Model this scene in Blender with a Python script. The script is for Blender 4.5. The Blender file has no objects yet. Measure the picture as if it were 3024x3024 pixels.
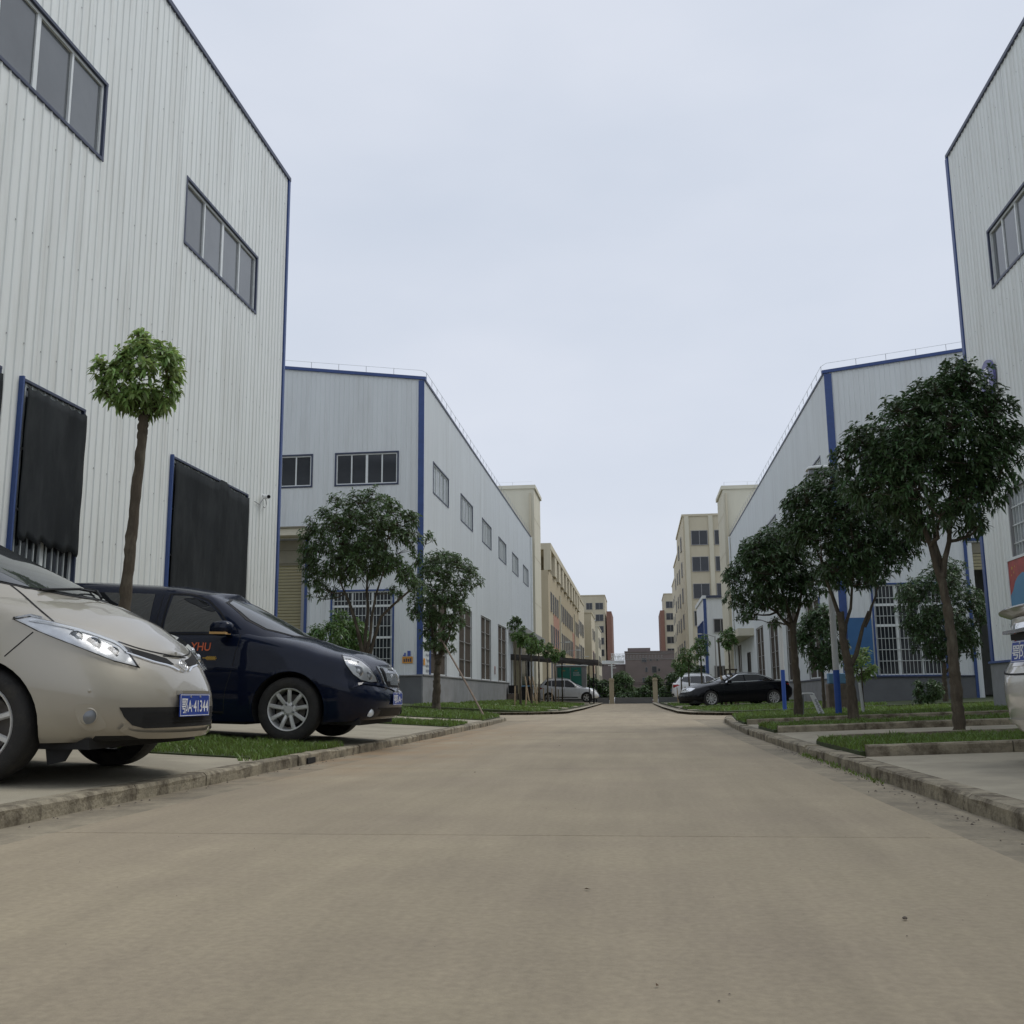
import bpy, bmesh, math, random
import numpy as np
from mathutils import Vector, Matrix
from mathutils.bvhtree import BVHTree
from mathutils.geometry import delaunay_2d_cdt

R = math.radians
sc = bpy.context.scene
col = sc.collection

# ------------------------------------------------------------------ camera
cd = bpy.data.cameras.new('camera')
cd.lens = 36.0; cd.sensor_width = 36.0; cd.clip_start = 0.05; cd.clip_end = 3000
cam = bpy.data.objects.new('camera', cd); col.objects.link(cam)
cam.matrix_world = Matrix(((0.99274201, 0.03065967, 0.11628965, 0.0),
                           (0.11987891, -0.17501309, -0.97724074, 0.0),
                           (-0.00960966, 0.98408861, -0.1774183, 0.58),
                           (0, 0, 0, 1)))
sc.camera = cam

# ------------------------------------------------------------------ world, sun, exposure
SUN_EL, SUN_AZ = R(58), R(62)          # azimuth from +Y towards +X
w = bpy.data.worlds.new("World"); sc.world = w; w.use_nodes = True
nt = w.node_tree; nt.nodes.clear()
out = nt.nodes.new('ShaderNodeOutputWorld'); bg = nt.nodes.new('ShaderNodeBackground')
sky = nt.nodes.new('ShaderNodeTexSky'); sky.sky_type = 'NISHITA'; sky.sun_disc = False
sky.sun_elevation = SUN_EL; sky.sun_rotation = SUN_AZ
sky.air_density = 1.0; sky.dust_density = 2.0
tc = nt.nodes.new('ShaderNodeTexCoord')
mp = nt.nodes.new('ShaderNodeMapping'); mp.inputs['Scale'].default_value = (1.2, 1.2, 3.0)
nz = nt.nodes.new('ShaderNodeTexNoise'); nz.inputs['Scale'].default_value = 1.6; nz.inputs['Detail'].default_value = 5; nz.inputs['Roughness'].default_value = .5
rp = nt.nodes.new('ShaderNodeValToRGB')
rp.color_ramp.elements[0].position = .30; rp.color_ramp.elements[0].color = (4.95, 5.42, 6.25, 1)
rp.color_ramp.elements[1].position = .72; rp.color_ramp.elements[1].color = (6.0, 6.3, 7.0, 1)
mx = nt.nodes.new('ShaderNodeMixRGB'); mx.inputs[0].default_value = .93
bg.inputs['Strength'].default_value = 0.10
L_ = nt.links.new
L_(tc.outputs['Generated'], mp.inputs[0]); L_(mp.outputs[0], nz.inputs['Vector']); L_(nz.outputs['Fac'], rp.inputs[0])
L_(sky.outputs[0], mx.inputs[1]); L_(rp.outputs[0], mx.inputs[2]); L_(mx.outputs[0], bg.inputs['Color']); L_(bg.outputs[0], out.inputs[0])
sd = bpy.data.lights.new('sun', 'SUN'); sd.energy = 1.05; sd.angle = R(25); sd.color = (1.0, .97, .92)
so = bpy.data.objects.new('sun', sd); col.objects.link(so)
sdir = Vector((math.cos(SUN_EL) * math.sin(SUN_AZ), math.cos(SUN_EL) * math.cos(SUN_AZ), math.sin(SUN_EL)))
so.rotation_euler = sdir.to_track_quat('Z', 'Y').to_euler(); so.location = (0, 0, 60)
vs = sc.view_settings
vs.view_transform = 'Standard'; vs.look = 'None'; vs.exposure = 0.34; vs.gamma = 1.0; vs.use_curve_mapping = False

# ------------------------------------------------------------------ materials
def mat(name, c, rough=.6, metal=0.0, var=.08, scale=3.0, bump=0.0, bscale=60.0, coat=0.0, spec=.5,
        stain=None, sstr=.5, sscale=1.0, sthr=(.45, .7), stretch=(1, 1, 1), island=0.0, objrand=0.0, world=False):
    m = bpy.data.materials.new(name); m.use_nodes = True
    n = m.node_tree; N = n.nodes; L = n.links.new
    b = N['Principled BSDF']
    b.inputs['Roughness'].default_value = rough; b.inputs['Metallic'].default_value = metal
    b.inputs['Coat Weight'].default_value = coat; b.inputs['Coat Roughness'].default_value = .03; b.inputs['Coat IOR'].default_value = 1.42
    b.inputs['Specular IOR Level'].default_value = spec
    if world:
        g = N.new('ShaderNodeNewGeometry'); src = g.outputs['Position']
    else:
        g = N.new('ShaderNodeTexCoord'); src = g.outputs['Object']
    mpn = N.new('ShaderNodeMapping'); mpn.inputs['Scale'].default_value = stretch; L(src, mpn.inputs[0])
    t = N.new('ShaderNodeTexNoise'); t.inputs['Scale'].default_value = scale; t.inputs['Detail'].default_value = 6; t.inputs['Roughness'].default_value = .62
    L(mpn.outputs[0], t.inputs['Vector'])
    mr = N.new('ShaderNodeMapRange'); mr.inputs['From Min'].default_value = .25; mr.inputs['From Max'].default_value = .75
    mr.inputs['To Min'].default_value = 1 - var; mr.inputs['To Max'].default_value = 1 + var
    L(t.outputs['Fac'], mr.inputs['Value'])
    hv = N.new('ShaderNodeHueSaturation'); hv.inputs['Color'].default_value = (*c, 1)
    last = mr.outputs[0]
    if island or objrand:
        if island:
            gi = N.new('ShaderNodeNewGeometry'); rnd = gi.outputs['Random Per Island']; amt = island
        else:
            gi = N.new('ShaderNodeObjectInfo'); rnd = gi.outputs['Random']; amt = objrand
        m2 = N.new('ShaderNodeMapRange'); m2.inputs['To Min'].default_value = 1 - amt; m2.inputs['To Max'].default_value = 1 + amt
        L(rnd, m2.inputs['Value'])
        mm = N.new('ShaderNodeMath'); mm.operation = 'MULTIPLY'; L(last, mm.inputs[0]); L(m2.outputs[0], mm.inputs[1]); last = mm.outputs[0]
        if island:
            m3 = N.new('ShaderNodeMapRange'); m3.inputs['To Min'].default_value = .5 - amt * .05; m3.inputs['To Max'].default_value = .5 + amt * .05
            L(rnd, m3.inputs['Value']); L(m3.outputs[0], hv.inputs['Hue'])
    L(last, hv.inputs['Value'])
    cur = hv.outputs[0]
    if stain:
        t2 = N.new('ShaderNodeTexNoise'); t2.inputs['Scale'].default_value = sscale; t2.inputs['Detail'].default_value = 8; t2.inputs['Roughness'].default_value = .7
        L(mpn.outputs[0], t2.inputs['Vector'])
        m4 = N.new('ShaderNodeMapRange'); m4.inputs['From Min'].default_value = sthr[0]; m4.inputs['From Max'].default_value = sthr[1]; m4.inputs['To Max'].default_value = sstr
        L(t2.outputs['Fac'], m4.inputs['Value'])
        x = N.new('ShaderNodeMixRGB'); x.inputs[2].default_value = (*stain, 1)
        L(m4.outputs[0], x.inputs[0]); L(cur, x.inputs[1]); cur = x.outputs[0]
    L(cur, b.inputs['Base Color'])
    if bump:
        t3 = N.new('ShaderNodeTexNoise'); t3.inputs['Scale'].default_value = bscale; t3.inputs['Detail'].default_value = 4
        L(mpn.outputs[0], t3.inputs['Vector'])
        bp = N.new('ShaderNodeBump'); bp.inputs['Strength'].default_value = bump; bp.inputs['Distance'].default_value = .01
        L(t3.outputs['Fac'], bp.inputs['Height']); L(bp.outputs[0], b.inputs['Normal'])
    return m

def leafmat(name, c, trans=.35, island=.45):
    m = mat(name, c, rough=.42, var=.15, scale=2.0, island=island, spec=.45)
    n = m.node_tree; N = n.nodes; L = n.links.new
    b = N['Principled BSDF']; o = N['Material Output']
    tr = N.new('ShaderNodeBsdfTranslucent'); mxs = N.new('ShaderNodeMixShader'); mxs.inputs[0].default_value = trans
    src = b.inputs['Base Color'].links[0].from_socket
    hs = N.new('ShaderNodeHueSaturation'); hs.inputs['Value'].default_value = 1.5; hs.inputs['Hue'].default_value = .485
    L(src, hs.inputs['Color']); L(hs.outputs[0], tr.inputs['Color'])
    L(b.outputs[0], mxs.inputs[1]); L(tr.outputs[0], mxs.inputs[2]); L(mxs.outputs[0], o.inputs[0])
    return m

def clearmat(name, tint=(1, 1, 1), refl=1.0):
    m = bpy.data.materials.new(name); m.use_nodes = True
    N = m.node_tree.nodes; L = m.node_tree.links.new; N.clear()
    o = N.new('ShaderNodeOutputMaterial'); t = N.new('ShaderNodeBsdfTransparent'); g = N.new('ShaderNodeBsdfGlossy')
    t.inputs[0].default_value = (*tint, 1); g.inputs['Roughness'].default_value = .02
    f = N.new('ShaderNodeFresnel'); f.inputs[0].default_value = 1.5; x = N.new('ShaderNodeMixShader')
    L(f.outputs[0], x.inputs[0]); L(t.outputs[0], x.inputs[1]); L(g.outputs[0], x.inputs[2]); L(x.outputs[0], o.inputs[0])
    return m

M = {}
M['clad'] = mat('painted_cladding', (.76, .785, .755), rough=.42, var=.04, scale=1.2, stain=(.48, .47, .41), sstr=.5, sscale=1.3, sthr=(.48, .78), stretch=(3, 3, .25), world=True, objrand=.022)
M['clad2'] = mat('weathered_cladding', (.67, .70, .70), rough=.5, var=.05, scale=1.0, stain=(.45, .45, .42), sstr=.4, sscale=1.1, sthr=(.5, .8), stretch=(2.4, 2.4, .2), world=True, objrand=.02)
M['core'] = mat('inner_wall', (.45, .46, .46), rough=.8)
M['roof'] = mat('roof_sheet', (.5, .53, .55), rough=.5)
M['blue'] = mat('blue_trim', (.032, .068, .21), rough=.45, var=.15, scale=4)
M['navy'] = mat('navy_trim', (.035, .045, .085), rough=.45, var=.15, scale=4)
M['white'] = mat('white_frame', (.7, .73, .72), rough=.4, var=.08, scale=5)
M['alu'] = mat('aluminium_frame', (.55, .58, .57), rough=.35, metal=.3)
M['glass'] = mat('window_glass', (.12, .13, .135), rough=.06, var=.2, scale=.8, spec=.8, objrand=.22)
M['dglass'] = mat('dark_window_glass', (.03, .034, .04), rough=.08, var=.2, scale=1.2)
M['pglass'] = mat('dusty_window_glass', (.33, .36, .37), rough=.25, var=.25, scale=2)
M['screen'] = mat('insect_screen', (.085, .072, .06), rough=.9, var=.15, scale=3, spec=.05)
M['netting'] = mat('shade_netting', (.028, .031, .033), rough=.95, var=.35, scale=1.6, bump=.25, bscale=180, stretch=(1, 1, .35), spec=.08, stain=(.06, .065, .066), sstr=.6, sscale=2.2, sthr=(.45, .75))
M['plinth'] = mat('grey_plinth', (.23, .235, .24), rough=.75, var=.12, scale=2, bump=.2, bscale=40, stain=(.13, .13, .12), sstr=.5, sscale=1.4, world=True)
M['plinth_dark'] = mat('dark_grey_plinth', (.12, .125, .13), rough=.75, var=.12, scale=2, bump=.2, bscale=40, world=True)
M['khaki'] = mat('khaki_shutter', (.33, .30, .18), rough=.5, var=.12, scale=2, stain=(.2, .18, .12), sstr=.5)
M['khaki_dark'] = mat('shutter_box', (.21, .195, .14), rough=.6, var=.1)
M['concrete'] = mat('road_concrete', (.342, .287, .198), rough=.88, var=.10, scale=.9, bump=.25, bscale=150, stain=(.275, .225, .165), sstr=.8, sscale=.55, sthr=(.40, .70), objrand=.03, world=True)
def road_extra(m):
    N = m.node_tree.nodes; L = m.node_tree.links.new; b = N['Principled BSDF']
    src = b.inputs['Base Color'].links[0].from_socket
    g = N.new('ShaderNodeNewGeometry')
    mpn = N.new('ShaderNodeMapping'); mpn.inputs['Scale'].default_value = (2.2, .16, 1); mpn.inputs['Rotation'].default_value = (0, 0, R(9)); L(g.outputs['Position'], mpn.inputs[0])
    t = N.new('ShaderNodeTexNoise'); t.inputs['Scale'].default_value = 1.4; t.inputs['Detail'].default_value = 7; t.inputs['Roughness'].default_value = .7; L(mpn.outputs[0], t.inputs['Vector'])
    mr = N.new('ShaderNodeMapRange'); mr.inputs['From Min'].default_value = .35; mr.inputs['From Max'].default_value = .7; mr.inputs['To Min'].default_value = 1.07; mr.inputs['To Max'].default_value = .88; L(t.outputs['Fac'], mr.inputs['Value'])
    t5 = N.new('ShaderNodeTexNoise'); t5.inputs['Scale'].default_value = 42; t5.inputs['Detail'].default_value = 3; L(g.outputs['Position'], t5.inputs['Vector'])
    m5 = N.new('ShaderNodeMapRange'); m5.inputs['From Min'].default_value = .3; m5.inputs['From Max'].default_value = .7; m5.inputs['To Min'].default_value = .90; m5.inputs['To Max'].default_value = 1.08; L(t5.outputs['Fac'], m5.inputs['Value'])
    mu = N.new('ShaderNodeMath'); mu.operation = 'MULTIPLY'; L(mr.outputs[0], mu.inputs[0]); L(m5.outputs[0], mu.inputs[1])
    hv = N.new('ShaderNodeHueSaturation'); L(src, hv.inputs['Color']); L(mu.outputs[0], hv.inputs['Value'])
    sp = N.new('ShaderNodeSeparateXYZ'); L(g.outputs['Position'], sp.inputs[0])
    def ramp(sock, a, b_):
        q = N.new('ShaderNodeMapRange'); q.inputs['From Min'].default_value = a; q.inputs['From Max'].default_value = b_; L(sock, q.inputs['Value']); return q.outputs[0]
    def mul(a, b_):
        q = N.new('ShaderNodeMath'); q.operation = 'MULTIPLY'; L(a, q.inputs[0]); L(b_, q.inputs[1]); return q.outputs[0]
    t6 = N.new('ShaderNodeTexNoise'); t6.inputs['Scale'].default_value = 1.6; t6.inputs['Detail'].default_value = 8; t6.inputs['Roughness'].default_value = .75; L(g.outputs['Position'], t6.inputs['Vector'])
    mask = mul(mul(ramp(sp.outputs['X'], -1.3, -2.7), ramp(sp.outputs['Y'], 6.5, 10)), mul(ramp(sp.outputs['Y'], 26, 17), ramp(t6.outputs['Fac'], .40, .62)))
    x = N.new('ShaderNodeMixRGB'); x.inputs[2].default_value = (.33, .215, .115, 1); 
    k = N.new('ShaderNodeMath'); k.operation = 'MULTIPLY'; k.inputs[1].default_value = .8; L(mask, k.inputs[0]); L(k.outputs[0], x.inputs[0]); L(hv.outputs[0], x.inputs[1]); L(x.outputs[0], b.inputs['Base Color'])
road_extra(M['concrete'])
M['gutter'] = mat('gutter_concrete', (.285, .245, .175), rough=.9, var=.2, scale=2.5, bump=.5, bscale=70, stain=(.14, .12, .09), sstr=.8, sscale=3, sthr=(.45, .7), world=True)
road_extra(M['gutter'])
M['apron'] = mat('apron_concrete', (.35, .315, .24), rough=.9, var=.13, scale=1.6, bump=.3, bscale=110, stain=(.2, .18, .14), sstr=.75, sscale=1.1, sthr=(.45, .72), world=True)
M['kerb'] = mat('kerb_concrete', (.29, .255, .185), rough=.92, var=.28, scale=6, bump=.9, bscale=45, stain=(.085, .068, .045), sstr=.92, sscale=5.5, sthr=(.44, .62), objrand=.12, world=True)
M['earth'] = mat('earth', (.12, .095, .06), rough=.95, var=.25, scale=5, bump=.6, bscale=40, world=True)
M['turfbase'] = mat('turf_soil', (.045, .06, .02), rough=.95, var=.3, scale=8, world=True)
M['ground'] = mat('ground', (.15, .13, .09), rough=.95, var=.2, scale=.3, stain=(.06, .08, .03), sstr=.8, sscale=.1, world=True)
M['grass'] = leafmat('grass_blades', (.125, .19, .042), .3, .4)
M['leaf_dark'] = leafmat('osmanthus_leaves', (.054, .096, .036), .22, .45)
M['leaf_mid'] = leafmat('evergreen_leaves', (.074, .122, .044), .28, .45)
M['leaf_light'] = leafmat('young_leaves', (.20, .29, .095), .45, .45)
M['leaf_sap'] = leafmat('sapling_leaves', (.09, .16, .045), .35, .4)
M['leaf_hedge'] = leafmat('hedge_leaves', (.05, .09, .028), .25, .45)
M['bark'] = mat('bark', (.078, .062, .044), rough=.95, var=.35, scale=14, bump=1.0, bscale=45, stretch=(1, 1, .35), stain=(.2, .18, .13), sstr=.6, sscale=9, sthr=(.5, .72))
M['twig'] = mat('twig_bark', (.06, .045, .03), rough=.9, var=.3, scale=9)
M['pole_wood'] = mat('weathered_pole', (.2, .15, .11), rough=.85, var=.3, scale=8)
M['stake'] = mat('wooden_stake', (.36, .27, .17), rough=.85, var=.25, scale=8, stretch=(1, 1, .2))
M['post_white'] = mat('white_post', (.55, .56, .55), rough=.5, var=.08)
M['post_blue'] = mat('blue_post', (.02, .075, .33), rough=.5, var=.12)
M['panel_blue'] = mat('blue_panel', (.035, .12, .27), rough=.5, var=.12, scale=2)
M['cream'] = mat('cream_render', (.56, .51, .38), rough=.85, var=.05, scale=1, stain=(.42, .37, .27), sstr=.4, sscale=.4, stretch=(1, 1, .3), world=True)
M['cream_pale'] = mat('pale_cream_render', (.62, .59, .47), rough=.85, var=.05, scale=1, stain=(.47, .42, .3), sstr=.35, sscale=.4, stretch=(1, 1, .3), world=True)
M['ochre'] = mat('ochre_render', (.45, .385, .26), rough=.85, var=.06, scale=1, stain=(.36, .3, .2), sstr=.4, sscale=.4, stretch=(1, 1, .3), world=True)
M['redbrown'] = mat('redbrown_render', (.24, .13, .095), rough=.85, var=.08, scale=1, world=True)
M['pink'] = mat('dusty_pink_render', (.40, .22, .16), rough=.85, var=.08, scale=1, world=True)
M['greybld'] = mat('grey_render', (.20, .17, .165), rough=.9, var=.1, scale=.5, world=True)
M['black'] = mat('black_plastic', (.010, .010, .011), rough=.6, var=.1, spec=.25)
M['seam'] = mat('panel_gap', (.01, .01, .01), rough=.9, var=0)
M['rubber'] = mat('tyre_rubber', (.022, .021, .02), rough=.85, var=.25, scale=12, bump=.4, bscale=60, stain=(.07, .06, .045), sstr=.5, sscale=7, sthr=(.5, .75))
M['alloy'] = mat('alloy_rim', (.58, .58, .56), rough=.38, metal=.35, var=.08)
M['disc'] = mat('brake_disc', (.12, .11, .1), rough=.5, metal=.6)
M['chrome'] = mat('chrome', (.72, .73, .74), rough=.1, metal=1.0, var=.02)
M['lampsilver'] = mat('lamp_reflector', (.62, .64, .66), rough=.22, metal=.7, var=.3, scale=9)
M['lampbright'] = mat('bright_reflector', (.8, .82, .84), rough=.3, metal=.35, var=.15, scale=9)
M['lampgrey'] = mat('lamp_bezel', (.2, .21, .22), rough=.3, metal=.5)
M['lens'] = mat('lamp_lens', (.75, .78, .8), rough=.08, metal=.2, coat=1)
M['clear'] = clearmat('clear_cover')
M['carglass'] = mat('car_glass', (.012, .013, .014), rough=.02, var=.05, spec=.9)
M['windscreen'] = mat('windscreen_glass', (.045, .05, .052), rough=.02, var=.1, spec=1.0)
M['beige'] = mat('beige_metallic_paint', (.375, .345, .285), rough=.36, metal=.4, var=.03, scale=2, coat=1.0)
M['navypaint'] = mat('navy_paint', (.003, .0065, .021), rough=.5, metal=0, var=.1, scale=2, coat=.75, spec=.05)
M['whitepaint'] = mat('white_paint', (.80, .81, .82), rough=.35, var=.03, coat=1.0)
M['silverwhite'] = mat('pearl_paint', (.64, .62, .58), rough=.3, metal=.15, var=.04, coat=1.0)
M['blackpaint'] = mat('black_paint', (.003, .0035, .005), rough=.5, metal=0, var=.1, coat=.6, spec=.05)
M['greypaint'] = mat('grey_paint', (.22, .23, .24), rough=.35, metal=.3, coat=1.0)
M['under'] = mat('underbody', (.016, .016, .016), rough=.9)
M['platebl'] = mat('plate_blue', (.015, .05, .3), rough=.4, var=.05)
M['platew'] = mat('plate_white', (.75, .76, .78), rough=.4, var=.03)
M['redlamp'] = mat('red_lamp', (.35, .015, .012), rough=.12, coat=1.0, var=.1)
M['amber'] = mat('amber_lamp', (.6, .36, .14), rough=.2, coat=1.0)
M['orange_txt'] = mat('orange_lettering', (.6, .12, .04), rough=.5)
M['yellow_txt'] = mat('yellow_lettering', (.55, .33, .05), rough=.5)
M['sticker_orange'] = mat('orange_sticker', (.6, .28, .05), rough=.6)
M['sticker_blue'] = mat('blue_sticker', (.06, .1, .35), rough=.6)
M['ink'] = mat('dark_ink', (.03, .04, .08), rough=.7)
M['redposter'] = mat('red_poster', (.34, .04, .03), rough=.45, var=.3, scale=5, stain=(.5, .2, .05), sstr=.4, sscale=12, sthr=(.6, .7))
M['blueposter'] = mat('blue_poster', (.06, .22, .38), rough=.45)
M['greensheet'] = mat('green_sheet', (.03, .20, .15), rough=.5, var=.1)
M['canopy'] = mat('canopy_netting', (.05, .045, .042), rough=.9, var=.2, scale=3)
def net(m, f):
    N = m.node_tree.nodes; L = m.node_tree.links.new; b = N['Principled BSDF']; o = N['Material Output']
    t = N.new('ShaderNodeBsdfTransparent'); x = N.new('ShaderNodeMixShader'); x.inputs[0].default_value = f
    L(b.outputs[0], x.inputs[1]); L(t.outputs[0], x.inputs[2]); L(x.outputs[0], o.inputs[0])
M['canopy_roof'] = mat('perforated_net_roof', (.06, .055, .05), rough=.9); net(M['canopy_roof'], .55)
M['steel'] = mat('grey_steel', (.28, .28, .28), rough=.5, metal=.3)
M['lowwall'] = mat('low_wall_render', (.16, .16, .155), rough=.85, var=.12, scale=2)
M['dirt'] = mat('brown_dirt', (.13, .085, .05), rough=.95, var=.3, scale=8)
M['rubble'] = mat('rubble', (.12, .10, .08), rough=.95, var=.4, scale=6)
M['tarp'] = mat('blue_tarp', (.1, .22, .36), rough=.6)
M['disc_purple'] = mat('sign_purple_blue', (.12, .12, .3), rough=.4)

# ------------------------------------------------------------------ mesh helpers
OFF = {}
class MB:
    def __init__(s): s.v = []; s.f = []; s.mi = []; s.cur = 0
    def add(s, vs_, fs):
        o = len(s.v); s.v += [tuple(v) for v in vs_]; s.f += [tuple(i + o for i in f) for f in fs]; s.mi += [s.cur] * len(fs)
        return s
    def box(s, x0, x1, y0, y1, z0, z1):
        if x0 > x1: x0, x1 = x1, x0
        if y0 > y1: y0, y1 = y1, y0
        return s.add([(x0, y0, z0), (x1, y0, z0), (x1, y1, z0), (x0, y1, z0), (x0, y0, z1), (x1, y0, z1), (x1, y1, z1), (x0, y1, z1)],
                     [(0, 3, 2, 1), (4, 5, 6, 7), (0, 1, 5, 4), (1, 2, 6, 5), (2, 3, 7, 6), (3, 0, 4, 7)])
    def quad(s, a, b, c, d): return s.add([a, b, c, d], [(0, 1, 2, 3)])
    def tube(s, pts, rad, n=6, cap=True):
        pts = [Vector(p) for p in pts]
        if not hasattr(rad, '__len__'): rad = [rad] * len(pts)
        vs_, fs = [], []
        ref = None
        for i, p in enumerate(pts):
            t = (pts[min(i + 1, len(pts) - 1)] - pts[max(i - 1, 0)]).normalized()
            if ref is None:
                ref = Vector((0, 0, 1)) if abs(t.z) < .9 else Vector((1, 0, 0))
            a = t.cross(ref)
            if a.length < 1e-4: a = t.cross(Vector((0, 1, .3)))
            a.normalize(); b = t.cross(a).normalized(); ref = b.cross(t) if False else ref
            for k in range(n):
                th = 2 * math.pi * k / n
                vs_.append(p + (a * math.cos(th) + b * math.sin(th)) * rad[i])
        for i in range(len(pts) - 1):
            for k in range(n):
                k2 = (k + 1) % n
                fs.append((i * n + k, i * n + k2, (i + 1) * n + k2, (i + 1) * n + k))
        if cap:
            fs.append(tuple(range(n - 1, -1, -1))); fs.append(tuple((len(pts) - 1) * n + k for k in range(n)))
        return s.add(vs_, fs)
    def lathe(s, prof, n=32, origin=(0, 0, 0), axis='y', closed=False):
        # prof: list of (r, h) ; h along axis
        vs_, fs = [], []
        for (r, h) in prof:
            for k in range(n):
                th = 2 * math.pi * k / n
                c, q = r * math.cos(th), r * math.sin(th)
                if axis == 'y': p = (c, h, q)
                elif axis == 'z': p = (c, q, h)
                else: p = (h, c, q)
                vs_.append((p[0] + origin[0], p[1] + origin[1], p[2] + origin[2]))
        m = len(prof)
        for i in range(m if closed else m - 1):
            j = (i + 1) % m
            for k in range(n):
                k2 = (k + 1) % n
                fs.append((i * n + k, i * n + k2, j * n + k2, j * n + k))
        return s.add(vs_, fs)
    def build(s, name, material, parent=None, smooth=False, angle=None, world=True, bevel=0):
        me = bpy.data.meshes.new(name)
        o = OFF.get(parent.name, Vector()) if parent is not None else Vector()
        vv = [(v[0] - o.x, v[1] - o.y, v[2] - o.z) for v in s.v] if (world and o.length > 0) else s.v
        me.from_pydata(vv, [], s.f)
        mats = material if isinstance(material, (list, tuple)) else [material]
        for m_ in mats: me.materials.append(m_)
        if len(mats) > 1: me.polygons.foreach_set('material_index', s.mi)
        if smooth:
            me.polygons.foreach_set('use_smooth', [True] * len(me.polygons))
            if angle: me.set_sharp_from_angle(angle=R(angle))
        me.update()
        ob = bpy.data.objects.new(name, me); col.objects.link(ob)
        if parent is not None: ob.parent = parent; OFF[ob.name] = o
        return ob

def tag(o, label=None, cat=None, group=None, kind=None):
    if label: o['label'] = label
    if cat: o['category'] = cat
    if group: o['group'] = group
    if kind: o['kind'] = kind
    return o
def thing(name, loc, label=None, cat=None, group=None, kind=None, rz=0):
    o = bpy.data.objects.new(name, None); col.objects.link(o)
    o.location = loc; o.rotation_euler = (0, 0, rz); o.empty_display_size = .3
    OFF[o.name] = Vector(loc)
    return tag(o, label, cat, group, kind)
def copy_tree(o, parent=None):
    kids = list(o.children)
    c = o.copy(); col.objects.link(c)
    if parent is not None: c.parent = parent
    for k in kids: copy_tree(k, c)
    return c
def npmesh(name, V, F, material, parent=None):
    """fast triangle/quad mesh from numpy arrays (F: n x 3)"""
    me = bpy.data.meshes.new(name)
    me.vertices.add(len(V)); me.vertices.foreach_set('co', np.asarray(V, dtype=np.float32).ravel())
    me.loops.add(F.size); me.loops.foreach_set('vertex_index', F.astype(np.int32).ravel())
    me.polygons.add(len(F)); me.polygons.foreach_set('loop_start', np.arange(0, F.size, F.shape[1], dtype=np.int32))
    me.polygons.foreach_set('loop_total', np.full(len(F), F.shape[1], dtype=np.int32))
    me.update(calc_edges=True)
    me.materials.append(material)
    ob = bpy.data.objects.new(name, me); col.objects.link(ob)
    if parent is not None: ob.parent = parent
    return ob

class Wall:
    """vertical plane: u along it, z up, d outwards"""
    def __init__(s, ox, oy, U, N): s.o = (ox, oy); s.U = U; s.N = N
    def p(s, u, z, d=0): return (s.o[0] + s.U[0] * u + s.N[0] * d, s.o[1] + s.U[1] * u + s.N[1] * d, z)
    def box(s, mb, u0, u1, z0, z1, d0, d1):
        P = [s.p(u0, z0, d0), s.p(u1, z0, d0), s.p(u1, z0, d1), s.p(u0, z0, d1), s.p(u0, z1, d0), s.p(u1, z1, d0), s.p(u1, z1, d1), s.p(u0, z1, d1)]
        return mb.add(P, [(0, 3, 2, 1), (4, 5, 6, 7), (0, 1, 5, 4), (1, 2, 6, 5), (2, 3, 7, 6), (3, 0, 4, 7)])

def cladding(wall, parent, u0, u1, z0, ztop, openings, mt, pitch=.19, ribs=4, h=.017, panel_to=None, name='cladding_panel'):
    """ribbed sheets, each sheet a mesh; beyond panel_to the sheets are joined"""
    zt = ztop if callable(ztop) else (lambda u: ztop)
    pw = pitch * ribs
    u = u0; rest = None; k = 0
    while u < u1 - 1e-6:
        e = min(u + pw, u1)
        far = panel_to is not None and not (panel_to[0] <= u <= panel_to[1])
        if far:
            rest = rest or MB(); mb = rest
        else: mb = MB()
        pts = [u]
        for r in range(ribs + 1):
            b = u + r * pitch
            pts += [b + .40 * pitch, b + .47 * pitch, b + .53 * pitch, b + .60 * pitch]
        pts += [e] + [q for o in openings for q in o[:2]]
        pts = sorted(set(round(q, 4) for q in pts if u - 1e-6 <= q <= e + 1e-6))
        jitter = random.uniform(-.002, .002)
        def hh(q):
            f = ((q - u) / pitch) % 1.0
            if .47 - 1e-3 <= f <= .53 + 1e-3: return h + jitter
            if f < .40 or f > .60: return 0.0 + jitter
            return (h * ((f - .40) / .07) if f < .47 else h * ((.60 - f) / .07)) + jitter
        cells = [(a + b) / 2 for a, b in zip(pts[:-1], pts[1:]) if b - a >= 1e-4]
        counts = {sum(1 for o in openings if o[0] < m_ < o[1]) for m_ in cells}
        split = (not far) and len(counts) == 1 and counts != {0}
        extra = {}
        for a, b in zip(pts[:-1], pts[1:]):
            if b - a < 1e-4: continue
            mid = (a + b) / 2
            cuts = sorted([(o[2], o[3]) for o in openings if o[0] < mid < o[1]])
            lo = z0
            segs = []
            for c0, c1 in cuts:
                if c0 > lo: segs.append((lo, c0, c0))
                lo = max(lo, c1)
            segs.append((lo, zt(a), zt(b)))
            for si, (zl, za, zb) in enumerate(segs):
                if za - zl < 1e-3: continue
                tgt = extra.setdefault(si, MB()) if split else mb
                tgt.quad(wall.p(a, zl, hh(a)), wall.p(b, zl, hh(b)), wall.p(b, zb, hh(b)), wall.p(a, za, hh(a)))
        if split:
            for q in extra.values(): q.build(name, mt, parent)
        elif not far: mb.build(name, mt, parent)
        u = e; k += 1
    if rest: tag(rest.build('far_cladding', mt, parent), kind='stuff')

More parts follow.
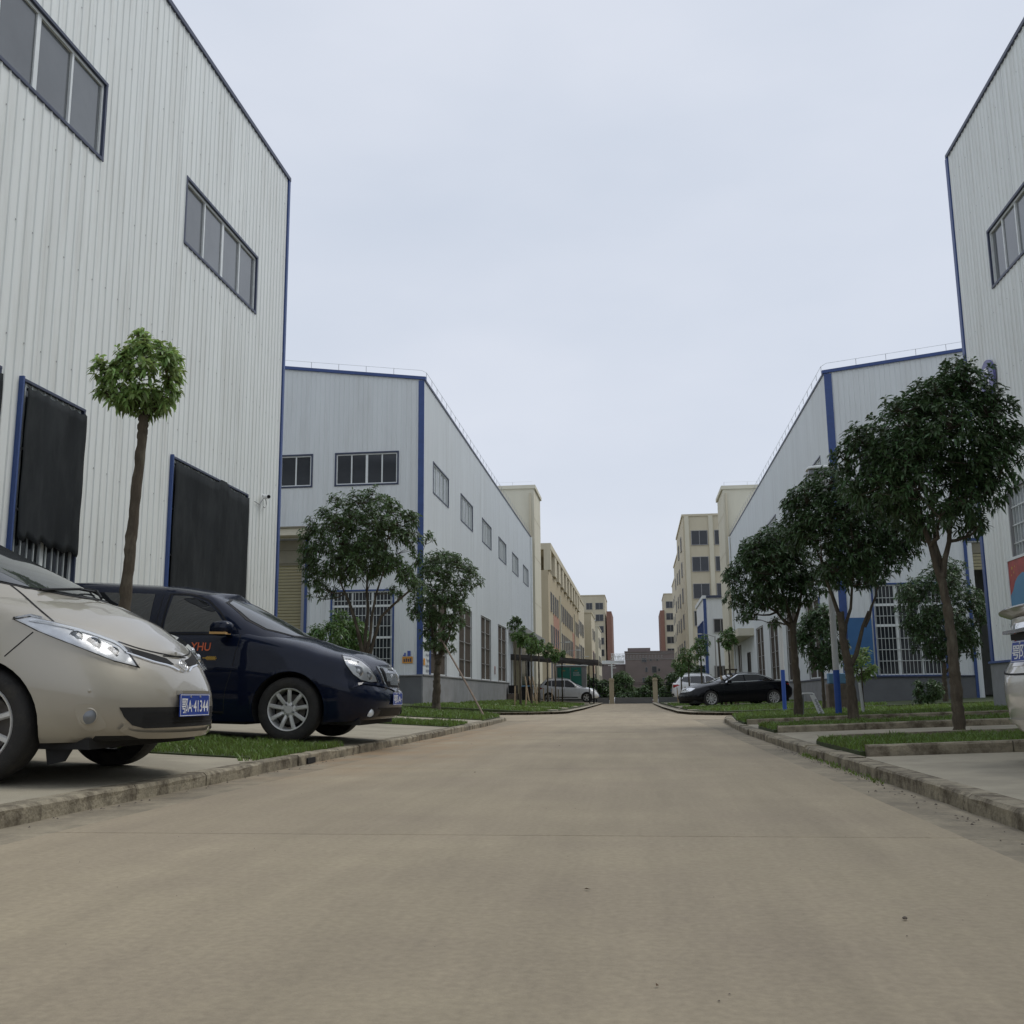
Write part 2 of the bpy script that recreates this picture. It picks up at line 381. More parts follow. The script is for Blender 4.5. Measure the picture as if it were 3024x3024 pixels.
def window(wall, parent, u0, u1, z0, z1, npanes=4, glass='glass', frame='navy', bars=0, crossbars=(), trim=.05, mull='white', mid_wide=True, depth=.07, proud=.03):
    w_ = MB()
    t = trim
    wall.box(w_, u0 - t, u1 + t, z1, z1 + t, -depth, proud); wall.box(w_, u0 - t, u1 + t, z0 - t, z0, -depth, proud)
    wall.box(w_, u0 - t, u0, z0, z1, -depth, proud - .003); wall.box(w_, u1, u1 + t, z0, z1, -depth, proud - .003)
    fr = w_.build('window', M[frame], parent)
    inner = MB(); s_ = .045
    wall.box(inner, u0, u1, z1 - s_, z1, -depth, -.015); wall.box(inner, u0, u1, z0, z0 + s_, -depth, -.015)
    wall.box(inner, u0, u0 + s_, z0 + s_, z1 - s_, -depth, -.015); wall.box(inner, u1 - s_, u1, z0 + s_, z1 - s_, -depth, -.015)
    inner.build('inner_frame', M[mull], fr)
    pw = (u1 - u0) / npanes
    for i in range(npanes):
        g = MB(); wall.box(g, u0 + i * pw + .012, u0 + (i + 1) * pw - .012, z0 + .02, z1 - .02, -.068 + (i % 2) * .012, -.055 + (i % 2) * .012); g.build('pane', M[glass], fr)
        if i:
            ww = .045 if (mid_wide and i == npanes // 2) else .024
            m_ = MB(); wall.box(m_, u0 + i * pw - ww, u0 + i * pw + ww, z0 + s_, z1 - s_, -.07, -.02); m_.build('mullion', M[mull], fr)
    if bars:
        for i in range(bars):
            u = u0 + (i + .5) * (u1 - u0) / bars
            b = MB(); wall.box(b, u - .009, u + .009, z0, z1, -.012, .006); b.build('bar', M['alu'], fr)
    for z in crossbars:
        b = MB(); wall.box(b, u0, u1, z - .012, z + .012, -.01, .012); b.build('cross_bar', M['alu'] if glass != 'screen' else M['steel'], fr)
    return fr

def clip_strip(outline, res=None):
    return outline
def sheet(poly, zf, name, material, parent, drop=.0):
    n = len(poly); mb = MB()
    mb.add([(x, y, zf(x) - drop) for x, y in poly] + [(x, y, zf(x) - .12) for x, y in poly], [tuple(range(n))] + [(i, n + i, n + (i + 1) % n, (i + 1) % n) for i in range(n)])
    return mb.build(name, material, parent)

rng = random.Random(7)
nrg = np.random.default_rng(11)

# ------------------------------------------------------------------ ground, roads, aprons, kerbs
g = MB(); g.box(-400, 400, -60, 900, -.6, -.12)
tag(g.build('ground', M['ground']), kind='structure')
zl = lambda x: .083 + .055 * max(0, -x - 3.13)
zr = lambda x: .083 + .030 * max(0, x - 1.76)

road = thing('road', (0, 0, 0), kind='structure')
b = MB(); b.box(-15, 15, -8, 77, -.12, -.03); b.build('road_bed', M['earth'], road)
def slab(x0, x1, y0, y1, m_, zt=0.0, name='concrete_slab'):
    mb = MB(); c = .0035
    z0 = -.06; t = zt + rng.uniform(-.0012, .0012)
    v = [(x0, y0, z0), (x1, y0, z0), (x1, y1, z0), (x0, y1, z0), (x0, y0, t - c), (x1, y0, t - c), (x1, y1, t - c), (x0, y1, t - c),
         (x0 + c, y0 + c, t), (x1 - c, y0 + c, t), (x1 - c, y1 - c, t), (x0 + c, y1 - c, t)]
    f = [(0, 1, 5, 4), (1, 2, 6, 5), (2, 3, 7, 6), (3, 0, 4, 7), (4, 5, 9, 8), (5, 6, 10, 9), (6, 7, 11, 10), (7, 4, 8, 11), (8, 9, 10, 11)]
    mb.add(v, f); return mb.build(name, m_, road)
ys = [-8, -3.6, .4, 4.5, 8.6, 12.7, 16.8, 20.9, 25.2, 29.4, 33.6, 37.8, 42, 46.2, 50.4, 54.6, 58.8, 63, 67.2, 71.4, 76.3]
for a, b_ in zip(ys[:-1], ys[1:]):
    gl = .42
    xl, xr = -2.62, 1.30
    if a > 24: xl, xr = -3.3, 2.6
    slab(xl, xr, a + .004, b_ - .004, M['concrete'])
    if a <= 24:
        slab(-3.25, xl - .004, a + .004, b_ - .004, M['gutter'], -.006, 'gutter_slab')
        slab(xr + .004, 2.1, a + .004, b_ - .004, M['gutter'], -.006, 'gutter_slab')
for k, x in enumerate([-15, -11.2, -7.4]):
    slab(x + .01, x + 3.79, 26.5, 34.5, M['concrete'])
slab(-3.61, -3.31, 26.5, 34.5, M['concrete'], -.003)
for k, x in enumerate([2.61, 6.61, 10.61]):
    slab(x + .01, x + 3.99, 24.6, 31.2, M['concrete'])

def kerb_line(parent, pts, inward, zfun=lambda x: .085, wd=.15, length=.98, zb=-.05, back=.22):
    """kerb stones following a polyline, each a mesh; inward = side (+1 left of travel)"""
    P = [Vector((p[0], p[1], 0)) for p in pts]
    if back:
        vs_ = []
        for i, p in enumerate(P):
            t = (P[min(i + 1, len(P) - 1)] - P[max(i - 1, 0)]).normalized(); nn = Vector((-t.y, t.x, 0)) * inward
            vs_ += [p + nn * .06 + Vector((0, 0, .072)), p + nn * (wd + .002) + Vector((0, 0, .078)), p + nn * (wd + back) + Vector((0, 0, .078))]
        mb = MB(); mb.add(vs_, [(3 * i + k, 3 * i + k + 1, 3 * i + k + 4, 3 * i + k + 3) for i in range(len(P) - 1) for k in (0, 1)])
        mb.build('kerb_bedding', M['apron'], parent)
    for a, b in zip(P[:-1], P[1:]):
        L = (b - a).length; n = max(1, round(L / length)); t = (b - a).normalized(); nn = Vector((-t.y, t.x, 0)) * inward
        for i in range(n):
            s0 = a + t * (L * i / n + .004); s1 = a + t * (L * (i + 1) / n - .004)
            j = rng.uniform(-.006, .006); dz = rng.uniform(-.006, .004); ch = rng.uniform(.012, .022)
            mb = MB(); vs_ = []
            prof = [(0, zb), (0, .6), (0, 1), (ch, 2), (wd, 2), (wd, zb)]
            sub = 5; rows = []
            for q in range(sub + 1):
                c = s0 + (s1 - s0) * q / sub
                zt = zfun(c.x) + dz
                er = rng.uniform(-.004, .004)
                rows.append([c + nn * (j + er) + Vector((0, 0, zb)), c + nn * (j + er * 2) + Vector((0, 0, (zt) * .5)), c + nn * (j + er) + Vector((0, 0, zt - ch * rng.uniform(.7, 1.3))),
                             c + nn * (j + ch * rng.uniform(.7, 1.4)) + Vector((0, 0, zt)), c + nn * (j + wd) + Vector((0, 0, zt)), c + nn * (j + wd) + Vector((0, 0, zb))])
            for r_ in rows: vs_ += r_
            fs = []
            for q in range(sub):
                for k in range(5): fs.append((q * 6 + k, q * 6 + k + 1, (q + 1) * 6 + k + 1, (q + 1) * 6 + k))
            fs.append((0, 1, 2, 3, 4, 5)); fs.append(tuple(sub * 6 + k for k in range(5, -1, -1)))
            mb.add(vs_, fs); mb.build('kerb_stone', M['kerb'], parent)

kerb1 = thing('kerb', (0, 0, 0), kind='structure')
kerb_line(kerb1, [(-2.99, -6), (-2.99, 15), (-3.05, 21), (-3.2, 25.2), (-3.6, 26.4), (-4.5, 27.3), (-5.8, 27.7), (-9.8, 27.9)], 1)
kerb2 = thing('kerb', (0, 0, 0), kind='structure')
kerb_line(kerb2, [(1.66, -6), (1.62, 5.5), (1.58, 15.5), (1.66, 19), (1.85, 23), (2.05, 25), (2.5, 26.0), (3.4, 26.5), (7, 26.6)], -1)
kerb3 = thing('kerb', (0, 0, 0), kind='structure')
kerb_line(kerb3, [(-10, 33.3), (-5.1, 33.4), (-3.6, 33.5), (-2.95, 34.1), (-2.7, 35.2), (-2.62, 44), (-2.7, 60), (-2.85, 75.8)], -1)
kerb4 = thing('kerb', (0, 0, 0), kind='structure')
kerb_line(kerb4, [(9, 30.2), (3.6, 30.0), (2.5, 30.3), (1.9, 31.4), (1.62, 33.6), (1.42, 46), (1.36, 64), (1.42, 75.8)], 1)

apron = thing('parking_apron', (0, 0, 0), kind='structure')
def lx(y):   # inner edge of the left near kerb
    return -3.13 if y < 15 else -3.13 - (y - 15) * .02
LB = [(-6, 3.4), (3.42, 8.45), (10.62, 13.9), (13.92, 17.3), (19.3, 21.8)]
for a, b_ in LB: sheet([(lx(a), a), (lx(b_), b_), (-7.85, b_), (-7.85, a)], zl, 'concrete_slab', M['apron'], apron)
LG = [(8.46, 10.6), (17.32, 19.28)]
turf = thing('turf_soil', (0, 0, 0), kind='structure')
for a, b_ in LG: sheet([(lx(a), a), (lx(b_), b_), (-7.85, b_), (-7.85, a)], lambda x: zl(x) + .012, 'soil_bed', M['turfbase'], turf)
Lcorner = [(lx(21.8), 21.82), (-3.34, 25.2), (-3.72, 26.3), (-4.6, 27.15), (-5.8, 27.55), (-9.8, 27.75), (-9.8, 21.82)]
sheet(Lcorner, lambda x: zl(x) + .014, 'soil_bed', M['turfbase'], turf)
def rx_(y): return 1.76 if y < 19 else 1.8 + (y - 19) * .05
RB = [(-6, 2.0), (2.02, 8.6), (10.9, 13.9), (15.9, 17.75), (19.9, 20.25)]
for a, b_ in RB: sheet([(rx_(a), a), (7.4, a), (7.4, b_), (rx_(b_), b_)], zr, 'concrete_slab', M['apron'], apron)
RG = [(8.72, 10.78), (14.02, 15.8), (17.87, 19.9)]
for a, b_ in RG: sheet([(rx_(a), a), (7.4, a), (7.4, b_), (rx_(b_), b_)], lambda x: zr(x) + .035, 'soil_bed', M['turfbase'], turf)
Rcorner = [(1.86, 20.25), (2.2, 25), (2.7, 25.9), (3.5, 26.3), (11, 26.4), (11, 20.25)]
sheet(Rcorner, lambda x: zr(x) + .014, 'soil_bed', M['turfbase'], turf)
# raised kerb beams that edge the right-hand grass islands
for y, s_ in ((8.6, 1), (10.9, -1), (13.9, 1), (15.92, -1), (17.75, 1)):
    kk = thing('kerb', (0, 0, 0), kind='structure')
    x0 = 1.80 if s_ > 0 else 1.95
    kerb_line(kk, [(x0, y), (7.3, y)], s_, zfun=lambda x: zr(x) + .085, wd=.13, length=1.05, zb=.0, back=0)
# blocks beyond the side roads
L2b = [(-10, 33.45), (-5.1, 33.55), (-3.7, 33.65), (-3.1, 34.2), (-2.85, 35.2), (-2.77, 44), (-2.85, 60), (-3.0, 76.3), (-17, 76.3), (-17, 33.4)]
sheet(L2b, zl, 'soil_bed', M['turfbase'], turf)
R2b = [(9, 30.35), (3.7, 30.15), (2.6, 30.45), (2.05, 31.5), (1.77, 33.6), (1.57, 46), (1.51, 64), (1.57, 76.3), (17, 76.3), (17, 30.4)]
sheet(R2b, zr, 'soil_bed', M['turfbase'], turf)
for a, b_ in ((36.4, 37.5), (41, 43.2), (47.5, 50), (60, 63), (69, 76)):
    sheet([(-2.8, a), (-2.85, b_), (-7.7, b_), (-7.7, a)], lambda x: zl(x) + .02, 'concrete_slab', M['apron'], apron)
for a, b_ in ((34.2, 35.0), (41.2, 46.6), (50, 52.5), (58, 66)):
    sheet([(1.62, a), (1.62, b_), (7.3, b_), (7.3, a)], lambda x: zr(x) + .02, 'concrete_slab', M['apron'], apron)

# ------------------------------------------------------------------ grass
def grass(poly, zf, n, h, label_name='grass', wdt=.006, edge=None):
    xs = [p[0] for p in poly]; ysl = [p[1] for p in poly]
    P = nrg.random((int(n * 1.3), 2)) * [max(xs) - min(xs), max(ysl) - min(ysl)] + [min(xs), min(ysl)]
    px = np.array(xs + xs[:1]); py = np.array(ysl + ysl[:1])
    inside = np.zeros(len(P), bool)
    for i in range(len(px) - 1):
        c = ((py[i] > P[:, 1]) != (py[i + 1] > P[:, 1]))
        with np.errstate(divide='ignore', invalid='ignore'):
            xi = (px[i + 1] - px[i]) * (P[:, 1] - py[i]) / (py[i + 1] - py[i]) + px[i]
        inside ^= c & (P[:, 0] < xi)
    P = P[inside][:n]; n = len(P)
    clump = .5 + .35 * np.sin(P[:, 0] * 7.1 + 1.3 * np.sin(P[:, 1] * 5)) * np.cos(P[:, 1] * 6.3 + P[:, 0] * 2) + .15 * np.sin(P[:, 0] * 23 + P[:, 1] * 17)
    keep = nrg.random(n) < np.clip(clump + .35, .25, 1); P = P[keep]; clump = clump[keep]; n = len(P)
    z = np.array([zf(x) for x in P[:, 0]])
    hh = h * (.4 + .7 * nrg.random(n)) * (.6 + .8 * clump)
    a = nrg.random(n) * 6.283; lean = nrg.normal(0, .45, (n, 2)) * hh[:, None]
    base = np.c_[P, z]
    dx = np.c_[np.cos(a), np.sin(a), np.zeros(n)] * (wdt * (.6 + .8 * nrg.random(n)))[:, None]
    tip = base + np.c_[lean, hh]; midp = base + np.c_[lean * .35, hh * .6]
    V = np.stack([base - dx, base + dx, midp + dx * .7, midp - dx * .7, tip], 1).reshape(-1, 3)
    i0 = np.arange(n) * 5
    F = np.concatenate([np.c_[i0, i0 + 1, i0 + 2], np.c_[i0, i0 + 2, i0 + 3], np.c_[i0 + 3, i0 + 2, i0 + 4]])
    return tag(npmesh('grass', V, F, M['grass']), kind='stuff')
for (a, b_), n, h in zip(LG, (26000, 12000), (.055, .07)):
    tag(grass([(lx(a) + .05, a + .02), (lx(b_) + .05, b_ - .02), (-7.7, b_ - .02), (-7.7, a + .02)], lambda x: zl(x) + .01, n, h, wdt=.005 if a < 10 else .008),
        'mown grass strip between the parked beige van and the navy van' if a < 10 else 'narrow grass strip just beyond the navy van nose')
tag(grass(Lcorner, lambda x: zl(x) + .012, 16000, .09, wdt=.012), 'grass at the left corner under the propped bushy tree')
for (a, b_), n, lb in zip(RG, (30000, 14000, 14000), ('grass island around the nearest right-hand trunk, behind the front kerb beam', 'middle grass island on the right between two kerb beams', 'third grass island on the right around the leaning trunks')):
    tag(grass([(rx_(a), a), (7.3, a), (7.3, b_), (rx_(b_), b_)], lambda x: zr(x) + .03, n, .06 if a < 10 else .075, wdt=.006 if a < 10 else .009), lb)
tag(grass(Rcorner, lambda x: zr(x) + .012, 18000, .075, wdt=.011), 'grass at the right corner around the blue banded posts')
tag(grass([(-7.5, 33.8), (-3.2, 34), (-2.95, 40.9), (-7.5, 40.9)], lambda x: zl(x), 9000, .09, wdt=.018), 'rough grass strip in front of the first staked sapling')
tag(grass([(-7.5, 43.4), (-2.95, 43.4), (-3.05, 59.8), (-7.5, 59.8)], lambda x: zl(x), 12000, .11, wdt=.025), 'rough grass round the row of staked saplings')
tag(grass([(1.8, 35.2), (2.4, 31), (7.2, 31), (7.2, 41), (1.65, 41)], lambda x: zr(x), 9000, .09, wdt=.018), 'grass in front of the parked black saloon')
tag(grass([(1.65, 46.8), (7.2, 46.8), (7.2, 57.8), (1.6, 57.8)], lambda x: zr(x), 8000, .1, wdt=.025), 'grass behind the parked black saloon')

# ------------------------------------------------------------------ steel sheds
def shed_core(root, xw, sgn, y0, y1, eave, slope, depth=26, front_hole=None):
    """solid body behind the sheets. xw = street wall x, sgn = direction away from the street"""
    s_ = .10
    xa = xw + sgn * s_; xb = xw + sgn * depth; xm = (xa + xb) / 2; zr_ = eave + slope * depth / 2
    ya, yb = y0 + s_, y1 - .02
    mb = MB()
    def prismy(x0, x1, ya_, yb_, zb, zt0, zt1):
        mb.add([(x0, ya_, zb), (x1, ya_, zb), (x1, ya_, zt1), (x0, ya_, zt0), (x0, yb_, zb), (x1, yb_, zb), (x1, yb_, zt1), (x0, yb_, zt0)],
               [(0, 1, 2, 3), (7, 6, 5, 4), (0, 4, 5, 1), (1, 5, 6, 2), (2, 6, 7, 3), (3, 7, 4, 0)])
    e = eave - .05
    if front_hole:
        h0, h1, hz, hd = front_hole     # x range, top, depth of the room behind the door
        yh = ya + hd
        prismy(xa, h0, ya, yh, 0, e, e + slope * abs(h0 - xa)); prismy(h1, xm, ya, yh, 0, e + slope * abs(h1 - xa), zr_ - .05)
        prismy(h0, h1, ya, yh, hz, e + slope * abs(h0 - xa), e + slope * abs(h1 - xa))
        prismy(xm, xb, ya, yh, 0, zr_ - .05, e)
        ya = yh
    prismy(xa, xm, ya, yb, 0, e, zr_ - .05); prismy(xm, xb, ya, yb, 0, zr_ - .05, e)
    mb.build('wall_core', M['core'], root)
    rf = MB()
    for (x0, z0, x1, z1) in ((xw + sgn * .02, eave - .02, xm, zr_), (xm, zr_, xb - sgn * .0, eave - .02)):
        rf.add([(x0, y0 + .03, z0), (x1, y0 + .03, z1), (x1, y1, z1), (x0, y1, z0), (x0, y0 + .03, z0 + .06), (x1, y0 + .03, z1 + .06), (x1, y1, z1 + .06), (x0, y1, z0 + .06)],
               [(0, 3, 2, 1), (4, 5, 6, 7), (0, 1, 5, 4), (1, 2, 6, 5), (2, 3, 7, 6), (3, 0, 4, 7)])
    rf.build('roof', M['roof'], root)

def trim(root, wall, u0, u1, z0, z1, d0, d1, m_, name='trim'):
    mb = MB(); wall.box(mb, u0, u1, z0, z1, d0, d1); return mb.build(name, m_, root)
def plinth(root, wall, u0, u1, z1, m_, skip=(), ledge='steel', sec=4.0):
    u = u0
    while u < u1 - .01:
        e = min(u + sec, u1)
        for s0, s1 in skip:
            if u < s0 < e: e = s0
        if any(s0 - .01 <= u < s1 - .01 for s0, s1 in skip):
            u = [s1 for s0, s1 in skip if s0 - .01 <= u < s1 - .01][0]; continue
        trim(root, wall, u, e - .004, -.02, z1 - .045, -.09, .05, m_, 'plinth_section')
        trim(root, wall, u, e, z1 - .043, z1, -.09, .09, M[ledge], 'plinth_ledge')
        u = e

def screws(root, wall, u0, u1, zs, opens=(), pitch=.19):
    mb = MB(); s_ = .010
    for z in zs:
        u = u0 + pitch * .25
        while u < u1:
            zz = z + rng.uniform(-.03, .03)
            if not any(o[0] < u < o[1] and o[2] < zz < o[3] for o in opens) and rng.random() < .8:
                a, b_, c, d = wall.p(u - s_, zz - s_, .006), wall.p(u + s_, zz - s_, .006), wall.p(u + s_, zz + s_, .006), wall.p(u - s_, zz + s_, .006)
                mb.quad(a, b_, c, d)
            u += pitch * 2
    tag(mb.build('screw_heads', M['steel'], root), kind='stuff')

def railing(name, label, pts, h=.24, step=1.05):
    t = thing(name, pts[0], label, 'railing')
    mb = MB(); mb.tube([(p[0], p[1], p[2] + h) for p in pts], .008, 5); mb.build('rail', M['white'], t)
    for a, b_ in zip(pts[:-1], pts[1:]):
        a = Vector(a); b_ = Vector(b_); n = int((b_ - a).length / step)
        for i in range(min(n, 45)):
            q = a + (b_ - a) * (i / n)
            m_ = MB(); m_.tube([q, q + Vector((0, 0, h))], .009, 4); m_.build('post', M['steel'], t)
    return t

# --- near left shed
WL = Wall(-7.8, 0, (0, 1), (1, 0))
b1 = thing('warehouse', (-7.8, 0, 0), 'nearest left warehouse of pale ribbed steel with black netting over its low windows', 'warehouse')
opL1 = [(10.0, 13.42, 8.65, 9.84), (16.33, 19.77, 8.65, 9.84), (3.5, 6.9, 8.65, 9.84), (11.93, 13.39, 1.45, 4.67), (16.3, 19.7, 1.45, 4.66), (8.2, 11.40, 1.45, 4.67)]
cladding(WL, b1, -3.0, 21.55, 0.3, 12.6, opL1, M['clad'])
shed_core(b1, -7.8, -1, -3, 21.6, 12.6, .12)
screws(b1, WL, 5, 21.4, (1.9, 2.9, 3.9, 5.2, 6.7, 8.1, 10.6, 11.9), opL1)
for o in opL1[:3]: window(WL, b1, *o, npanes=4)
for o in opL1[3:]:
    trim(b1, WL, o[0] - .075, o[0] - .04, o[2], o[3] + .05, -.02, .06, M['blue'], 'window_jamb')
    window(WL, b1, *o, npanes=2 if o[1] - o[0] < 2 else 4, glass='dglass', frame='navy', bars=int((o[1] - o[0]) / .14), crossbars=(2.2, 3.0, 3.8), trim=.035, proud=.04)
trim(b1, WL, -3, 21.66, 12.6, 12.69, -.1, .045, M['navy'], 'eave_trim'); trim(b1, WL, 21.56, 21.66, .2, 12.6, -.1, .035, M['blue'], 'corner_trim')
trim(b1, Wall(-7.8, 21.6, (-1, 0), (0, 1)), -.03, 26, 0, 12.6, -.02, .0, M['clad2'], 'end_wall')
plinth(b1, WL, -3, 21.6, 1.36, M['plinth'])

def netting(label, u0, u1, ztop, zbot, notch=None):
    n = 26; k = 18; mb = MB(); vs_ = []
    ph = rng.uniform(0, 6)
    for i in range(n + 1):
        u = u0 + (u1 - u0) * i / n
        zt = ztop - .05 - .035 * abs(math.sin(i * .75 + ph)) if not (notch and notch[0] < u < notch[1]) else ztop + .02
        zb = zbot + .03 * math.sin(i * 1.1 + ph) + rng.uniform(-.015, .015) - .04 * i / n
        for j in range(k + 1):
            z = zt + (zb - zt) * j / k
            d = .072 + .004 * math.sin(i * .7 + ph + j * .12) + .002 * math.sin(i * 1.9 + j * .5) + (.018 * (j / k) ** 6 * math.sin(i * 1.1))
            vs_.append(WL.p(u + .008 * math.sin(j * .8), z, d))
    fs = [(i * (k + 1) + j, (i + 1) * (k + 1) + j, (i + 1) * (k + 1) + j + 1, i * (k + 1) + j + 1) for i in range(n) for j in range(k)]
    mb.add(vs_, fs); o = mb.build('shade_netting', M['netting'], None, smooth=True)
    md = o.modifiers.new('thickness', 'SOLIDIFY'); md.thickness = .004
    return tag(o, label, 'netting', 'black netting hung over warehouse windows')
netting('black shade netting over the narrow window, ragged hem above the barred gap', 11.95, 13.40, 4.67, 2.62)
netting('wide black shade netting with a stepped top, behind the navy van roof', 16.3, 19.68, 4.67, 1.36, (18.12, 18.62))
netting('black shade netting at the left edge of the photo', 8.2, 11.42, 4.66, 2.5)

# --- second left shed
WL2F = Wall(-7.8, 37.2, (-1, 0), (0, -1))
b2 = thing('warehouse', (-7.8, 37.2, 0), 'second left warehouse with khaki shutter, blue corner trim and six high side windows', 'warehouse')
opS = [(39.1 + 6.55 * k, 42.45 + 6.55 * k, 8.59, 9.77) for k in range(6)]
opLow = [(38.65, 42.0, 1.44, 4.5), (45.1, 48.6, 1.44, 4.6), (51.7, 55.1, 1.44, 4.66), (58.2, 61.8, 1.44, 4.66)]
opEnt = [(65.4, 69.4, .2, 4.1), (70.2, 75.6, .2, 4.0)]
cladding(WL, b2, 37.2, 77.2, .3, 12.62, opS + opLow + opEnt, M['clad2'], panel_to=(37, 47))
gabL = lambda u: 12.62 + .125 * u
opF = [(1.0, 3.38, 8.59, 9.78), (4.37, 6.8, 8.59, 9.78), (1.12, 3.42, 1.6, 4.5), (4.5, 8.4, .2, 6.55)]
cladding(WL2F, b2, .0, 12.9, .3, gabL, opF, M['clad2'])
shed_core(b2, -7.8, -1, 37.2, 77.2, 12.6, .125)
for o in opS: window(WL, b2, *o, npanes=4, glass='pglass', bars=9)
for o in opLow:
    f = window(WL, b2, *o, npanes=2, glass='screen', frame='steel', crossbars=(2.25, 3.05, 3.85), trim=.02, mull='white')
trim(b2, WL, 38.5, 38.62, 1.42, 4.5, .0, .05, M['blue'], 'window_jamb')
for o in opF[:2]: window(WL2F, b2, *o, npanes=4, glass='dglass', trim=.06)
fw = window(WL2F, b2, *opF[2], npanes=3, glass='dglass', frame='blue', bars=17, crossbars=(2.0, 2.4, 3.2, 3.6, 4.15), trim=.06, proud=.05)
for z in (2.78, 3.95):
    m_ = MB(); WL2F.box(m_, 1.12, 3.42, z - .04, z + .04, -.05, .0); m_.build('transom', M['white'], fw)
sh = thing('roller', (0, 0, 0)); bpy.data.objects.remove(sh)
mb = MB(); WL2F.box(mb, 4.62, 8.4, 5.55, 6.5, -.12, -.02); sh = mb.build('roller_shutter', M['khaki_dark'], b2)
z = .42
while z < 5.5:
    m_ = MB(); 
    a0, a1 = 4.62, 8.4
    P = [WL2F.p(a0, z, -.10), WL2F.p(a1, z, -.10), WL2F.p(a1, z + .03, -.065), WL2F.p(a0, z + .03, -.065), WL2F.p(a0, z + .09, -.06), WL2F.p(a1, z + .09, -.06), WL2F.p(a0, z + .114, -.10), WL2F.p(a1, z + .114, -.10)]
    m_.add(P, [(0, 1, 2, 3), (3, 2, 5, 4), (4, 5, 7, 6)]); m_.build('slat', M['khaki'], sh); z += .118
for z in (5.62, 6.12):
    m_ = MB(); WL2F.box(m_, 4.62, 8.4, z, z + .05, -.02, .02); m_.build('shutter_rail', M['khaki_dark'], sh)
trim(b2, WL2F, 4.50, 4.62, .2, 6.55, -.1, .05, M['steel'], 'door_jamb'); trim(b2, WL2F, 4.40, 4.497, .2, 6.56, -.1, .06, M['blue'], 'door_trim')
trim(b2, WL2F, 4.35, 9, 6.58, 6.84, -.05, .75, M['cream_pale'], 'door_awning'); trim(b2, WL2F, 4.30, 9, 6.845, 6.90, -.05, .82, M['khaki_dark'], 'awning_cap')
m_ = MB()
for k in range(1):
    a, b_ = WL2F.p(-.02, gabL(0), .06), WL2F.p(13, gabL(13), .06)
m_.add([WL2F.p(-.1, gabL(-.1) - .02, .08), WL2F.p(13, gabL(13) - .02, .08), WL2F.p(13, gabL(13) + .10, .08), WL2F.p(-.1, gabL(-.1) + .10, .08),
        WL2F.p(-.1, gabL(-.1) - .02, -.1), WL2F.p(13, gabL(13) - .02, -.1), WL2F.p(13, gabL(13) + .10, -.1), WL2F.p(-.1, gabL(-.1) + .10, -.1)],
       [(0, 1, 2, 3), (7, 6, 5, 4), (0, 4, 5, 1), (3, 2, 6, 7), (0, 3, 7, 4), (1, 5, 6, 2)])
m_.build('gable_trim', M['blue'], b2)
trim(b2, WL, 37.3, 77.3, 12.60, 12.69, -.1, .045, M['navy'], 'eave_trim')
trim(b2, WL2F, -.03, .19, 1.42, 12.58, -.03, .035, M['blue'], 'corner_trim')
trim(b2, WL, 77.21, 77.33, .2, 12.6, -.1, .1, M['white'], 'corner_trim')
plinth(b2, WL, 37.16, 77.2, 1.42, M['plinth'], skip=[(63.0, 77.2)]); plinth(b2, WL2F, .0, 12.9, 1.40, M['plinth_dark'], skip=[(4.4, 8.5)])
trim(b2, WL, 63.0, 76.4, 4.45, 4.75, -.05, 1.1, M['steel'], 'entrance_canopy')
m_ = MB(); WL.box(m_, 65.4, 69.4, .2, 4.1, -.085, -.06); m_.build('entrance_shutter', M['khaki'], b2)
m_ = MB(); WL.box(m_, 70.2, 75.6, .2, 4.0, -.085, -.06); m_.build('glass_door', M['dglass'], b2)
p_ = MB(); p_.tube([WL.p(76.7, .3, .14), WL.p(76.7, 12.5, .14)], .06, 8); p_.build('downpipe', M['white'], b2)
railing('roof_railing', 'thin white rail along the roof edge of the second left warehouse', [(-20, 37.3, gabL(12.2) + .15), (-7.9, 37.3, 12.78), (-7.75, 37.5, 12.74), (-7.75, 77, 12.74)])

# --- near right shed
WR = Wall(7.35, 0, (0, 1), (-1, 0))
b3 = thing('warehouse', (7.35, 0, 0), 'nearest right warehouse at the photo edge with round sign and poster', 'warehouse')
opR1 = [(17.05, 20.45, 8.60, 9.74), (10.5, 13.9, 8.60, 9.74), (17.3, 20.68, 1.3, 4.45), (10.8, 14.2, 1.3, 4.45)]
cladding(WR, b3, -3, 22.4, .2, 12.5, opR1, M['clad'])
shed_core(b3, 7.35, 1, -3, 22.45, 12.5, .12)
screws(b3, WR, 8, 22.3, (1.9, 5.2, 6.7, 8.1, 10.6, 11.9), opR1)
for o in opR1[:2]: window(WR, b3, *o, npanes=5)
for o in opR1[2:]: window(WR, b3, *o, npanes=4, glass='pglass', frame='steel', bars=22, crossbars=(1.7, 2.4, 3.4, 3.75, 4.1), proud=.05)
trim(b3, WR, -3, 22.5, 12.5, 12.58, -.1, .045, M['navy'], 'eave_trim'); trim(b3, WR, 22.41, 22.56, 1.15, 12.5, -.1, .035, M['blue'], 'corner_trim')
trim(b3, Wall(7.35, 22.45, (1, 0), (0, 1)), -.0, 26, 0, 12.5, -.02, .0, M['clad2'], 'end_wall')
plinth(b3, WR, -3, 22.55, 1.2, M['plinth'], ledge='blue')
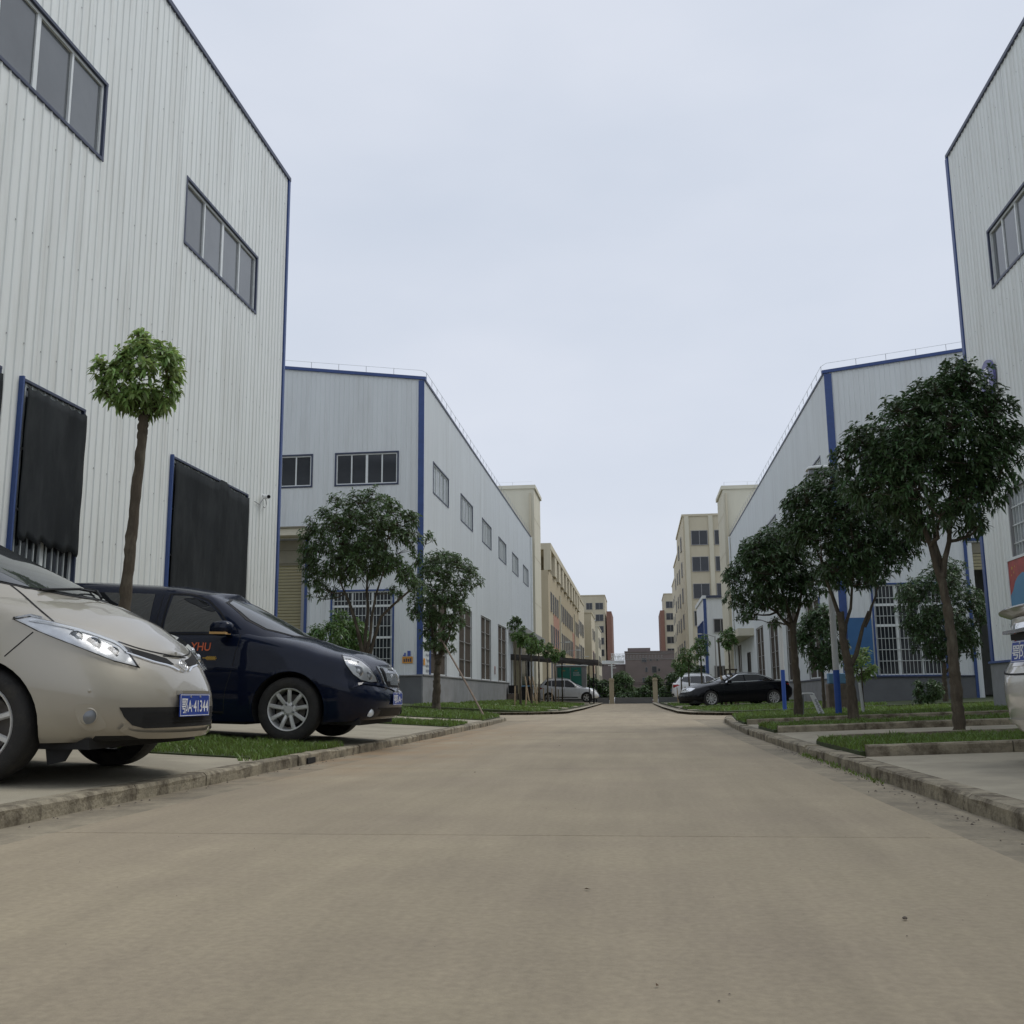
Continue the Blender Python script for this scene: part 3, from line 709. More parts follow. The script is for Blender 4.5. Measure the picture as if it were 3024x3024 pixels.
# poster
po = thing('poster', WR.p(19.5, 1.35, .07), 'red and blue poster board under the barred window, behind the silver saloon spoiler', 'poster')
m_ = MB(); WR.box(m_, 18.2, 20.90, 1.5, 3.08, .06, .085); m_.build('board', M['redposter'], po)
m_ = MB(); WR.box(m_, 18.15, 20.95, 3.08, 3.13, .055, .10); WR.box(m_, 20.90, 20.95, 1.5, 3.08, .055, .10); m_.build('frame', M['white'], po)
m_ = MB(); curve = [(20.895, 2.42), (20.75, 2.50), (20.6, 2.66), (20.45, 2.74), (20.2, 2.80), (19.6, 2.72), (18.8, 2.55), (18.21, 2.6)]
m_.add([WR.p(u, z, .088) for u, z in curve] + [WR.p(18.21, 1.52, .088), WR.p(20.895, 1.52, .088)], [tuple(range(10))]); m_.build('blue_wave', M['blueposter'], po)
for (u, z, s_) in ((20.7, 2.93, .05), (20.62, 2.84, .03), (20.75, 2.8, .025), (20.55, 2.95, .03)):
    m_ = MB(); pts = [WR.p(u + s_ * (1 if k % 2 == 0 else .45) * math.sin(k * math.pi / 5), z + s_ * (1 if k % 2 == 0 else .45) * math.cos(k * math.pi / 5), .090) for k in range(10)]
    m_.add(pts, [tuple(range(10))]); m_.build('star', M['yellow_txt'], po)
# round sign
sg = thing('round_sign', WR.p(21.1, 6.87, .04), 'round purple-blue sign with white emblem high on the right warehouse', 'sign')
def disc(mb, wall, u, z, r, d0, d1, n=36):
    a = [wall.p(u + r * math.cos(2 * math.pi * k / n), z + r * math.sin(2 * math.pi * k / n), d0) for k in range(n)]
    b_ = [wall.p(u + r * math.cos(2 * math.pi * k / n), z + r * math.sin(2 * math.pi * k / n), d1) for k in range(n)]
    mb.add(a + b_, [tuple(range(n)), tuple(range(2 * n - 1, n - 1, -1))] + [(k, (k + 1) % n, n + (k + 1) % n, n + k) for k in range(n)])
m_ = MB(); disc(m_, WR, 21.1, 6.87, .38, .03, .08); m_.build('disc', M['disc_purple'], sg)
def arc(mb, wall, u, z, r0, r1, a0, a1, d, n=24):
    P = []
    for k in range(n + 1):
        a = R(a0 + (a1 - a0) * k / n)
        P += [wall.p(u + r0 * math.cos(a), z + r0 * math.sin(a), d), wall.p(u + r1 * math.cos(a), z + r1 * math.sin(a), d)]
    mb.add(P, [(2 * k, 2 * k + 1, 2 * k + 3, 2 * k + 2) for k in range(n)])
m_ = MB(); arc(m_, WR, 21.16, 6.93, .10, .17, -30, 250, .084); WR.box(m_, 20.98, 21.06, 6.62, 6.85, .081, .084); m_.build('emblem', M['platew'], sg)

# --- second right shed
WR2F = Wall(7.35, 38.15, (1, 0), (0, -1))
b4 = thing('warehouse', (7.35, 38.15, 0), 'second right warehouse behind the trees with blue panel and dark open doorway', 'warehouse')
opS = [(40.0 + 6.6 * k, 43.4 + 6.6 * k, 8.5, 9.65) for k in range(6)]
opLow = [(42.3, 45.5, 1.2, 4.4), (48.45, 51.7, 1.2, 4.45), (54.9, 58.1, 1.3, 4.5), (61.0, 64.4, 1.4, 4.5)]
opEnt = [(68.2, 70.4, .2, 3.3), (73.9, 76.8, .9, 4.1)]
cladding(WR, b4, 38.15, 78.2, .2, 12.45, opS + opLow + opEnt, M['clad2'], panel_to=(38, 47))
gabR = lambda u: 12.45 + .12 * u
opF = [(1.17, 3.52, 1.2, 4.42), (4.55, 8.4, 0, 5.88), (1.1, 3.5, 8.5, 9.65)]
cladding(WR2F, b4, 0, 12.9, .2, gabR, opF, M['clad2'])
shed_core(b4, 7.35, 1, 38.15, 78.2, 12.43, .12, front_hole=(11.9, 15.75, 5.9, 7.0))
for o in opS: window(WR, b4, *o, npanes=4, glass='pglass', bars=9)
for o in opLow: window(WR, b4, *o, npanes=2, glass='screen', frame='steel', crossbars=(2.0, 2.8, 3.6), trim=.03)
trim(b4, WR, 42.15, 42.27, 1.2, 4.4, .0, .05, M['blue'], 'window_jamb')
fw = window(WR2F, b4, *opF[0], npanes=3, glass='dglass', frame='blue', bars=18, crossbars=(1.7, 2.1, 2.5, 3.3, 3.95), trim=.06, proud=.05)
for z in (2.96, 3.7):
    m_ = MB(); WR2F.box(m_, 1.17, 3.52, z - .045, z + .045, -.05, .0); m_.build('transom', M['white'], fw)
window(WR2F, b4, *opF[2], npanes=4, glass='dglass', trim=.06)
trim(b4, WR2F, 4.44, 4.54, .2, 5.92, -.1, .06, M['blue'], 'door_trim'); trim(b4, WR2F, 4.55, 4.72, .1, 5.86, -.1, .03, M['clad2'], 'door_jamb')
trim(b4, WR2F, 4.44, 8.5, 5.93, 6.03, -.1, .06, M['blue'], 'door_header')
z = 4.9; mb = MB(); WR2F.box(mb, 4.73, 8.4, 5.5, 5.88, -.14, -.05); sh = mb.build('roller_shutter', M['khaki_dark'], b4)
while z < 5.5:
    m_ = MB(); WR2F.box(m_, 4.73, 8.4, z, z + .10, -.12, -.07); m_.build('slat', M['khaki'], sh); z += .118
trim(b4, WR2F, .2, 1.05, 1.5, 3.25, .03, .06, M['panel_blue'], 'blue_notice_panel')
m_ = MB()
m_.add([WR2F.p(-.1, gabR(-.1) - .02, .08), WR2F.p(13, gabR(13) - .02, .08), WR2F.p(13, gabR(13) + .10, .08), WR2F.p(-.1, gabR(-.1) + .10, .08),
        WR2F.p(-.1, gabR(-.1) - .02, -.1), WR2F.p(13, gabR(13) - .02, -.1), WR2F.p(13, gabR(13) + .10, -.1), WR2F.p(-.1, gabR(-.1) + .10, -.1)],
       [(0, 1, 2, 3), (7, 6, 5, 4), (0, 4, 5, 1), (3, 2, 6, 7), (0, 3, 7, 4), (1, 5, 6, 2)])
m_.build('gable_trim', M['blue'], b4)
trim(b4, WR, 38.25, 78.3, 12.43, 12.51, -.1, .045, M['navy'], 'eave_trim')
trim(b4, WR2F, -.03, .24, 1.2, 12.42, -.03, .035, M['blue'], 'corner_trim')
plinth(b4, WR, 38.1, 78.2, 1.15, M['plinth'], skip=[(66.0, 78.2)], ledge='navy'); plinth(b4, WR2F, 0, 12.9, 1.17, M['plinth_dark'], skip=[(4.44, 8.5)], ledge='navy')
trim(b4, WR, 65.6, 78.0, 4.2, 4.65, -.05, 1.0, M['cream_pale'], 'entrance_canopy')
m_ = MB(); WR.box(m_, 68.2, 70.4, .2, 3.3, -.085, -.06); m_.build('door', M['black'], b4)
window(WR, b4, 73.9, 76.8, .9, 4.1, npanes=2, glass='screen', frame='white')
p_ = MB(); p_.tube([WR.p(77.8, .3, .14), WR.p(77.8, 12.3, .14)], .06, 8); p_.build('downpipe', M['white'], b4)
railing('roof_railing', 'thin white rail along the roof edge of the second right warehouse', [(19.5, 38.25, gabR(12.2) + .15), (7.45, 38.25, 12.62), (7.3, 38.5, 12.58), (7.3, 78, 12.58)])

# ------------------------------------------------------------------ towers and far buildings
def block(name, label, x0, x1, y0, y1, h, m_, cat='building'):
    t = thing(name, ((x0 + x1) / 2, y0, 0), label, cat)
    mb = MB(); mb.box(x0, x1, y0, y1, -.1, h); mb.build('wall', M[m_], t)
    mb = MB(); e = .12; q = .35
    mb.box(x0 - e, x1 + e, y0 - e, y0 + q, h + .002, h + .28); mb.box(x0 - e, x1 + e, y1 - q, y1 + e, h + .002, h + .28)
    mb.box(x0 - e, x0 + q, y0 + q, y1 - q, h + .002, h + .28); mb.box(x1 - q, x1 + e, y0 + q, y1 - q, h + .002, h + .28)
    mb.build('parapet', M[m_], t)
    return t
def fwin(root, wall, u0, u1, z0, z1, n=2, glass='dglass', fr='steel'):
    mb = MB(); t = .07
    wall.box(mb, u0 - t, u1 + t, z1, z1 + t, .0, .09); wall.box(mb, u0 - t, u1 + t, z0 - t, z0, .0, .12)
    wall.box(mb, u0 - t, u0, z0, z1, .0, .088); wall.box(mb, u1, u1 + t, z0, z1, .0, .088)
    for i in range(1, n):
        u = u0 + (u1 - u0) * i / n; wall.box(mb, u - .035, u + .035, z0, z1, .0, .06)
    f = mb.build('window', M[fr], root)
    mb = MB(); wall.box(mb, u0, u1, z0, z1, -.01, .03); mb.build('pane', M[glass], f)
    return f
tl = block('stair_tower', 'pale cream tower rising past the end of the second left warehouse', -12.4, -7.55, 78, 83.2, 16.55, 'cream_pale', 'tower')
for z in (3.9, 7.6, 11.2, 14.2): trim(tl, Wall(-7.55, 78, (0, 1), (1, 0)), .0, 5.2, z, z + .04, .0, .012, M['cream'], 'render_joint')
p_ = MB(); p_.tube([(-7.85, 77.85, .3), (-7.85, 77.85, 16.2)], .07, 8); p_.build('downpipe', M['cream'], tl)
railing('roof_railing', 'thin lightning rail on top of the left cream tower', [(-12.3, 78.1, 16.83), (-7.7, 78.1, 16.83)], .3, 1.5)
tr_ = block('stair_tower', 'pale cream tower beside the end of the second right warehouse', 6.98, 12.5, 78.6, 84, 16.1, 'cream_pale', 'tower')
for z in (3.9, 7.6, 11.2, 14.2): trim(tr_, Wall(6.98, 78.6, (0, 1), (-1, 0)), .0, 5.4, z, z + .04, .0, .012, M['cream'], 'render_joint')
p_ = MB(); p_.tube([(7.2, 78.45, .3), (7.2, 78.45, 15.8)], .07, 8); p_.build('downpipe', M['cream'], tr_)
railing('roof_railing', 'thin lightning rail on top of the right cream tower', [(7.1, 78.7, 16.38), (12.4, 78.7, 16.38)], .3, 1.5)

# left beige factory with open roof frame
fb = thing('factory_block', (-9.3, 112, 0), 'long beige factory block with open roof frame and tall slit windows, left of the road', 'building')
mb = MB(); mb.box(-24, -9.4, 112, 172, -.1, 14.3); mb.build('wall', M['ochre'], fb)
mb = MB(); mb.box(-24, -9.05, 112, 172, 16.6, 17.3); mb.build('roof_beam', M['cream'], fb)
for k in range(10):
    y = 112 + k * 6.2 if k else 112; wdt = 1.1 if k == 0 else 3.0
    mb = MB(); mb.box(-9.85, -9.10, y, min(y + wdt, 172), 14.3, 16.6); mb.build('roof_pillar', M['cream'], fb)
for x in (-13.0, -16.5, -20):
    mb = MB(); mb.box(x - .7, x, 112, 112.8, 14.3, 16.6); mb.build('roof_pillar', M['cream'], fb)
WF = Wall(-9.4, 0, (0, 1), (1, 0))
for a, b_, m_ in ((118.6, 127.5, 'pink'), (154, 159.3, 'pink')):
    mb = MB(); WF.box(mb, a, b_, 4.9, 9.95, .0, .02); mb.build('colour_panel', M[m_], fb)
for z0, z1 in ((10.05, 12.1), (6.3, 8.4), (2.6, 4.6)):
    for grp0, n, pt, ww in ((114.8, 4, 3.2, 1.25), (131.0, 7, 3.6, 1.4), (160.5, 3, 3.8, 1.5)):
        for i in range(n):
            u = grp0 + i * pt; fwin(fb, WF, u, u + ww, z0, z1, 1)
for y in (128.6, 158.6):
    p_ = MB(); p_.tube([(-9.3, y, .3), (-9.3, y, 13)], .12, 6); p_.build('downpipe', M['cream_pale'], fb)
b5 = block('factory_block', 'beige block stepping back behind the long slit-windowed factory', -20, -9.8, 173.5, 198, 17.6, 'cream')
W5 = Wall(-9.8, 0, (0, 1), (1, 0))
for z0 in (3, 7.2, 11.4):
    for u in (176, 183, 190): fwin(b5, W5, u, u + 4.2, z0, z0 + 2.2, 2)
mb = MB(); W5.box(mb, 174, 190, .5, 6.9, .0, .02); mb.build('colour_panel', M['redbrown'], b5)
b6 = block('factory_block', 'narrow beige block with red-brown panels in front of the tall flats', -20, -8.6, 202, 220, 16.6, 'cream')
W6 = Wall(-8.6, 0, (0, 1), (1, 0))
mb = MB(); W6.box(mb, 206, 213, .5, 9.5, .0, .02); mb.build('colour_panel', M['redbrown'], b6)
for z0 in (3, 7.2, 11.8):
    for u in (207, 214): fwin(b6, W6, u, u + 3, z0, z0 + 2, 2)
b7 = block('factory_block', 'last beige block before the tall left flats', -18, -8.2, 226, 246, 15.5, 'cream_pale')
for z0 in (3, 7.2, 11.2):
    for u in (229, 237): fwin(b7, Wall(-8.2, 0, (0, 1), (1, 0)), u, u + 3, z0, z0 + 2, 2)
def flats(label, xa, xb, pier0, pier1, sgn):
    t = block('apartment_block', label, min(xa, xb), max(xa, xb), 290, 312, 28.4, 'cream')
    mb = MB(); mb.box(pier0, pier1, 289.2, 312, -.1, 23.9); mb.build('pier', M['redbrown'], t)
    mb = MB(); mb.box(min(xa, xb) - .02, max(xa, xb) + .02, 289.9, 290.02, -.1, 8.1); mb.build('base_band', M['redbrown'], t)
    Wf = Wall(xa, 290, (sgn, 0), (0, -1))
    for k in range(8):
        z = 24.6 - 3.27 * k + .0
        if z < 1: break
        fwin(t, Wf, .55, 2.6, z, z + 1.75, 2)
        fwin(t, Wf, 3.6, 5.2, z, z + 1.75, 2)
        if k in (1, 3, 4):
            m_ = MB(); Wf.box(m_, 2.75, 3.25, z - .1, z + .8, .0, .5); m_.build('air_conditioner', M['white'], t)
    return t
flats('tall cream apartment block with red-brown pier closing the left side of the street', -8.4, -16, -8.0, -6.6, -1)
flats('tall cream apartment block with red-brown pier closing the right side of the street', 8.15, 15, 6.95, 8.1, 1)
b8 = block('apartment_block', 'large six-storey cream block rising behind the right cream tower', 6.35, 20, 130, 150, 22.9, 'cream')
W8 = Wall(6.35, 130, (1, 0), (0, -1))
for z0 in (19.25, 15.9, 12.5, 9.1, 5.7, 2.3):
    fwin(b8, W8, 1.05, 2.98, z0, z0 + 1.75, 2); fwin(b8, W8, 3.95, 5.9, z0, z0 + 1.75, 2)
for u in (.2, 3.2): trim(b8, W8, u, u + .55, 0, 22.9, .0, .18, M['cream_pale'], 'pilaster')
W8s = Wall(6.35, 130, (0, 1), (-1, 0))
for z0 in (19.25, 15.9, 12.5, 9.1, 5.7, 2.3):
    for u in (5, 13): fwin(b8, W8s, u, u + 2, z0, z0 + 1.75, 2)
b9 = block('apartment_block', 'cream block stepping down behind the large right block', 7.35, 18, 170, 190, 23.6, 'cream')
for z0 in (19, 15, 11, 7, 3):
    for u in (4, 12): fwin(b9, Wall(7.35, 170, (0, 1), (-1, 0)), u, u + 2, z0, z0 + 1.75, 2)
b10 = block('apartment_block', 'cream block next to the tall right flats', 8.7, 18, 220, 240, 25.2, 'cream')
for z0 in (20, 16, 12, 8, 4):
    for u in (4, 12): fwin(b10, Wall(8.7, 220, (0, 1), (-1, 0)), u, u + 2, z0, z0 + 1.75, 2)
# small blue-trimmed shed on the right
b11 = block('small_shed', 'small pale shed with blue corner beyond the right cream tower', 6.05, 14, 92, 103, 8.95, 'clad2', 'shed')
W11 = Wall(6.05, 92, (1, 0), (0, -1)); W11s = Wall(6.05, 92, (0, 1), (-1, 0))
trim(b11, W11, -.05, .22, 0, 9.2, .0, .05, M['blue'], 'corner_trim'); trim(b11, W11, .22, 8, 9.0, 9.22, .13, .18, M['navy'], 'eave_trim')
fwin(b11, W11, .85, 1.95, 6.0, 7.1, 2); fwin(b11, W11, .75, 2.1, .8, 3.0, 2)
for z in (5.5, 1.6):
    for u in (1.2, 4.2, 7.4): fwin(b11, W11s, u, u + 2, z, z + 1.5, 2, fr='blue')
# grey factory across the end
g1 = block('grey_factory', 'low grey factory with rooftop box closing the far end of the road', -2.8, 12, 255, 275, 11.0, 'greybld')
mb = MB(); mb.box(-2.1, 3.45, 256.5, 268, 11.3, 12.1); mb.build('roof_box', M['greybld'], g1)
Wg = Wall(-2.8, 255, (1, 0), (0, -1))
trim(g1, Wg, .0, 14.8, 10.62, 10.76, .0, .12, M['steel'], 'cornice'); trim(g1, Wg, .0, 14.8, 9.2, 9.34, .0, .12, M['steel'], 'cornice')
for i in range(12):
    m_ = MB(); u = .5 + i * .75
    Wg.box(m_, u, u + .45, 9.55, 9.65, .0, .03); Wg.box(m_, u + .15, u + .25, 9.66, 10.4, .0, .03); Wg.box(m_, u, u + .45, 10.1, 10.2, .03, .045); Wg.box(m_, u + .02, u + .08, 9.66, 10.09, .0, .03)
    m_.build('sign_character', M['steel'], g1)
for (u, z, a, h) in ((4.1, 8.6, 1.1, .9), (6.0, 8.9, .5, .3), (4.9, 6.2, .5, 1.1), (6.5, 6.0, 1.1, 1.5), (4.1, 3.6, 1.0, 1.2), (5.4, 3.4, .6, 1.2), (8.0, 6.3, .4, .7), (7.6, 8.9, .4, .3)):
    fwin(g1, Wg, u, u + a, z, z + h, 1)
g2 = block('grey_factory', 'low dark annexe left of the grey factory', -10, -2.95, 262, 280, 8.1, 'greybld')
mb = MB(); mb.box(-10, -3, 261.8, 262, 8.45, 9.3); mb.build('white_fascia', M['white'], g2)
for u in (2.4, 4.6): fwin(g2, Wall(-8, 262, (1, 0), (0, -1)), u, u + .9, 3.5, 5.2, 2)
ts = thing('truss_sign', (-4.5, 258, 9.3), 'openwork steel sign frame with characters on the annexe roof', 'sign')
for z in (9.35, 10.05, 10.8):
    m_ = MB(); m_.tube([(-6.3, 258, z), (-2.85, 258, z)], .05, 4); m_.build('rail', M['white'], ts)
for i in range(10):
    x = -6.3 + i * .38
    m_ = MB(); m_.tube([(x, 258, 9.3), (x + .19, 258, 10.8)], .035, 4); m_.tube([(x + .19, 258, 10.8), (x + .38, 258, 9.3)], .035, 4); m_.build('brace', M['white'], ts)
for i, ch in enumerate('日金不'):
    c_ = bpy.data.curves.new('t', 'FONT'); c_.body = ch; c_.size = 1.1; c_.extrude = .03
    to = bpy.data.objects.new('t', c_); col.objects.link(to)
    me = bpy.data.meshes.new_from_object(to.evaluated_get(bpy.context.evaluated_depsgraph_get())); bpy.data.objects.remove(to)
    me.materials.clear(); me.materials.append(M['white'])
    o = bpy.data.objects.new('sign_character', me); col.objects.link(o); o.parent = ts
    o.rotation_euler = (R(90), 0, 0); o.location = (-1.55 + i * 1.15, -.08, .25)

# ------------------------------------------------------------------ trees
def unit(v): return v / np.maximum(np.linalg.norm(v, axis=-1, keepdims=True), 1e-9)
def leaves_mesh(B, D, L, W, droop, name, m_, parent, gen):
    """B base points, D directions (n x 3); six-vertex pointed leaves"""
    n = len(B)
    up = np.tile([0, 0, 1.0], (n, 1)) + gen.normal(0, .45, (n, 3))
    S = unit(np.cross(D, up)); Nn = unit(np.cross(S, D))
    def P(t): return B + D * (L * t)[:, None] + np.c_[np.zeros(n), np.zeros(n), -droop * L * t * t]
    w1 = S * (W * .42)[:, None]; w2 = S * (W * .5)[:, None]; fold = Nn * (W * .12)[:, None]
    V = np.stack([P(0), P(.3) - w1 + fold, P(.3) + w1 + fold, P(.65) - w2 * .85 + fold, P(.65) + w2 * .85 + fold, P(1.0)], 1).reshape(-1, 3)
    i = np.arange(n) * 6
    F = np.concatenate([np.c_[i, i + 2, i + 1], np.c_[i + 1, i + 2, i + 4], np.c_[i + 1, i + 4, i + 3], np.c_[i + 3, i + 4, i + 5]])
    return npmesh(name, V, F, m_, parent)

def tree(name, label, loc, trunk, crown, lobes, nclus, leaf, lm, seed, group=None, cat='tree', forks=None, limb_r=.03, perwhorl=7, twigs=.5, bottom=None, r0=.06, shape=None, droop=.35, spreadang=(48, 88), shell=.35, taper=.42, outw=.6):
    """trunk: local points; crown = (cx,cy,cz,rx,ry,rz) with lobes = (count, radius), or shape = explicit clumps (x,y,z,r)"""
    rg = random.Random(seed); gen = np.random.default_rng(seed)
    t = thing(name, loc, label, cat, group)
    tm = MB()
    tp = [Vector(p) for p in trunk]
    H_ = max(tp[-1].z, .01)
    pts = []; rad = []
    for a, b_ in zip(tp[:-1], tp[1:]):
        for k in range(11):
            q = a.lerp(b_, k / 11); pts.append(q + Vector((rg.uniform(-1, 1), rg.uniform(-1, 1), 0)) * r0 * .09)
            rad.append(r0 * (1 - taper * q.z / H_) * rg.uniform(.91, 1.09) * (1.12 if rg.random() < .08 else 1) * (1.12 if q.z < .04 else 1))
    pts.append(tp[-1]); rad.append(r0 * (1 - taper))
    tm.tube(pts, rad, 10)
    if shape:
        lob = [(Vector(p[:3]), p[3]) for p in shape]
        C = sum((p for p, r in lob), Vector()) / len(lob)
        rz = max(p.z for p, r in lob) - C.z + .2; rx = max(abs(p.x - C.x) for p, r in lob) + .2; ry = rx
    else:
        cx, cy, cz, rx, ry, rz = crown
        C = Vector((cx, cy, cz)); nl, lr = lobes
        lob = []
        for i in range(nl):
            for _ in range(30):
                ph = math.acos(1 - 2 * (i + .5) / nl) + rg.uniform(-.25, .25); th = i * 2.39996 + rg.uniform(-.4, .4)
                d = Vector((math.sin(ph) * math.cos(th), math.sin(ph) * math.sin(th), math.cos(ph)))
                k = rg.uniform(.60, .84)
                p = C + Vector((d.x * rx * k, d.y * ry * k, d.z * rz * k))
                if bottom is None or p.z > bottom: break
            lob.append((p, lr * rg.uniform(.7, 1.25)))
    # branching: every clump grows from the nearest point of the wood that is already there
    nodes = [(tp[-1], 0.0, r0 * (1 - taper)), (tp[-1].lerp(tp[-2], .25), 0.0, r0 * .6)]
    for (a, b_, c_, rr) in (forks or []):
        a, b_, c_ = Vector(a), Vector(b_), Vector(c_); P = [a, a.lerp(b_, .5) + Vector((rg.uniform(-.03, .03), 0, 0)), b_, b_.lerp(c_, .5) + Vector((rg.uniform(-.03, .03), rg.uniform(-.03, .03), 0)), c_]
        rs = [rr, rr * .88, rr * .75, rr * .6, rr * .45]; tm.tube(P, rs, 7, cap=False)
        for k in (2, 3, 4): nodes.append((P[k], .2 * k, rs[k]))
    for p, r in sorted(lob, key=lambda q: (q[0] - tp[-1]).length):
        best = min(nodes, key=lambda q: (q[0] - p).length + .30 * q[1] + (.35 if q[0].z > p.z + .1 else 0))
        L = (p - best[0]).length
        ra = min(best[2] * .8, limb_r); rb = max(ra * .45, .004)
        up = Vector((0, 0, 1)) * L * .10
        P = [best[0]] + [best[0].lerp(p, f) - up * math.sin(f * 3.14) + Vector((rg.uniform(-1, 1), rg.uniform(-1, 1), rg.uniform(-1, 1))) * L * .035 for f in (.25, .5, .75)] + [p]
        rs = [ra + (rb - ra) * f for f in (0, .25, .5, .75, 1)]
        tm.tube(P, rs, 5, cap=False)
        for k in (2, 3, 4): nodes.append((P[k], best[1] + L * k / 4, rs[k]))
    tm.build('trunk', M['bark'], t, smooth=True, world=False)
    cl = []; tw = MB(); tot = sum(r * r for p, r in lob)
    for p, r in lob:
        for k in range(max(2, int(nclus * r * r / tot))):
            d = Vector((rg.gauss(0, 1), rg.gauss(0, 1), rg.gauss(.2, 1))).normalized()
            q = p + d * r * (rg.random() ** shell)
            if bottom is not None and q.z < bottom - .15: continue
            o = (q - C); o = Vector((o.x / rx, o.y / ry, o.z / rz))
            od = (o.normalized() * outw + d * .5 + Vector((0, 0, .45)) + Vector((rg.gauss(0, .22), rg.gauss(0, .22), rg.gauss(0, .22)))).normalized()
            cl.append((q, od))
            if rg.random() < twigs:
                a = min(nodes[-400:], key=lambda n_: (n_[0] - q).length + (.25 if n_[0].z > q.z else 0))[0]
                m_ = a.lerp(q, .55) + Vector((rg.uniform(-1, 1), rg.uniform(-1, 1), rg.uniform(-.8, .4))) * .025
                tw.tube([a, m_, q], [.0075, .005, .003], 3, cap=False)
    if tw.v: tag(tw.build('branches', M['twig'], t, world=False), kind='stuff')
    P0 = np.array([list(c[0]) for c in cl]); O = np.array([list(c[1]) for c in cl]); n = len(P0); w_ = perwhorl
    a1 = unit(np.cross(O, np.tile([.13, .31, .9], (n, 1)) + gen.normal(0, .2, (n, 3)))); a2 = np.cross(O, a1)
    ph = (np.arange(w_) * 2 * math.pi / w_)[None, :] + gen.random((n, 1)) * 6.28 + gen.normal(0, .25, (n, w_))
    th = np.radians(spreadang[0] + (spreadang[1] - spreadang[0]) * gen.random((n, w_)))
    D = O[:, None, :] * np.cos(th)[..., None] + (a1[:, None, :] * np.cos(ph)[..., None] + a2[:, None, :] * np.sin(ph)[..., None]) * np.sin(th)[..., None]
    D = unit(D.reshape(-1, 3) + gen.normal(0, .10, (n * w_, 3)))
    B = np.repeat(P0, w_, 0) + np.repeat(O, w_, 0) * (gen.random((n * w_, 1)) - .7) * leaf[0] * .55
    L = leaf[0] * (.6 + .55 * gen.random(n * w_)); W_ = leaf[1] * (.75 + .45 * gen.random(n * w_))
    dr = droop * (.5 + gen.random(n * w_))
    leaves_mesh(B, D, L, W_, dr, 'crown', lm, t, gen)
    return t

LOB1 = [(0.16, -0.35, 3.82, 0.31), (0.19, -0.04, 3.82, 0.31), (0.18, 0.4, 3.82, 0.31), (-0.24, -0.44, 3.67, 0.28), (-0.27, -0.08, 3.67, 0.28), (-0.22, 0.48, 3.67, 0.28), (-0.58, -0.4, 3.49, 0.28), (-0.6, 0.36, 3.49, 0.28), (-0.97, -0.09, 3.26, 0.26), (-0.92, 0.08, 3.26, 0.26), (-1.15, 0.01, 3.07, 0.19), (-0.15, -0.56, 3.25, 0.35), (-0.19, -0.01, 3.25, 0.35), (-0.2, 0.5, 3.25, 0.35), (0.35, -0.31, 3.45, 0.3), (0.34, 0.26, 3.45, 0.3), (0.53, -0.2, 3.12, 0.26), (0.54, 0.11, 3.12, 0.26), (0.69, -0.13, 3.3, 0.16), (0.68, 0.09, 3.3, 0.16), (0.21, -0.31, 2.91, 0.32), (0.16, -0.03, 2.91, 0.32), (0.19, 0.4, 2.91, 0.32), (-0.55, -0.36, 3.05, 0.32), (-0.56, 0.03, 3.05, 0.32), (-0.59, 0.36, 3.05, 0.32), (-0.81, -0.18, 2.73, 0.28), (-0.83, 0.25, 2.73, 0.28), (-0.51, -0.45, 2.61, 0.28), (-0.46, -0.01, 2.61, 0.28), (-0.5, 0.42, 2.61, 0.28), (0.37, -0.24, 2.69, 0.26), (0.35, 0.26, 2.69, 0.26), (0.01, -0.39, 2.44, 0.2), (0.01, -0.02, 2.44, 0.2), (0.01, 0.36, 2.44, 0.2), (0.17, -0.3, 2.27, 0.12), (0.23, 0.01, 2.27, 0.12), (0.19, 0.28, 2.27, 0.12), (-1.08, 0.08, 2.82, 0.22), (0.49, -0.25, 3.64, 0.19), (0.49, 0.21, 3.64, 0.19), (0.01, -0.42, 3.99, 0.16), (0.02, -0.01, 3.99, 0.16), (-0.0, 0.5, 3.99, 0.16), (-0.33, -0.57, 2.29, 0.16), (-0.34, 0.05, 2.29, 0.16), (-0.33, 0.53, 2.29, 0.16)]
LOB1_T = [(-0.16, 0, 0.04), (-0.15, 0, 0.57), (-0.15, 0, 0.95), (-0.17, 0, 1.39), (-0.21, 0, 1.7), (-0.23, 0, 1.97)]
LOB2 = [(-0.16, -0.33, 3.77, 0.35), (-0.22, -0.07, 3.77, 0.35), (-0.17, 0.44, 3.77, 0.35), (-0.53, -0.26, 3.5, 0.37), (-0.54, 0.24, 3.5, 0.37), (0.05, -0.59, 3.41, 0.43), (0.05, -0.02, 3.41, 0.43), (0.06, 0.61, 3.41, 0.43), (0.51, -0.43, 3.24, 0.43), (0.48, -0.04, 3.24, 0.43), (0.46, 0.36, 3.24, 0.43), (0.83, -0.27, 2.92, 0.39), (0.82, 0.31, 2.92, 0.39), (1.0, 0.01, 2.68, 0.29), (-0.36, -0.42, 3.03, 0.43), (-0.36, 0.28, 3.03, 0.43), (0.15, -0.51, 2.71, 0.43), (0.16, -0.05, 2.71, 0.43), (0.18, 0.64, 2.71, 0.43), (-0.15, -0.39, 2.37, 0.29), (-0.15, 0.05, 2.37, 0.29), (-0.17, 0.53, 2.37, 0.29), (0.38, -0.53, 2.32, 0.25), (0.36, 0.03, 2.32, 0.25), (0.35, 0.48, 2.32, 0.25), (-0.64, -0.12, 3.12, 0.33), (-0.64, 0.24, 3.12, 0.33), (-0.7, -0.09, 3.55, 0.2), (-0.67, 0.14, 3.55, 0.2), (1.14, 0.07, 3.02, 0.27), (0.67, -0.32, 2.54, 0.27), (0.64, 0.29, 2.54, 0.27)]
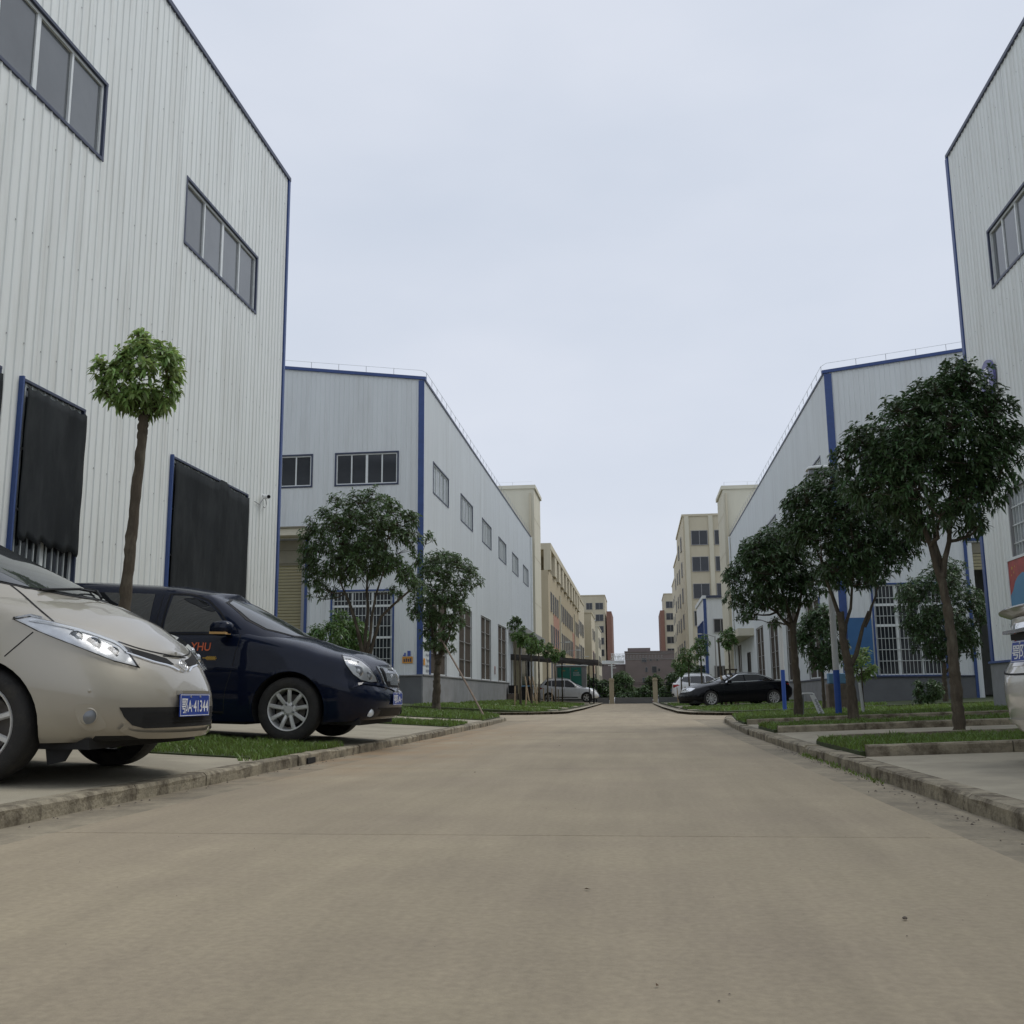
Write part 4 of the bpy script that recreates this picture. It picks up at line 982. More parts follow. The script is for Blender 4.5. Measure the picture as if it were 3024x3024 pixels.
LOB2_T = [(0.02, 0, 0.07), (0.02, 0, 0.67), (0.0, 0, 0.89), (-0.05, 0, 1.3), (-0.06, 0, 1.72), (-0.07, 0, 2.1), (0.03, 0, 0.89), (0.2, 0, 1.26), (0.38, 0, 1.71), (0.48, 0, 2.05)]
LOB3 = [(-0.25, -0.49, 3.17, 0.42), (-0.24, 0.02, 3.17, 0.42), (-0.23, 0.43, 3.17, 0.42), (-0.61, -0.34, 3.05, 0.33), (-0.6, -0.04, 3.05, 0.33), (-0.55, 0.39, 3.05, 0.33), (-0.74, -0.29, 2.83, 0.29), (-0.76, 0.23, 2.83, 0.29), (-0.98, -0.09, 2.62, 0.22), (-0.99, 0.19, 2.62, 0.22), (-1.0, -0.22, 2.23, 0.22), (-0.99, 0.16, 2.23, 0.22), (-0.36, -0.63, 2.73, 0.42), (-0.32, -0.0, 2.73, 0.42), (-0.33, 0.61, 2.73, 0.42), (0.09, -0.22, 2.81, 0.42), (0.08, 0.33, 2.81, 0.42), (0.18, -0.13, 2.38, 0.33), (0.21, 0.14, 2.38, 0.33), (-0.56, -0.49, 2.3, 0.31), (-0.51, -0.01, 2.3, 0.31), (-0.53, 0.41, 2.3, 0.31), (-0.79, -0.31, 1.94, 0.18), (-0.8, 0.31, 1.94, 0.18), (-0.12, -0.33, 2.12, 0.22), (-0.11, 0.07, 2.12, 0.22), (-0.1, 0.47, 2.12, 0.22), (-0.28, -0.54, 1.78, 0.08), (-0.27, 0.07, 1.78, 0.08), (-0.27, 0.49, 1.78, 0.08), (0.41, -0.05, 2.5, 0.31), (0.04, -0.32, 3.16, 0.31), (0.01, -0.07, 3.16, 0.31), (0.04, 0.42, 3.16, 0.31)]
LOB3_T = [(0.03, 0, 0.1), (0.03, 0, 0.72), (0.01, 0, 1.23), (0.01, 0, 1.73), (0.02, 0, 1.99)]
LOBS = [(-0.54, -0.66, 4.22, 0.18), (-0.53, -0.06, 4.22, 0.18), (-0.55, 0.58, 4.22, 0.18), (-0.14, -0.68, 4.26, 0.18), (-0.15, -0.04, 4.26, 0.18), (-0.16, 0.7, 4.26, 0.18), (0.17, -0.62, 4.3, 0.2), (0.17, 0.07, 4.3, 0.2), (0.21, 0.61, 4.3, 0.2), (0.53, -0.45, 4.06, 0.18), (0.5, 0.42, 4.06, 0.18), (0.82, -0.21, 3.92, 0.18), (0.83, 0.2, 3.92, 0.18), (-0.84, -0.41, 3.98, 0.18), (-0.84, 0.39, 3.98, 0.18), (-1.07, -0.4, 3.79, 0.2), (-1.04, 0.39, 3.79, 0.2), (-1.24, -0.28, 3.6, 0.18), (-1.22, 0.26, 3.6, 0.18), (-1.29, -0.15, 3.31, 0.18), (-1.32, 0.19, 3.31, 0.18), (-1.3, -0.22, 3.03, 0.18), (-1.33, 0.18, 3.03, 0.18), (-1.12, -0.36, 2.71, 0.18), (-1.17, 0.31, 2.71, 0.18), (-0.92, -0.39, 2.51, 0.12), (-0.91, 0.37, 2.51, 0.12), (-0.58, -0.6, 3.77, 0.24), (-0.62, -0.05, 3.77, 0.24), (-0.6, 0.51, 3.77, 0.24), (-0.23, -0.7, 3.83, 0.24), (-0.24, 0.01, 3.83, 0.24), (-0.2, 0.67, 3.83, 0.24), (0.14, -0.62, 3.82, 0.24), (0.18, 0.02, 3.82, 0.24), (0.15, 0.55, 3.82, 0.24), (0.47, -0.43, 3.62, 0.24), (0.46, 0.45, 3.62, 0.24), (0.8, -0.21, 3.54, 0.21), (0.79, 0.35, 3.54, 0.21), (0.94, -0.03, 3.1, 0.17), (1.18, 0.04, 3.53, 0.13), (0.03, -0.57, 3.37, 0.27), (0.05, 0.05, 3.37, 0.27), (0.03, 0.59, 3.37, 0.27), (-0.41, -0.7, 3.32, 0.27), (-0.42, 0.07, 3.32, 0.27), (-0.42, 0.57, 3.32, 0.27), (-0.86, -0.49, 3.33, 0.24), (-0.81, 0.42, 3.33, 0.24), (-0.61, -0.61, 2.88, 0.24), (-0.57, -0.01, 2.88, 0.24), (-0.61, 0.48, 2.88, 0.24), (-0.11, -0.75, 2.93, 0.24), (-0.07, -0.06, 2.93, 0.24), (-0.11, 0.7, 2.93, 0.24), (0.35, -0.4, 3.05, 0.24), (0.34, 0.0, 3.05, 0.24), (0.38, 0.47, 3.05, 0.24), (0.72, -0.33, 2.79, 0.21), (0.67, 0.31, 2.79, 0.21), (0.91, -0.21, 2.57, 0.15), (0.93, 0.26, 2.57, 0.15), (0.55, -0.4, 2.42, 0.12), (0.5, 0.37, 2.42, 0.12), (-1.03, -0.39, 2.96, 0.18), (-1.03, 0.41, 2.96, 0.18), (-1.14, -0.36, 2.36, 0.07), (-1.09, 0.3, 2.36, 0.07)]
LOBS_T = [(-0.09, 0, 1.29), (-0.12, 0, 1.57), (-0.11, 0, 1.75)]
LOBP = [(-0.03, -0.54, 4.02, 0.24), (-0.02, 0.07, 4.02, 0.24), (-0.03, 0.64, 4.02, 0.24), (0.27, -0.62, 4.05, 0.24), (0.33, 0.02, 4.05, 0.24), (0.33, 0.55, 4.05, 0.24), (0.64, -0.45, 3.88, 0.27), (0.64, 0.42, 3.88, 0.27), (0.91, -0.27, 3.66, 0.24), (0.92, 0.29, 3.66, 0.24), (1.2, -0.05, 3.4, 0.14), (-0.23, -0.5, 3.77, 0.24), (-0.24, -0.06, 3.77, 0.24), (-0.28, 0.51, 3.77, 0.24), (-0.48, -0.36, 3.44, 0.2), (-0.43, 0.38, 3.44, 0.2), (0.16, -0.62, 3.55, 0.33), (0.18, 0.03, 3.55, 0.33), (0.16, 0.76, 3.55, 0.33), (0.74, -0.28, 3.29, 0.29), (0.75, 0.32, 3.29, 0.29), (-0.04, -0.63, 3.01, 0.33), (-0.06, -0.07, 3.01, 0.33), (-0.05, 0.59, 3.01, 0.33), (0.44, -0.48, 2.88, 0.29), (0.46, -0.03, 2.88, 0.29), (0.49, 0.51, 2.88, 0.29), (-0.56, -0.27, 2.94, 0.2), (-0.53, 0.19, 2.94, 0.2), (-0.6, -0.29, 2.61, 0.2), (-0.61, 0.27, 2.61, 0.2), (-0.15, -0.48, 2.47, 0.29), (-0.13, 0.01, 2.47, 0.29), (-0.15, 0.45, 2.47, 0.29), (0.37, -0.49, 2.38, 0.25), (0.37, 0.04, 2.38, 0.25), (0.41, 0.63, 2.38, 0.25), (0.67, -0.4, 2.67, 0.17), (0.68, 0.43, 2.67, 0.17), (-0.22, -0.43, 2.06, 0.17), (-0.18, 0.06, 2.06, 0.17), (-0.23, 0.54, 2.06, 0.17), (0.28, -0.64, 2.01, 0.17), (0.31, 0.07, 2.01, 0.17), (0.29, 0.68, 2.01, 0.17), (-0.03, -0.61, 1.77, 0.17), (-0.04, -0.05, 1.77, 0.17), (-0.06, 0.52, 1.77, 0.17), (0.23, -0.59, 1.69, 0.14), (0.2, -0.07, 1.69, 0.14), (0.25, 0.67, 1.69, 0.14), (-0.25, -0.49, 1.69, 0.1), (-0.24, 0.05, 1.69, 0.1), (-0.24, 0.43, 1.69, 0.1)]
LOBP_T = [(-0.0, 0, 0.15), (0.01, 0, 0.75), (0.03, 0, 1.16), (0.1, 0, 1.48)]
# left side
tree('ball_tree', 'clipped ball-headed young tree with bare trunk between the beige and navy vans', (-4.72, 9.2, .18),
     [(-.13, 0, 0), (-.11, 0, .7), (-.07, 0, 1.5), (-.04, 0, 2.2), (.0, 0, 2.9), (.0, 0, 3.15)], (-.04, 0, 3.54, .51, .48, .45), (40, .12), 700, (.082, .034), M['leaf_light'], 3, r0=.060, limb_r=.012, perwhorl=6, twigs=.9, bottom=3.12, droop=.5, shell=.9, spreadang=(35, 95), taper=.25)
tree('osmanthus_tree', 'many-stemmed bushy tree behind the navy van in front of the khaki shutter', (-5.25, 20.0, .22),
     [(0, 0, 0), (-.03, 0, .7), (-.09, 0, 1.2)], None, None, 2000, (.115, .030), M['leaf_mid'], 5, r0=.10, limb_r=.020, perwhorl=8, twigs=.9, shape=LOBS,
     forks=[((-.05, 0, .9), (-.28, .05, 1.75), (-.52, 0, 2.45), .045), ((-.05, 0, 1.0), (.22, 0, 1.95), (.75, .1, 2.45), .042), ((-.09, 0, 1.1), (-.07, .1, 2.1), (-.1, .1, 2.8), .042), ((-.09, 0, 1.1), (.08, -.15, 2.0), (.3, -.2, 2.8), .035), ((-.07, 0, 1.0), (-.4, -.1, 2.2), (-.62, -.1, 2.7), .032)])
tree('osmanthus_tree', 'bushy tree held by a slanting prop pole at the left corner', (-5.27, 27.0, .2),
     [(0, 0, 0), (.01, 0, .75), (.03, 0, 1.2), (.08, 0, 1.5)], None, None, 1700, (.10, .034), M['leaf_mid'], 8, r0=.125, limb_r=.022, perwhorl=8, twigs=.6, shape=LOBP,
     forks=[((.05, 0, 1.25), (.3, 0, 1.9), (.5, 0, 2.5), .045), ((.03, 0, 1.2), (-.1, 0, 1.9), (-.15, 0, 2.7), .045), ((.05, 0, 1.3), (.15, .2, 2.1), (.2, .2, 3.0), .04)])
pr = thing('prop_pole', (-3.47, 23.6, .1), 'slanting wooden prop pole leaning against the left corner tree', 'pole')
m_ = MB(); m_.tube([(-3.47, 23.6, .1), (-4.35, 25.3, 1.2), (-5.25, 26.9, 2.3)], [.024, .022, .02], 7); m_.build('pole', M['pole_wood'], pr)
tree('small_tree', 'small fresh green tree by the khaki shutter behind the navy van bonnet', (-10.2, 34.6, .3),
     [(0, 0, 0), (0, 0, 1.2), (.0, 0, 1.9)], (0, 0, 2.35, 1.3, 1.0, .85), (22, .28), 500, (.2, .06), M['leaf_sap'], 12, r0=.05, limb_r=.02, twigs=.4, droop=.6)
# right side
tree('osmanthus_tree', 'tallest nearest right-hand tree with patchy bare trunk and dense dark crown', (3.62, 11.9, .15),
     [(-.15, 0, -.05), (-.15, 0, .5), (-.15, 0, .95), (-.17, 0, 1.39), (-.21, 0, 1.75)], None, None, 2700, (.092, .027), M['leaf_dark'], 21, r0=.066, limb_r=.026, perwhorl=9, twigs=.25, shape=LOB1, taper=.35,
     forks=[((-.20, 0, 1.6), (-.29, 0, 2.05), (-.40, 0, 2.6), .042), ((-.19, 0, 1.7), (-.09, 0, 2.1), (-.02, 0, 2.7), .036), ((-.2, 0, 1.65), (-.2, .15, 2.1), (-.1, .3, 2.8), .03)])
tree('osmanthus_tree', 'forked right-hand tree before the blue panel, its crown merging with the nearest one', (3.36, 17.1, .13),
     [(.03, 0, -.05), (.02, 0, .65), (.0, 0, .95), (-.05, 0, 1.35), (-.06, 0, 1.75)], None, None, 2300, (.100, .030), M['leaf_dark'], 22, r0=.085, limb_r=.026, perwhorl=9, twigs=.25, shape=LOB2,
     forks=[((.02, 0, .86), (.2, 0, 1.26), (.38, 0, 1.75), .045), ((.30, 0, 1.5), (.42, 0, 1.8), (.55, 0, 2.15), .028), ((-.06, 0, 1.5), (-.15, .1, 2.0), (-.3, .1, 2.6), .04), ((-.03, 0, 1.3), (.1, 0, 1.8), (.2, 0, 2.5), .032)])
tree('osmanthus_tree', 'right-hand tree with a low spreading crown above the A-frame board', (2.86, 19.4, .12),
     [(.03, 0, -.05), (.03, 0, .7), (.01, 0, 1.25), (.01, 0, 1.75)], None, None, 1900, (.100, .031), M['leaf_dark'], 23, r0=.085, limb_r=.026, perwhorl=9, twigs=.3, shape=LOB3,
     forks=[((.0, 0, 1.65), (-.26, 0, 1.95), (-.6, 0, 2.15), .036), ((.01, 0, 1.6), (.14, 0, 2.0), (.25, 0, 2.5), .038), ((.01, 0, 1.7), (-.1, .1, 2.2), (-.2, .1, 2.7), .036)])
tree('osmanthus_tree', 'dark dense tree in the shade beside the open doorway', (9.3, 33.0, .25),
     [(0, 0, 0), (0, 0, .7), (.05, 0, 1.2)], (.1, 0, 2.75, 1.55, 1.3, 1.75), (52, .38), 2300, (.13, .042), M['leaf_dark'], 24, r0=.09, limb_r=.018, perwhorl=7, twigs=.4,
     forks=[((.05, 0, .9), (.5, 0, 1.5), (.9, 0, 2.2), .035)])
tree('small_tree', 'slender small tree behind the blue banded post', (4.42, 25.6, .15),
     [(0, 0, 0), (0, 0, .6), (0, 0, 1.1)], (.0, 0, 1.75, .58, .55, .95), (14, .27), 800, (.13, .04), M['leaf_dark'], 25, r0=.05, limb_r=.02, perwhorl=6, twigs=.4)
tree('bush', 'low rounded bush in front of the grey plinth beside the doorway', (8.1, 30.5, .25),
     [(0, 0, 0), (0, 0, .15)], (0, 0, .38, .45, .4, .36), (8, .18), 320, (.1, .035), M['leaf_dark'], 26, cat='bush', r0=.03, limb_r=.012, twigs=.3)
tree('sapling', 'tiny leafy sapling tied to a pale stake before the blue panel', (4.35, 20.9, .17),
     [(0, 0, 0), (0, 0, .6), (0, 0, .9)], (0, 0, .95, .32, .3, .28), (7, .12), 90, (.13, .04), M['leaf_light'], 27, r0=.018, limb_r=.008, twigs=.6, cat='sapling')
stk = thing('stake', (4.28, 20.6, .15), 'pale concrete-grey stake beside the tiny sapling', 'stake')
m_ = MB(); m_.tube([(4.28, 20.6, .1), (4.24, 20.6, .78)], .03, 6); m_.build('pole', M['post_white'], stk)

# saplings with clipped heads
def sapling(label, x, y, z, h, r, seed, group, sticks=2, lm='leaf_sap'):
    stakeof = ' '.join(label.split()[:8])
    tree('ball_sapling', label, (x, y, z), [(0, 0, 0), (0, 0, h * .5), (.0, 0, h - r * 1.2)], (0, 0, h - r, r, r, r * 1.15), (8, r * .45), 170, (.15, .055), M[lm], seed, group=group, r0=.055, limb_r=.015, twigs=.2, perwhorl=5, cat='sapling')
    rr = random.Random(seed)
    for k in range(sticks):
        s_ = thing('stake', (x + (.25 if k else -.22), y - .25, z), ('left' if not k else 'right') + ' short stake at ' + stakeof, 'stake')
        m_ = MB(); X = x + (.25 if k else -.22); m_.tube([(X, y - .25, z - .05), (X - rr.uniform(-.05, .05), y - .2, z + .85)], .03, 5); m_.build('pole', M['stake'], s_)
GL = 'clipped saplings in a row left of the road'
sapling('first staked sapling of the left row, in front of the dark entrance', -4.95, 44.0, .17, 3.3, .36, 41, GL)
sapling('second sapling of the left row with the roundest head', -4.92, 48.4, .17, 3.3, .44, 42, GL)
sapling('third sapling of the left row with small high head', -4.9, 52, .17, 3.25, .33, 43, GL, 1)
sapling('fourth sapling of the left row over the white car rear', -4.9, 57, .17, 3.25, .36, 44, GL, 1)
sapling('fifth sapling of the left row over the white car middle', -4.9, 62.5, .17, 3.2, .34, 45, GL, 1)
sapling('sixth and farthest sapling of the left row over the white car door', -4.9, 68.2, .17, 3.35, .32, 46, GL, 1)
tree('ball_sapling', 'thin sapling with tiny tuft above the entrance canopy', (-6.1, 52, .2), [(0, 0, 0), (0, 0, 2.5), (0, 0, 3.9)], (0, 0, 4.1, .3, .3, .35), (6, .15), 60, (.19, .07), M['leaf_mid'], 47, r0=.05, limb_r=.015, cat='sapling')
GR = 'clipped saplings right of the road'
sapling('right sapling with bright round head above the black saloon windows', 3.85, 44, .15, 3.15, .40, 51, GR)
sapling('right sapling behind the black saloon bonnet', 3.05, 50, .15, 3.1, .48, 52, GR, 1)
sapling('leafy right sapling left of the black saloon bonnet', 2.7, 55, .15, 2.9, .5, 53, GR, 1)
sapling('small right sapling over the white wagon roof', 2.5, 60, .15, 2.6, .55, 54, GR, 1)
bs = thing('bare_trunk', (3.45, 43.8, .1), 'bare topless sapling trunk in front of the black saloon', 'tree')
m_ = MB(); m_.tube([(3.45, 43.8, .1), (3.46, 43.8, 1.3), (3.42, 43.8, 2.9)], [.055, .045, .04], 7); m_.build('trunk', M['bark'], bs)
for x in (3.6, 3.95, 3.7, 4.1):
    pass
for x, lab in ((3.52, 'brown stake at the bare trunk in front of the saloon front door'), (3.92, 'brown stake at the bright-headed sapling in front of the saloon')):
    s_ = thing('stake', (x, 43.4, .1), lab, 'stake'); m_ = MB(); m_.tube([(x + .08, 43.4, .05), (x - .08, 43.5, 1.35)], .05, 6); m_.build('pole', M['stake'], s_)
tf = thing('tree_brace', (3.85, 43.9, .1), 'brown wooden H-shaped brace round the bright-headed sapling', 'brace')
for x in (3.68, 4.08):
    m_ = MB(); m_.tube([(x, 43.9, 1.35), (x, 43.9, 1.62)], .035, 5); m_.build('leg', M['bark'], tf)
m_ = MB(); m_.tube([(3.6, 43.9, 1.6), (4.15, 43.9, 1.6)], .035, 5); m_.build('crossbar', M['bark'], tf)

# hedge and bushes beyond the low wall
def shrub(label, x, y, rx, rz, seed, lm='leaf_hedge', n=700, ls=.3, cz=None, name='shrub'):
    tree(name, label, (x, y, 0), [(0, 0, 0), (0, 0, max(.3, rz * .4))], (0, 0, cz or rz * .95, rx, rx * .8, rz), (14, min(rx, rz) * .42), n, (ls, ls * .42), M[lm], seed, cat='shrub', r0=.08, limb_r=.03, twigs=.1, perwhorl=6, group='shrubs beyond the low wall')
shrub('large round dark shrub behind the white estate car', 4.3, 82, 1.9, 1.45, 61, n=1300, ls=.24)
shrub('shrub with lighter top behind the saplings on the right', 3.9, 88, 1.2, 1.75, 62, 'leaf_mid', n=900, ls=.26)
shrub('dark shrub beyond the wall left of the left gate pillar', -3.2, 84, 1.3, .95, 63, n=900, ls=.24)
shrub('dark shrub behind the green kiosk', -4.9, 86, 1.3, 1.15, 64, n=900, ls=.24)
shrub('light green shrub seen between the gate pillars, right half', .45, 96, 1.15, .72, 65, 'leaf_mid', n=900, ls=.22)
shrub('dark low shrub seen between the gate pillars, centre', -.8, 98, .9, .42, 66, n=700, ls=.22)
shrub('tall feathery shrub just right of the left gate pillar', -1.9, 118, 1.5, 1.75, 67, 'leaf_mid', n=1000, ls=.28)
shrub('slim tree before the grey factory, right half', 2.4, 150, 1.4, 1.9, 68, 'leaf_mid', n=700, ls=.32)
shrub('dark shrub just right of the right gate pillar', 2.6, 92, .9, .7, 69, n=600, ls=.22)
hd = MB()
for k in range(1): pass
hedge = tree('hedge', 'low dark hedge along the verge beyond the low wall', (0, 108, 0), [(0, 0, 0), (0, 0, .3)], (0, 0, .15, 9, .8, .42), (30, .5), 2600, (.24, .10), M['leaf_hedge'], 70, cat='hedge', r0=.05, limb_r=.02, twigs=0)

# ------------------------------------------------------------------ cars
def interp(tab, x):
    if x <= tab[0][0]: return tab[0][1]
    for (a, va), (b_, vb) in zip(tab[:-1], tab[1:]):
        if x <= b_:
            t = (x - a) / (b_ - a); t = t * t * (3 - 2 * t) * .35 + t * .65
            return va + (vb - va) * t
    return tab[-1][1]
def half_plan(w_, xr, xf, cr, cf, nr, nf, ns=30, na=12):
    """half outline from rear centre (y=0) round the side (y=w) to the front centre"""
    pts = []
    for k in range(na):
        a = math.pi / 2 * k / na; s_, c_ = math.sin(a), math.cos(a)
        pts.append((xr + cr - cr * c_ ** (2 / nr), w_ * s_ ** (2 / nr)))
    for k in range(ns):
        f = k / ns; pts.append((xr + cr + (xf - cf - xr - cr) * f, w_))
    for k in range(na + 5):
        a = math.pi / 2 * k / (na + 4); s_, c_ = math.sin(a), math.cos(a)
        pts.append((xf - cf + cf * max(s_, 0) ** (2 / nf), w_ * max(c_, 0) ** (2 / nf)))
    return pts
def rings_to_mesh(mb, rings, lid_bottom=True, lid_top=None):
    """rings: list of half outlines [(x,y,z)...]; mirrored and skinned; lid_top(x,y,w,z)->z gives crown"""
    n = len(rings[0]); full = []
    for r in rings:
        full.append([Vector(p) for p in r] + [Vector((p[0], -p[1], p[2])) for p in reversed(r[1:-1])])
    m = len(full[0]); vs_ = [v for r in full for v in r]; fs = []
    for i in range(len(full) - 1):
        for k in range(m):
            k2 = (k + 1) % m
            fs.append((i * m + k, (i + 1) * m + k, (i + 1) * m + k2, i * m + k2))
    def lid(ri, crown, flip):
        r = full[ri]; base = len(vs_); nc = 9; grid = []
        for k in range(n):
            a = r[k]; b_ = r[(m - k) % m]
            row = []
            for j in range(nc):
                if k in (0, n - 1): row.append(ri * m + k); continue
                if j == 0: row.append(ri * m + k); continue
                if j == nc - 1: row.append(ri * m + (m - k) % m); continue
                t = j / (nc - 1); p = a.lerp(b_, t)
                if crown: p.z += crown(p.x, abs(2 * t - 1))
                vs_.append(p); row.append(len(vs_) - 1)
            grid.append(row)
        for k in range(n - 1):
            for j in range(nc - 1):
                q = [grid[k][j], grid[k + 1][j], grid[k + 1][j + 1], grid[k][j + 1]]
                u_ = []
                for a in q:
                    if a not in u_: u_.append(a)
                if len(u_) > 2: fs.append(tuple(u_ if not flip else u_[::-1]))
    if lid_bottom: lid(0, None, True)
    if lid_top: lid(len(full) - 1, lid_top, False)
    mb.add(vs_, fs)

def fix_normals(me):
    bm = bmesh.new(); bm.from_mesh(me); bmesh.ops.remove_doubles(bm, verts=bm.verts, dist=1e-4)
    bmesh.ops.recalc_face_normals(bm, faces=bm.faces); bm.to_mesh(me); bm.free()

class Car:
    def __init__(s, name, label, cat, loc, rz, paint, sp, tilt=0, group=None):
        s.sp = sp; s.paint = paint
        s.root = thing(name, loc, label, cat, group); s.root.rotation_euler = (0, tilt, rz)
        W = sp['W']
        rings = []
        prof = sp['prof']      # (f, wscale, xf, xr)
        for f, ws, xf, xr in prof:
            hp = half_plan(W * ws, xr, xf, sp['cr'], sp['cf'] * (1.0 if f < .9 else .97), sp.get('nr', 2.6), sp.get('nf', 2.3))
            ring = []
            for x, y in hp:
                zb = interp(sp['zb'], x); zt = interp(sp['belt'], x)
                ring.append((x, y, zb + (zt - zb) * f))
            rings.append(ring)
        mb = MB()
        rings_to_mesh(mb, rings, True, lambda x, q: interp(sp['crown'], x) * (1 - q * q))
        lower = mb.build('body', [paint, M['under']], s.root, world=False); fix_normals(lower.data)
        # wheel arches
        cut = MB()
        for wx in (0, -sp['wb']):
            cut.lathe([(.0001, -1.2), (sp['arch'], -1.2), (sp['arch'], -W + .32), (sp['arch'], -W + .36), (.0001, -W + .36)], 40, (wx, 0, sp['wr']), 'y')
            cut.lathe([(.0001, W - .36), (sp['arch'], W - .36), (sp['arch'], W - .32), (sp['arch'], 1.2), (.0001, 1.2)], 40, (wx, 0, sp['wr']), 'y')
        co = cut.build('cutter', M['under'], None, world=False); fix_normals(co.data)
        co.location = lower.matrix_world.translation if False else (0, 0, 0)
        lower.parent = None
        md = lower.modifiers.new('b', 'BOOLEAN'); md.operation = 'DIFFERENCE'; md.object = co; md.solver = 'EXACT'
        dg = bpy.context.evaluated_depsgraph_get(); dg.update()
        me = bpy.data.meshes.new_from_object(lower.evaluated_get(dg)); lower.modifiers.clear(); lower.data = me
        bpy.data.objects.remove(co); lower.parent = s.root
        me.materials.clear(); me.materials.append(paint); me.materials.append(M['under'])
        # faces inside the arches and below become underbody
        for p in me.polygons:
            c_ = p.center; inarch = False
            for wx in (0, -sp['wb']):
                d = math.hypot(c_.x - wx, c_.z - sp['wr'])
                if d < sp['arch'] + .004 and abs(p.normal.y) < .35 and abs(c_.y) < W * .985: inarch = True
                if d < sp['arch'] and abs(c_.y) < W - .3: inarch = True
            if inarch or p.normal.z < -.8 and c_.z < .45: p.material_index = 1
        # greenhouse
        G = sp['gh']; gm = MB(); rings = []
        B = half_plan(G['wb'], G['xrb'], G['xfb'], G['crb'], G['cfb'], 2.4, G.get('n', 2.2)); T = half_plan(G['wt'], G['xrt'], G['xft'], G['crt'], G['cft'], 2.6, 2.6)
        for g_ in (0, .12, .25, .4, .55, .7, .82, .91, .965, 1.0):
            ring = []
            for (bx, by), (tx, ty) in zip(B, T):
                zb = interp(sp['belt'], bx) + interp(sp['crown'], bx) * (1 - min(1, (by / G['wb']) ** 2)) - .035
                zt = interp(G['roof'], tx)
                bulge = 4 * g_ * (1 - g_) * G.get('bulge', .02)
                e = g_ if g_ < .9 else g_
                k = 1 + bulge / max(G['wb'], .1)
                rr_ = 0
                x = bx + (tx - bx) * e; y = (by + (ty - by) * e) * k; z = zb + (zt - zb) * g_
                if g_ > .9:
                    z = zb + (zt - zb) * (g_ - (g_ - .9) ** 2 * 1.2); 
                    y = y - (g_ - .9) * .25 * (y / G['wb'])
                ring.append((x + (bulge * .9 if bx > G['xfb'] - G['cfb'] else 0), y, z))
            rings.append(ring)
        rings_to_mesh(gm, rings, False, lambda x, q: G['rc'] * (1 - q * q))
        gob = gm.build('cab', paint, s.root, world=False); fix_normals(gob.data)
        bm = bmesh.new(); bm.from_mesh(me); bm.from_mesh(gob.data); bpy.data.objects.remove(gob)
        bm.to_mesh(me); bm.free()
        me.polygons.foreach_set('use_smooth', [True] * len(me.polygons)); me.set_sharp_from_angle(angle=R(38)); me.update()
        s.body = lower
        s.bvh = BVHTree.FromPolygons([v.co.copy() for v in me.vertices], [tuple(p.vertices) for p in me.polygons])
        s.frames = {'side': ((1, 0), (0, 1)), 'front': ((0, 1), (-1, 0)), 'rear': ((0, -1), (1, 0))}
    def frame(s, fr, mirror):
        u, d = s.frames[fr] if isinstance(fr, str) else fr
        u = Vector((u[0], u[1], 0)); d = Vector((d[0], d[1], 0))
        if fr == 'top': pass
        if mirror: u.y = -u.y; d.y = -d.y
        return u.normalized(), Vector((0, 0, 1)), d.normalized()
    def cast(s, a, b_, fr, mirror=False, off=0.0):
        u, v, d = s.frame(fr, mirror)
        o = u * a + v * b_ - d * 4
        h = s.bvh.ray_cast(o, d)
        if h[0] is None:
            q = s.bvh.find_nearest(u * a + v * b_ - d * 1.2); h = (q[0], q[1])
        n = h[1]
        if n.dot(d) > 0: n = -n
        return h[0] + n * off, n
    def patch(s, name, poly, fr, m_, off=.004, mirror=False, res=.05, parent=None, smooth=True, curve=False, rim=.012):
        P = [Vector(p) for p in poly]
        if curve:
            q = []
            n = len(P)
            for i in range(n):
                p0, p1, p2, p3 = P[i - 1], P[i], P[(i + 1) % n], P[(i + 2) % n]
                for k in range(4):
                    t = k / 4
                    q.append(.5 * ((2 * p1) + (-p0 + p2) * t + (2 * p0 - 5 * p1 + 4 * p2 - p3) * t * t + (-p0 + 3 * p1 - 3 * p2 + p3) * t ** 3))
            P = q
        bd = []
        for i in range(len(P)):
            a, b_ = P[i], P[(i + 1) % len(P)]; n = max(1, int((b_ - a).length / res))
            for k in range(n): bd.append(a.lerp(b_, k / n))
        xs = [p.x for p in bd]; ysl = [p.y for p in bd]
        inner = []
        x = min(xs) + res * .5
        def inside(px, py):
            c = False
            for i in range(len(bd)):
                a, b_ = bd[i], bd[i - 1]
                if (a.y > py) != (b_.y > py) and px < (b_.x - a.x) * (py - a.y) / (b_.y - a.y) + a.x: c = not c
            return c
        while x < max(xs):
            y = min(ysl) + res * .5
            while y < max(ysl):
                if inside(x, y) and min((Vector((x, y)) - q).length for q in bd) > res * .35: inner.append(Vector((x, y)))
                y += res
            x += res
        nb = len(bd)
        r = delaunay_2d_cdt(bd + inner, [(i, (i + 1) % nb) for i in range(nb)], [], 1, 1e-5)
        v2, f2 = r[0], r[2]
        vs_ = []; nn = []
        for p in v2:
            q, n_ = s.cast(p.x, p.y, fr, mirror, off); vs_.append(q); nn.append(n_)
        ed = {}
        for f in f2:
            for i in range(len(f)):
                a, b_ = f[i], f[(i + 1) % len(f)]; ed[(a, b_)] = 1
        bedge = [(a, b_) for (a, b_) in ed if (b_, a) not in ed]
        base = len(vs_); idx = {}
        for a, b_ in bedge:
            for k in (a, b_):
                if k not in idx: idx[k] = len(vs_); vs_.append(vs_[k] - nn[k] * (off + rim))
        fs = list(f2) + [(b_, a, idx[a], idx[b_]) for a, b_ in bedge]
        mb = MB(); mb.add(vs_, fs)
        return mb.build(name, m_, parent or s.root, smooth=smooth, angle=50, world=False)
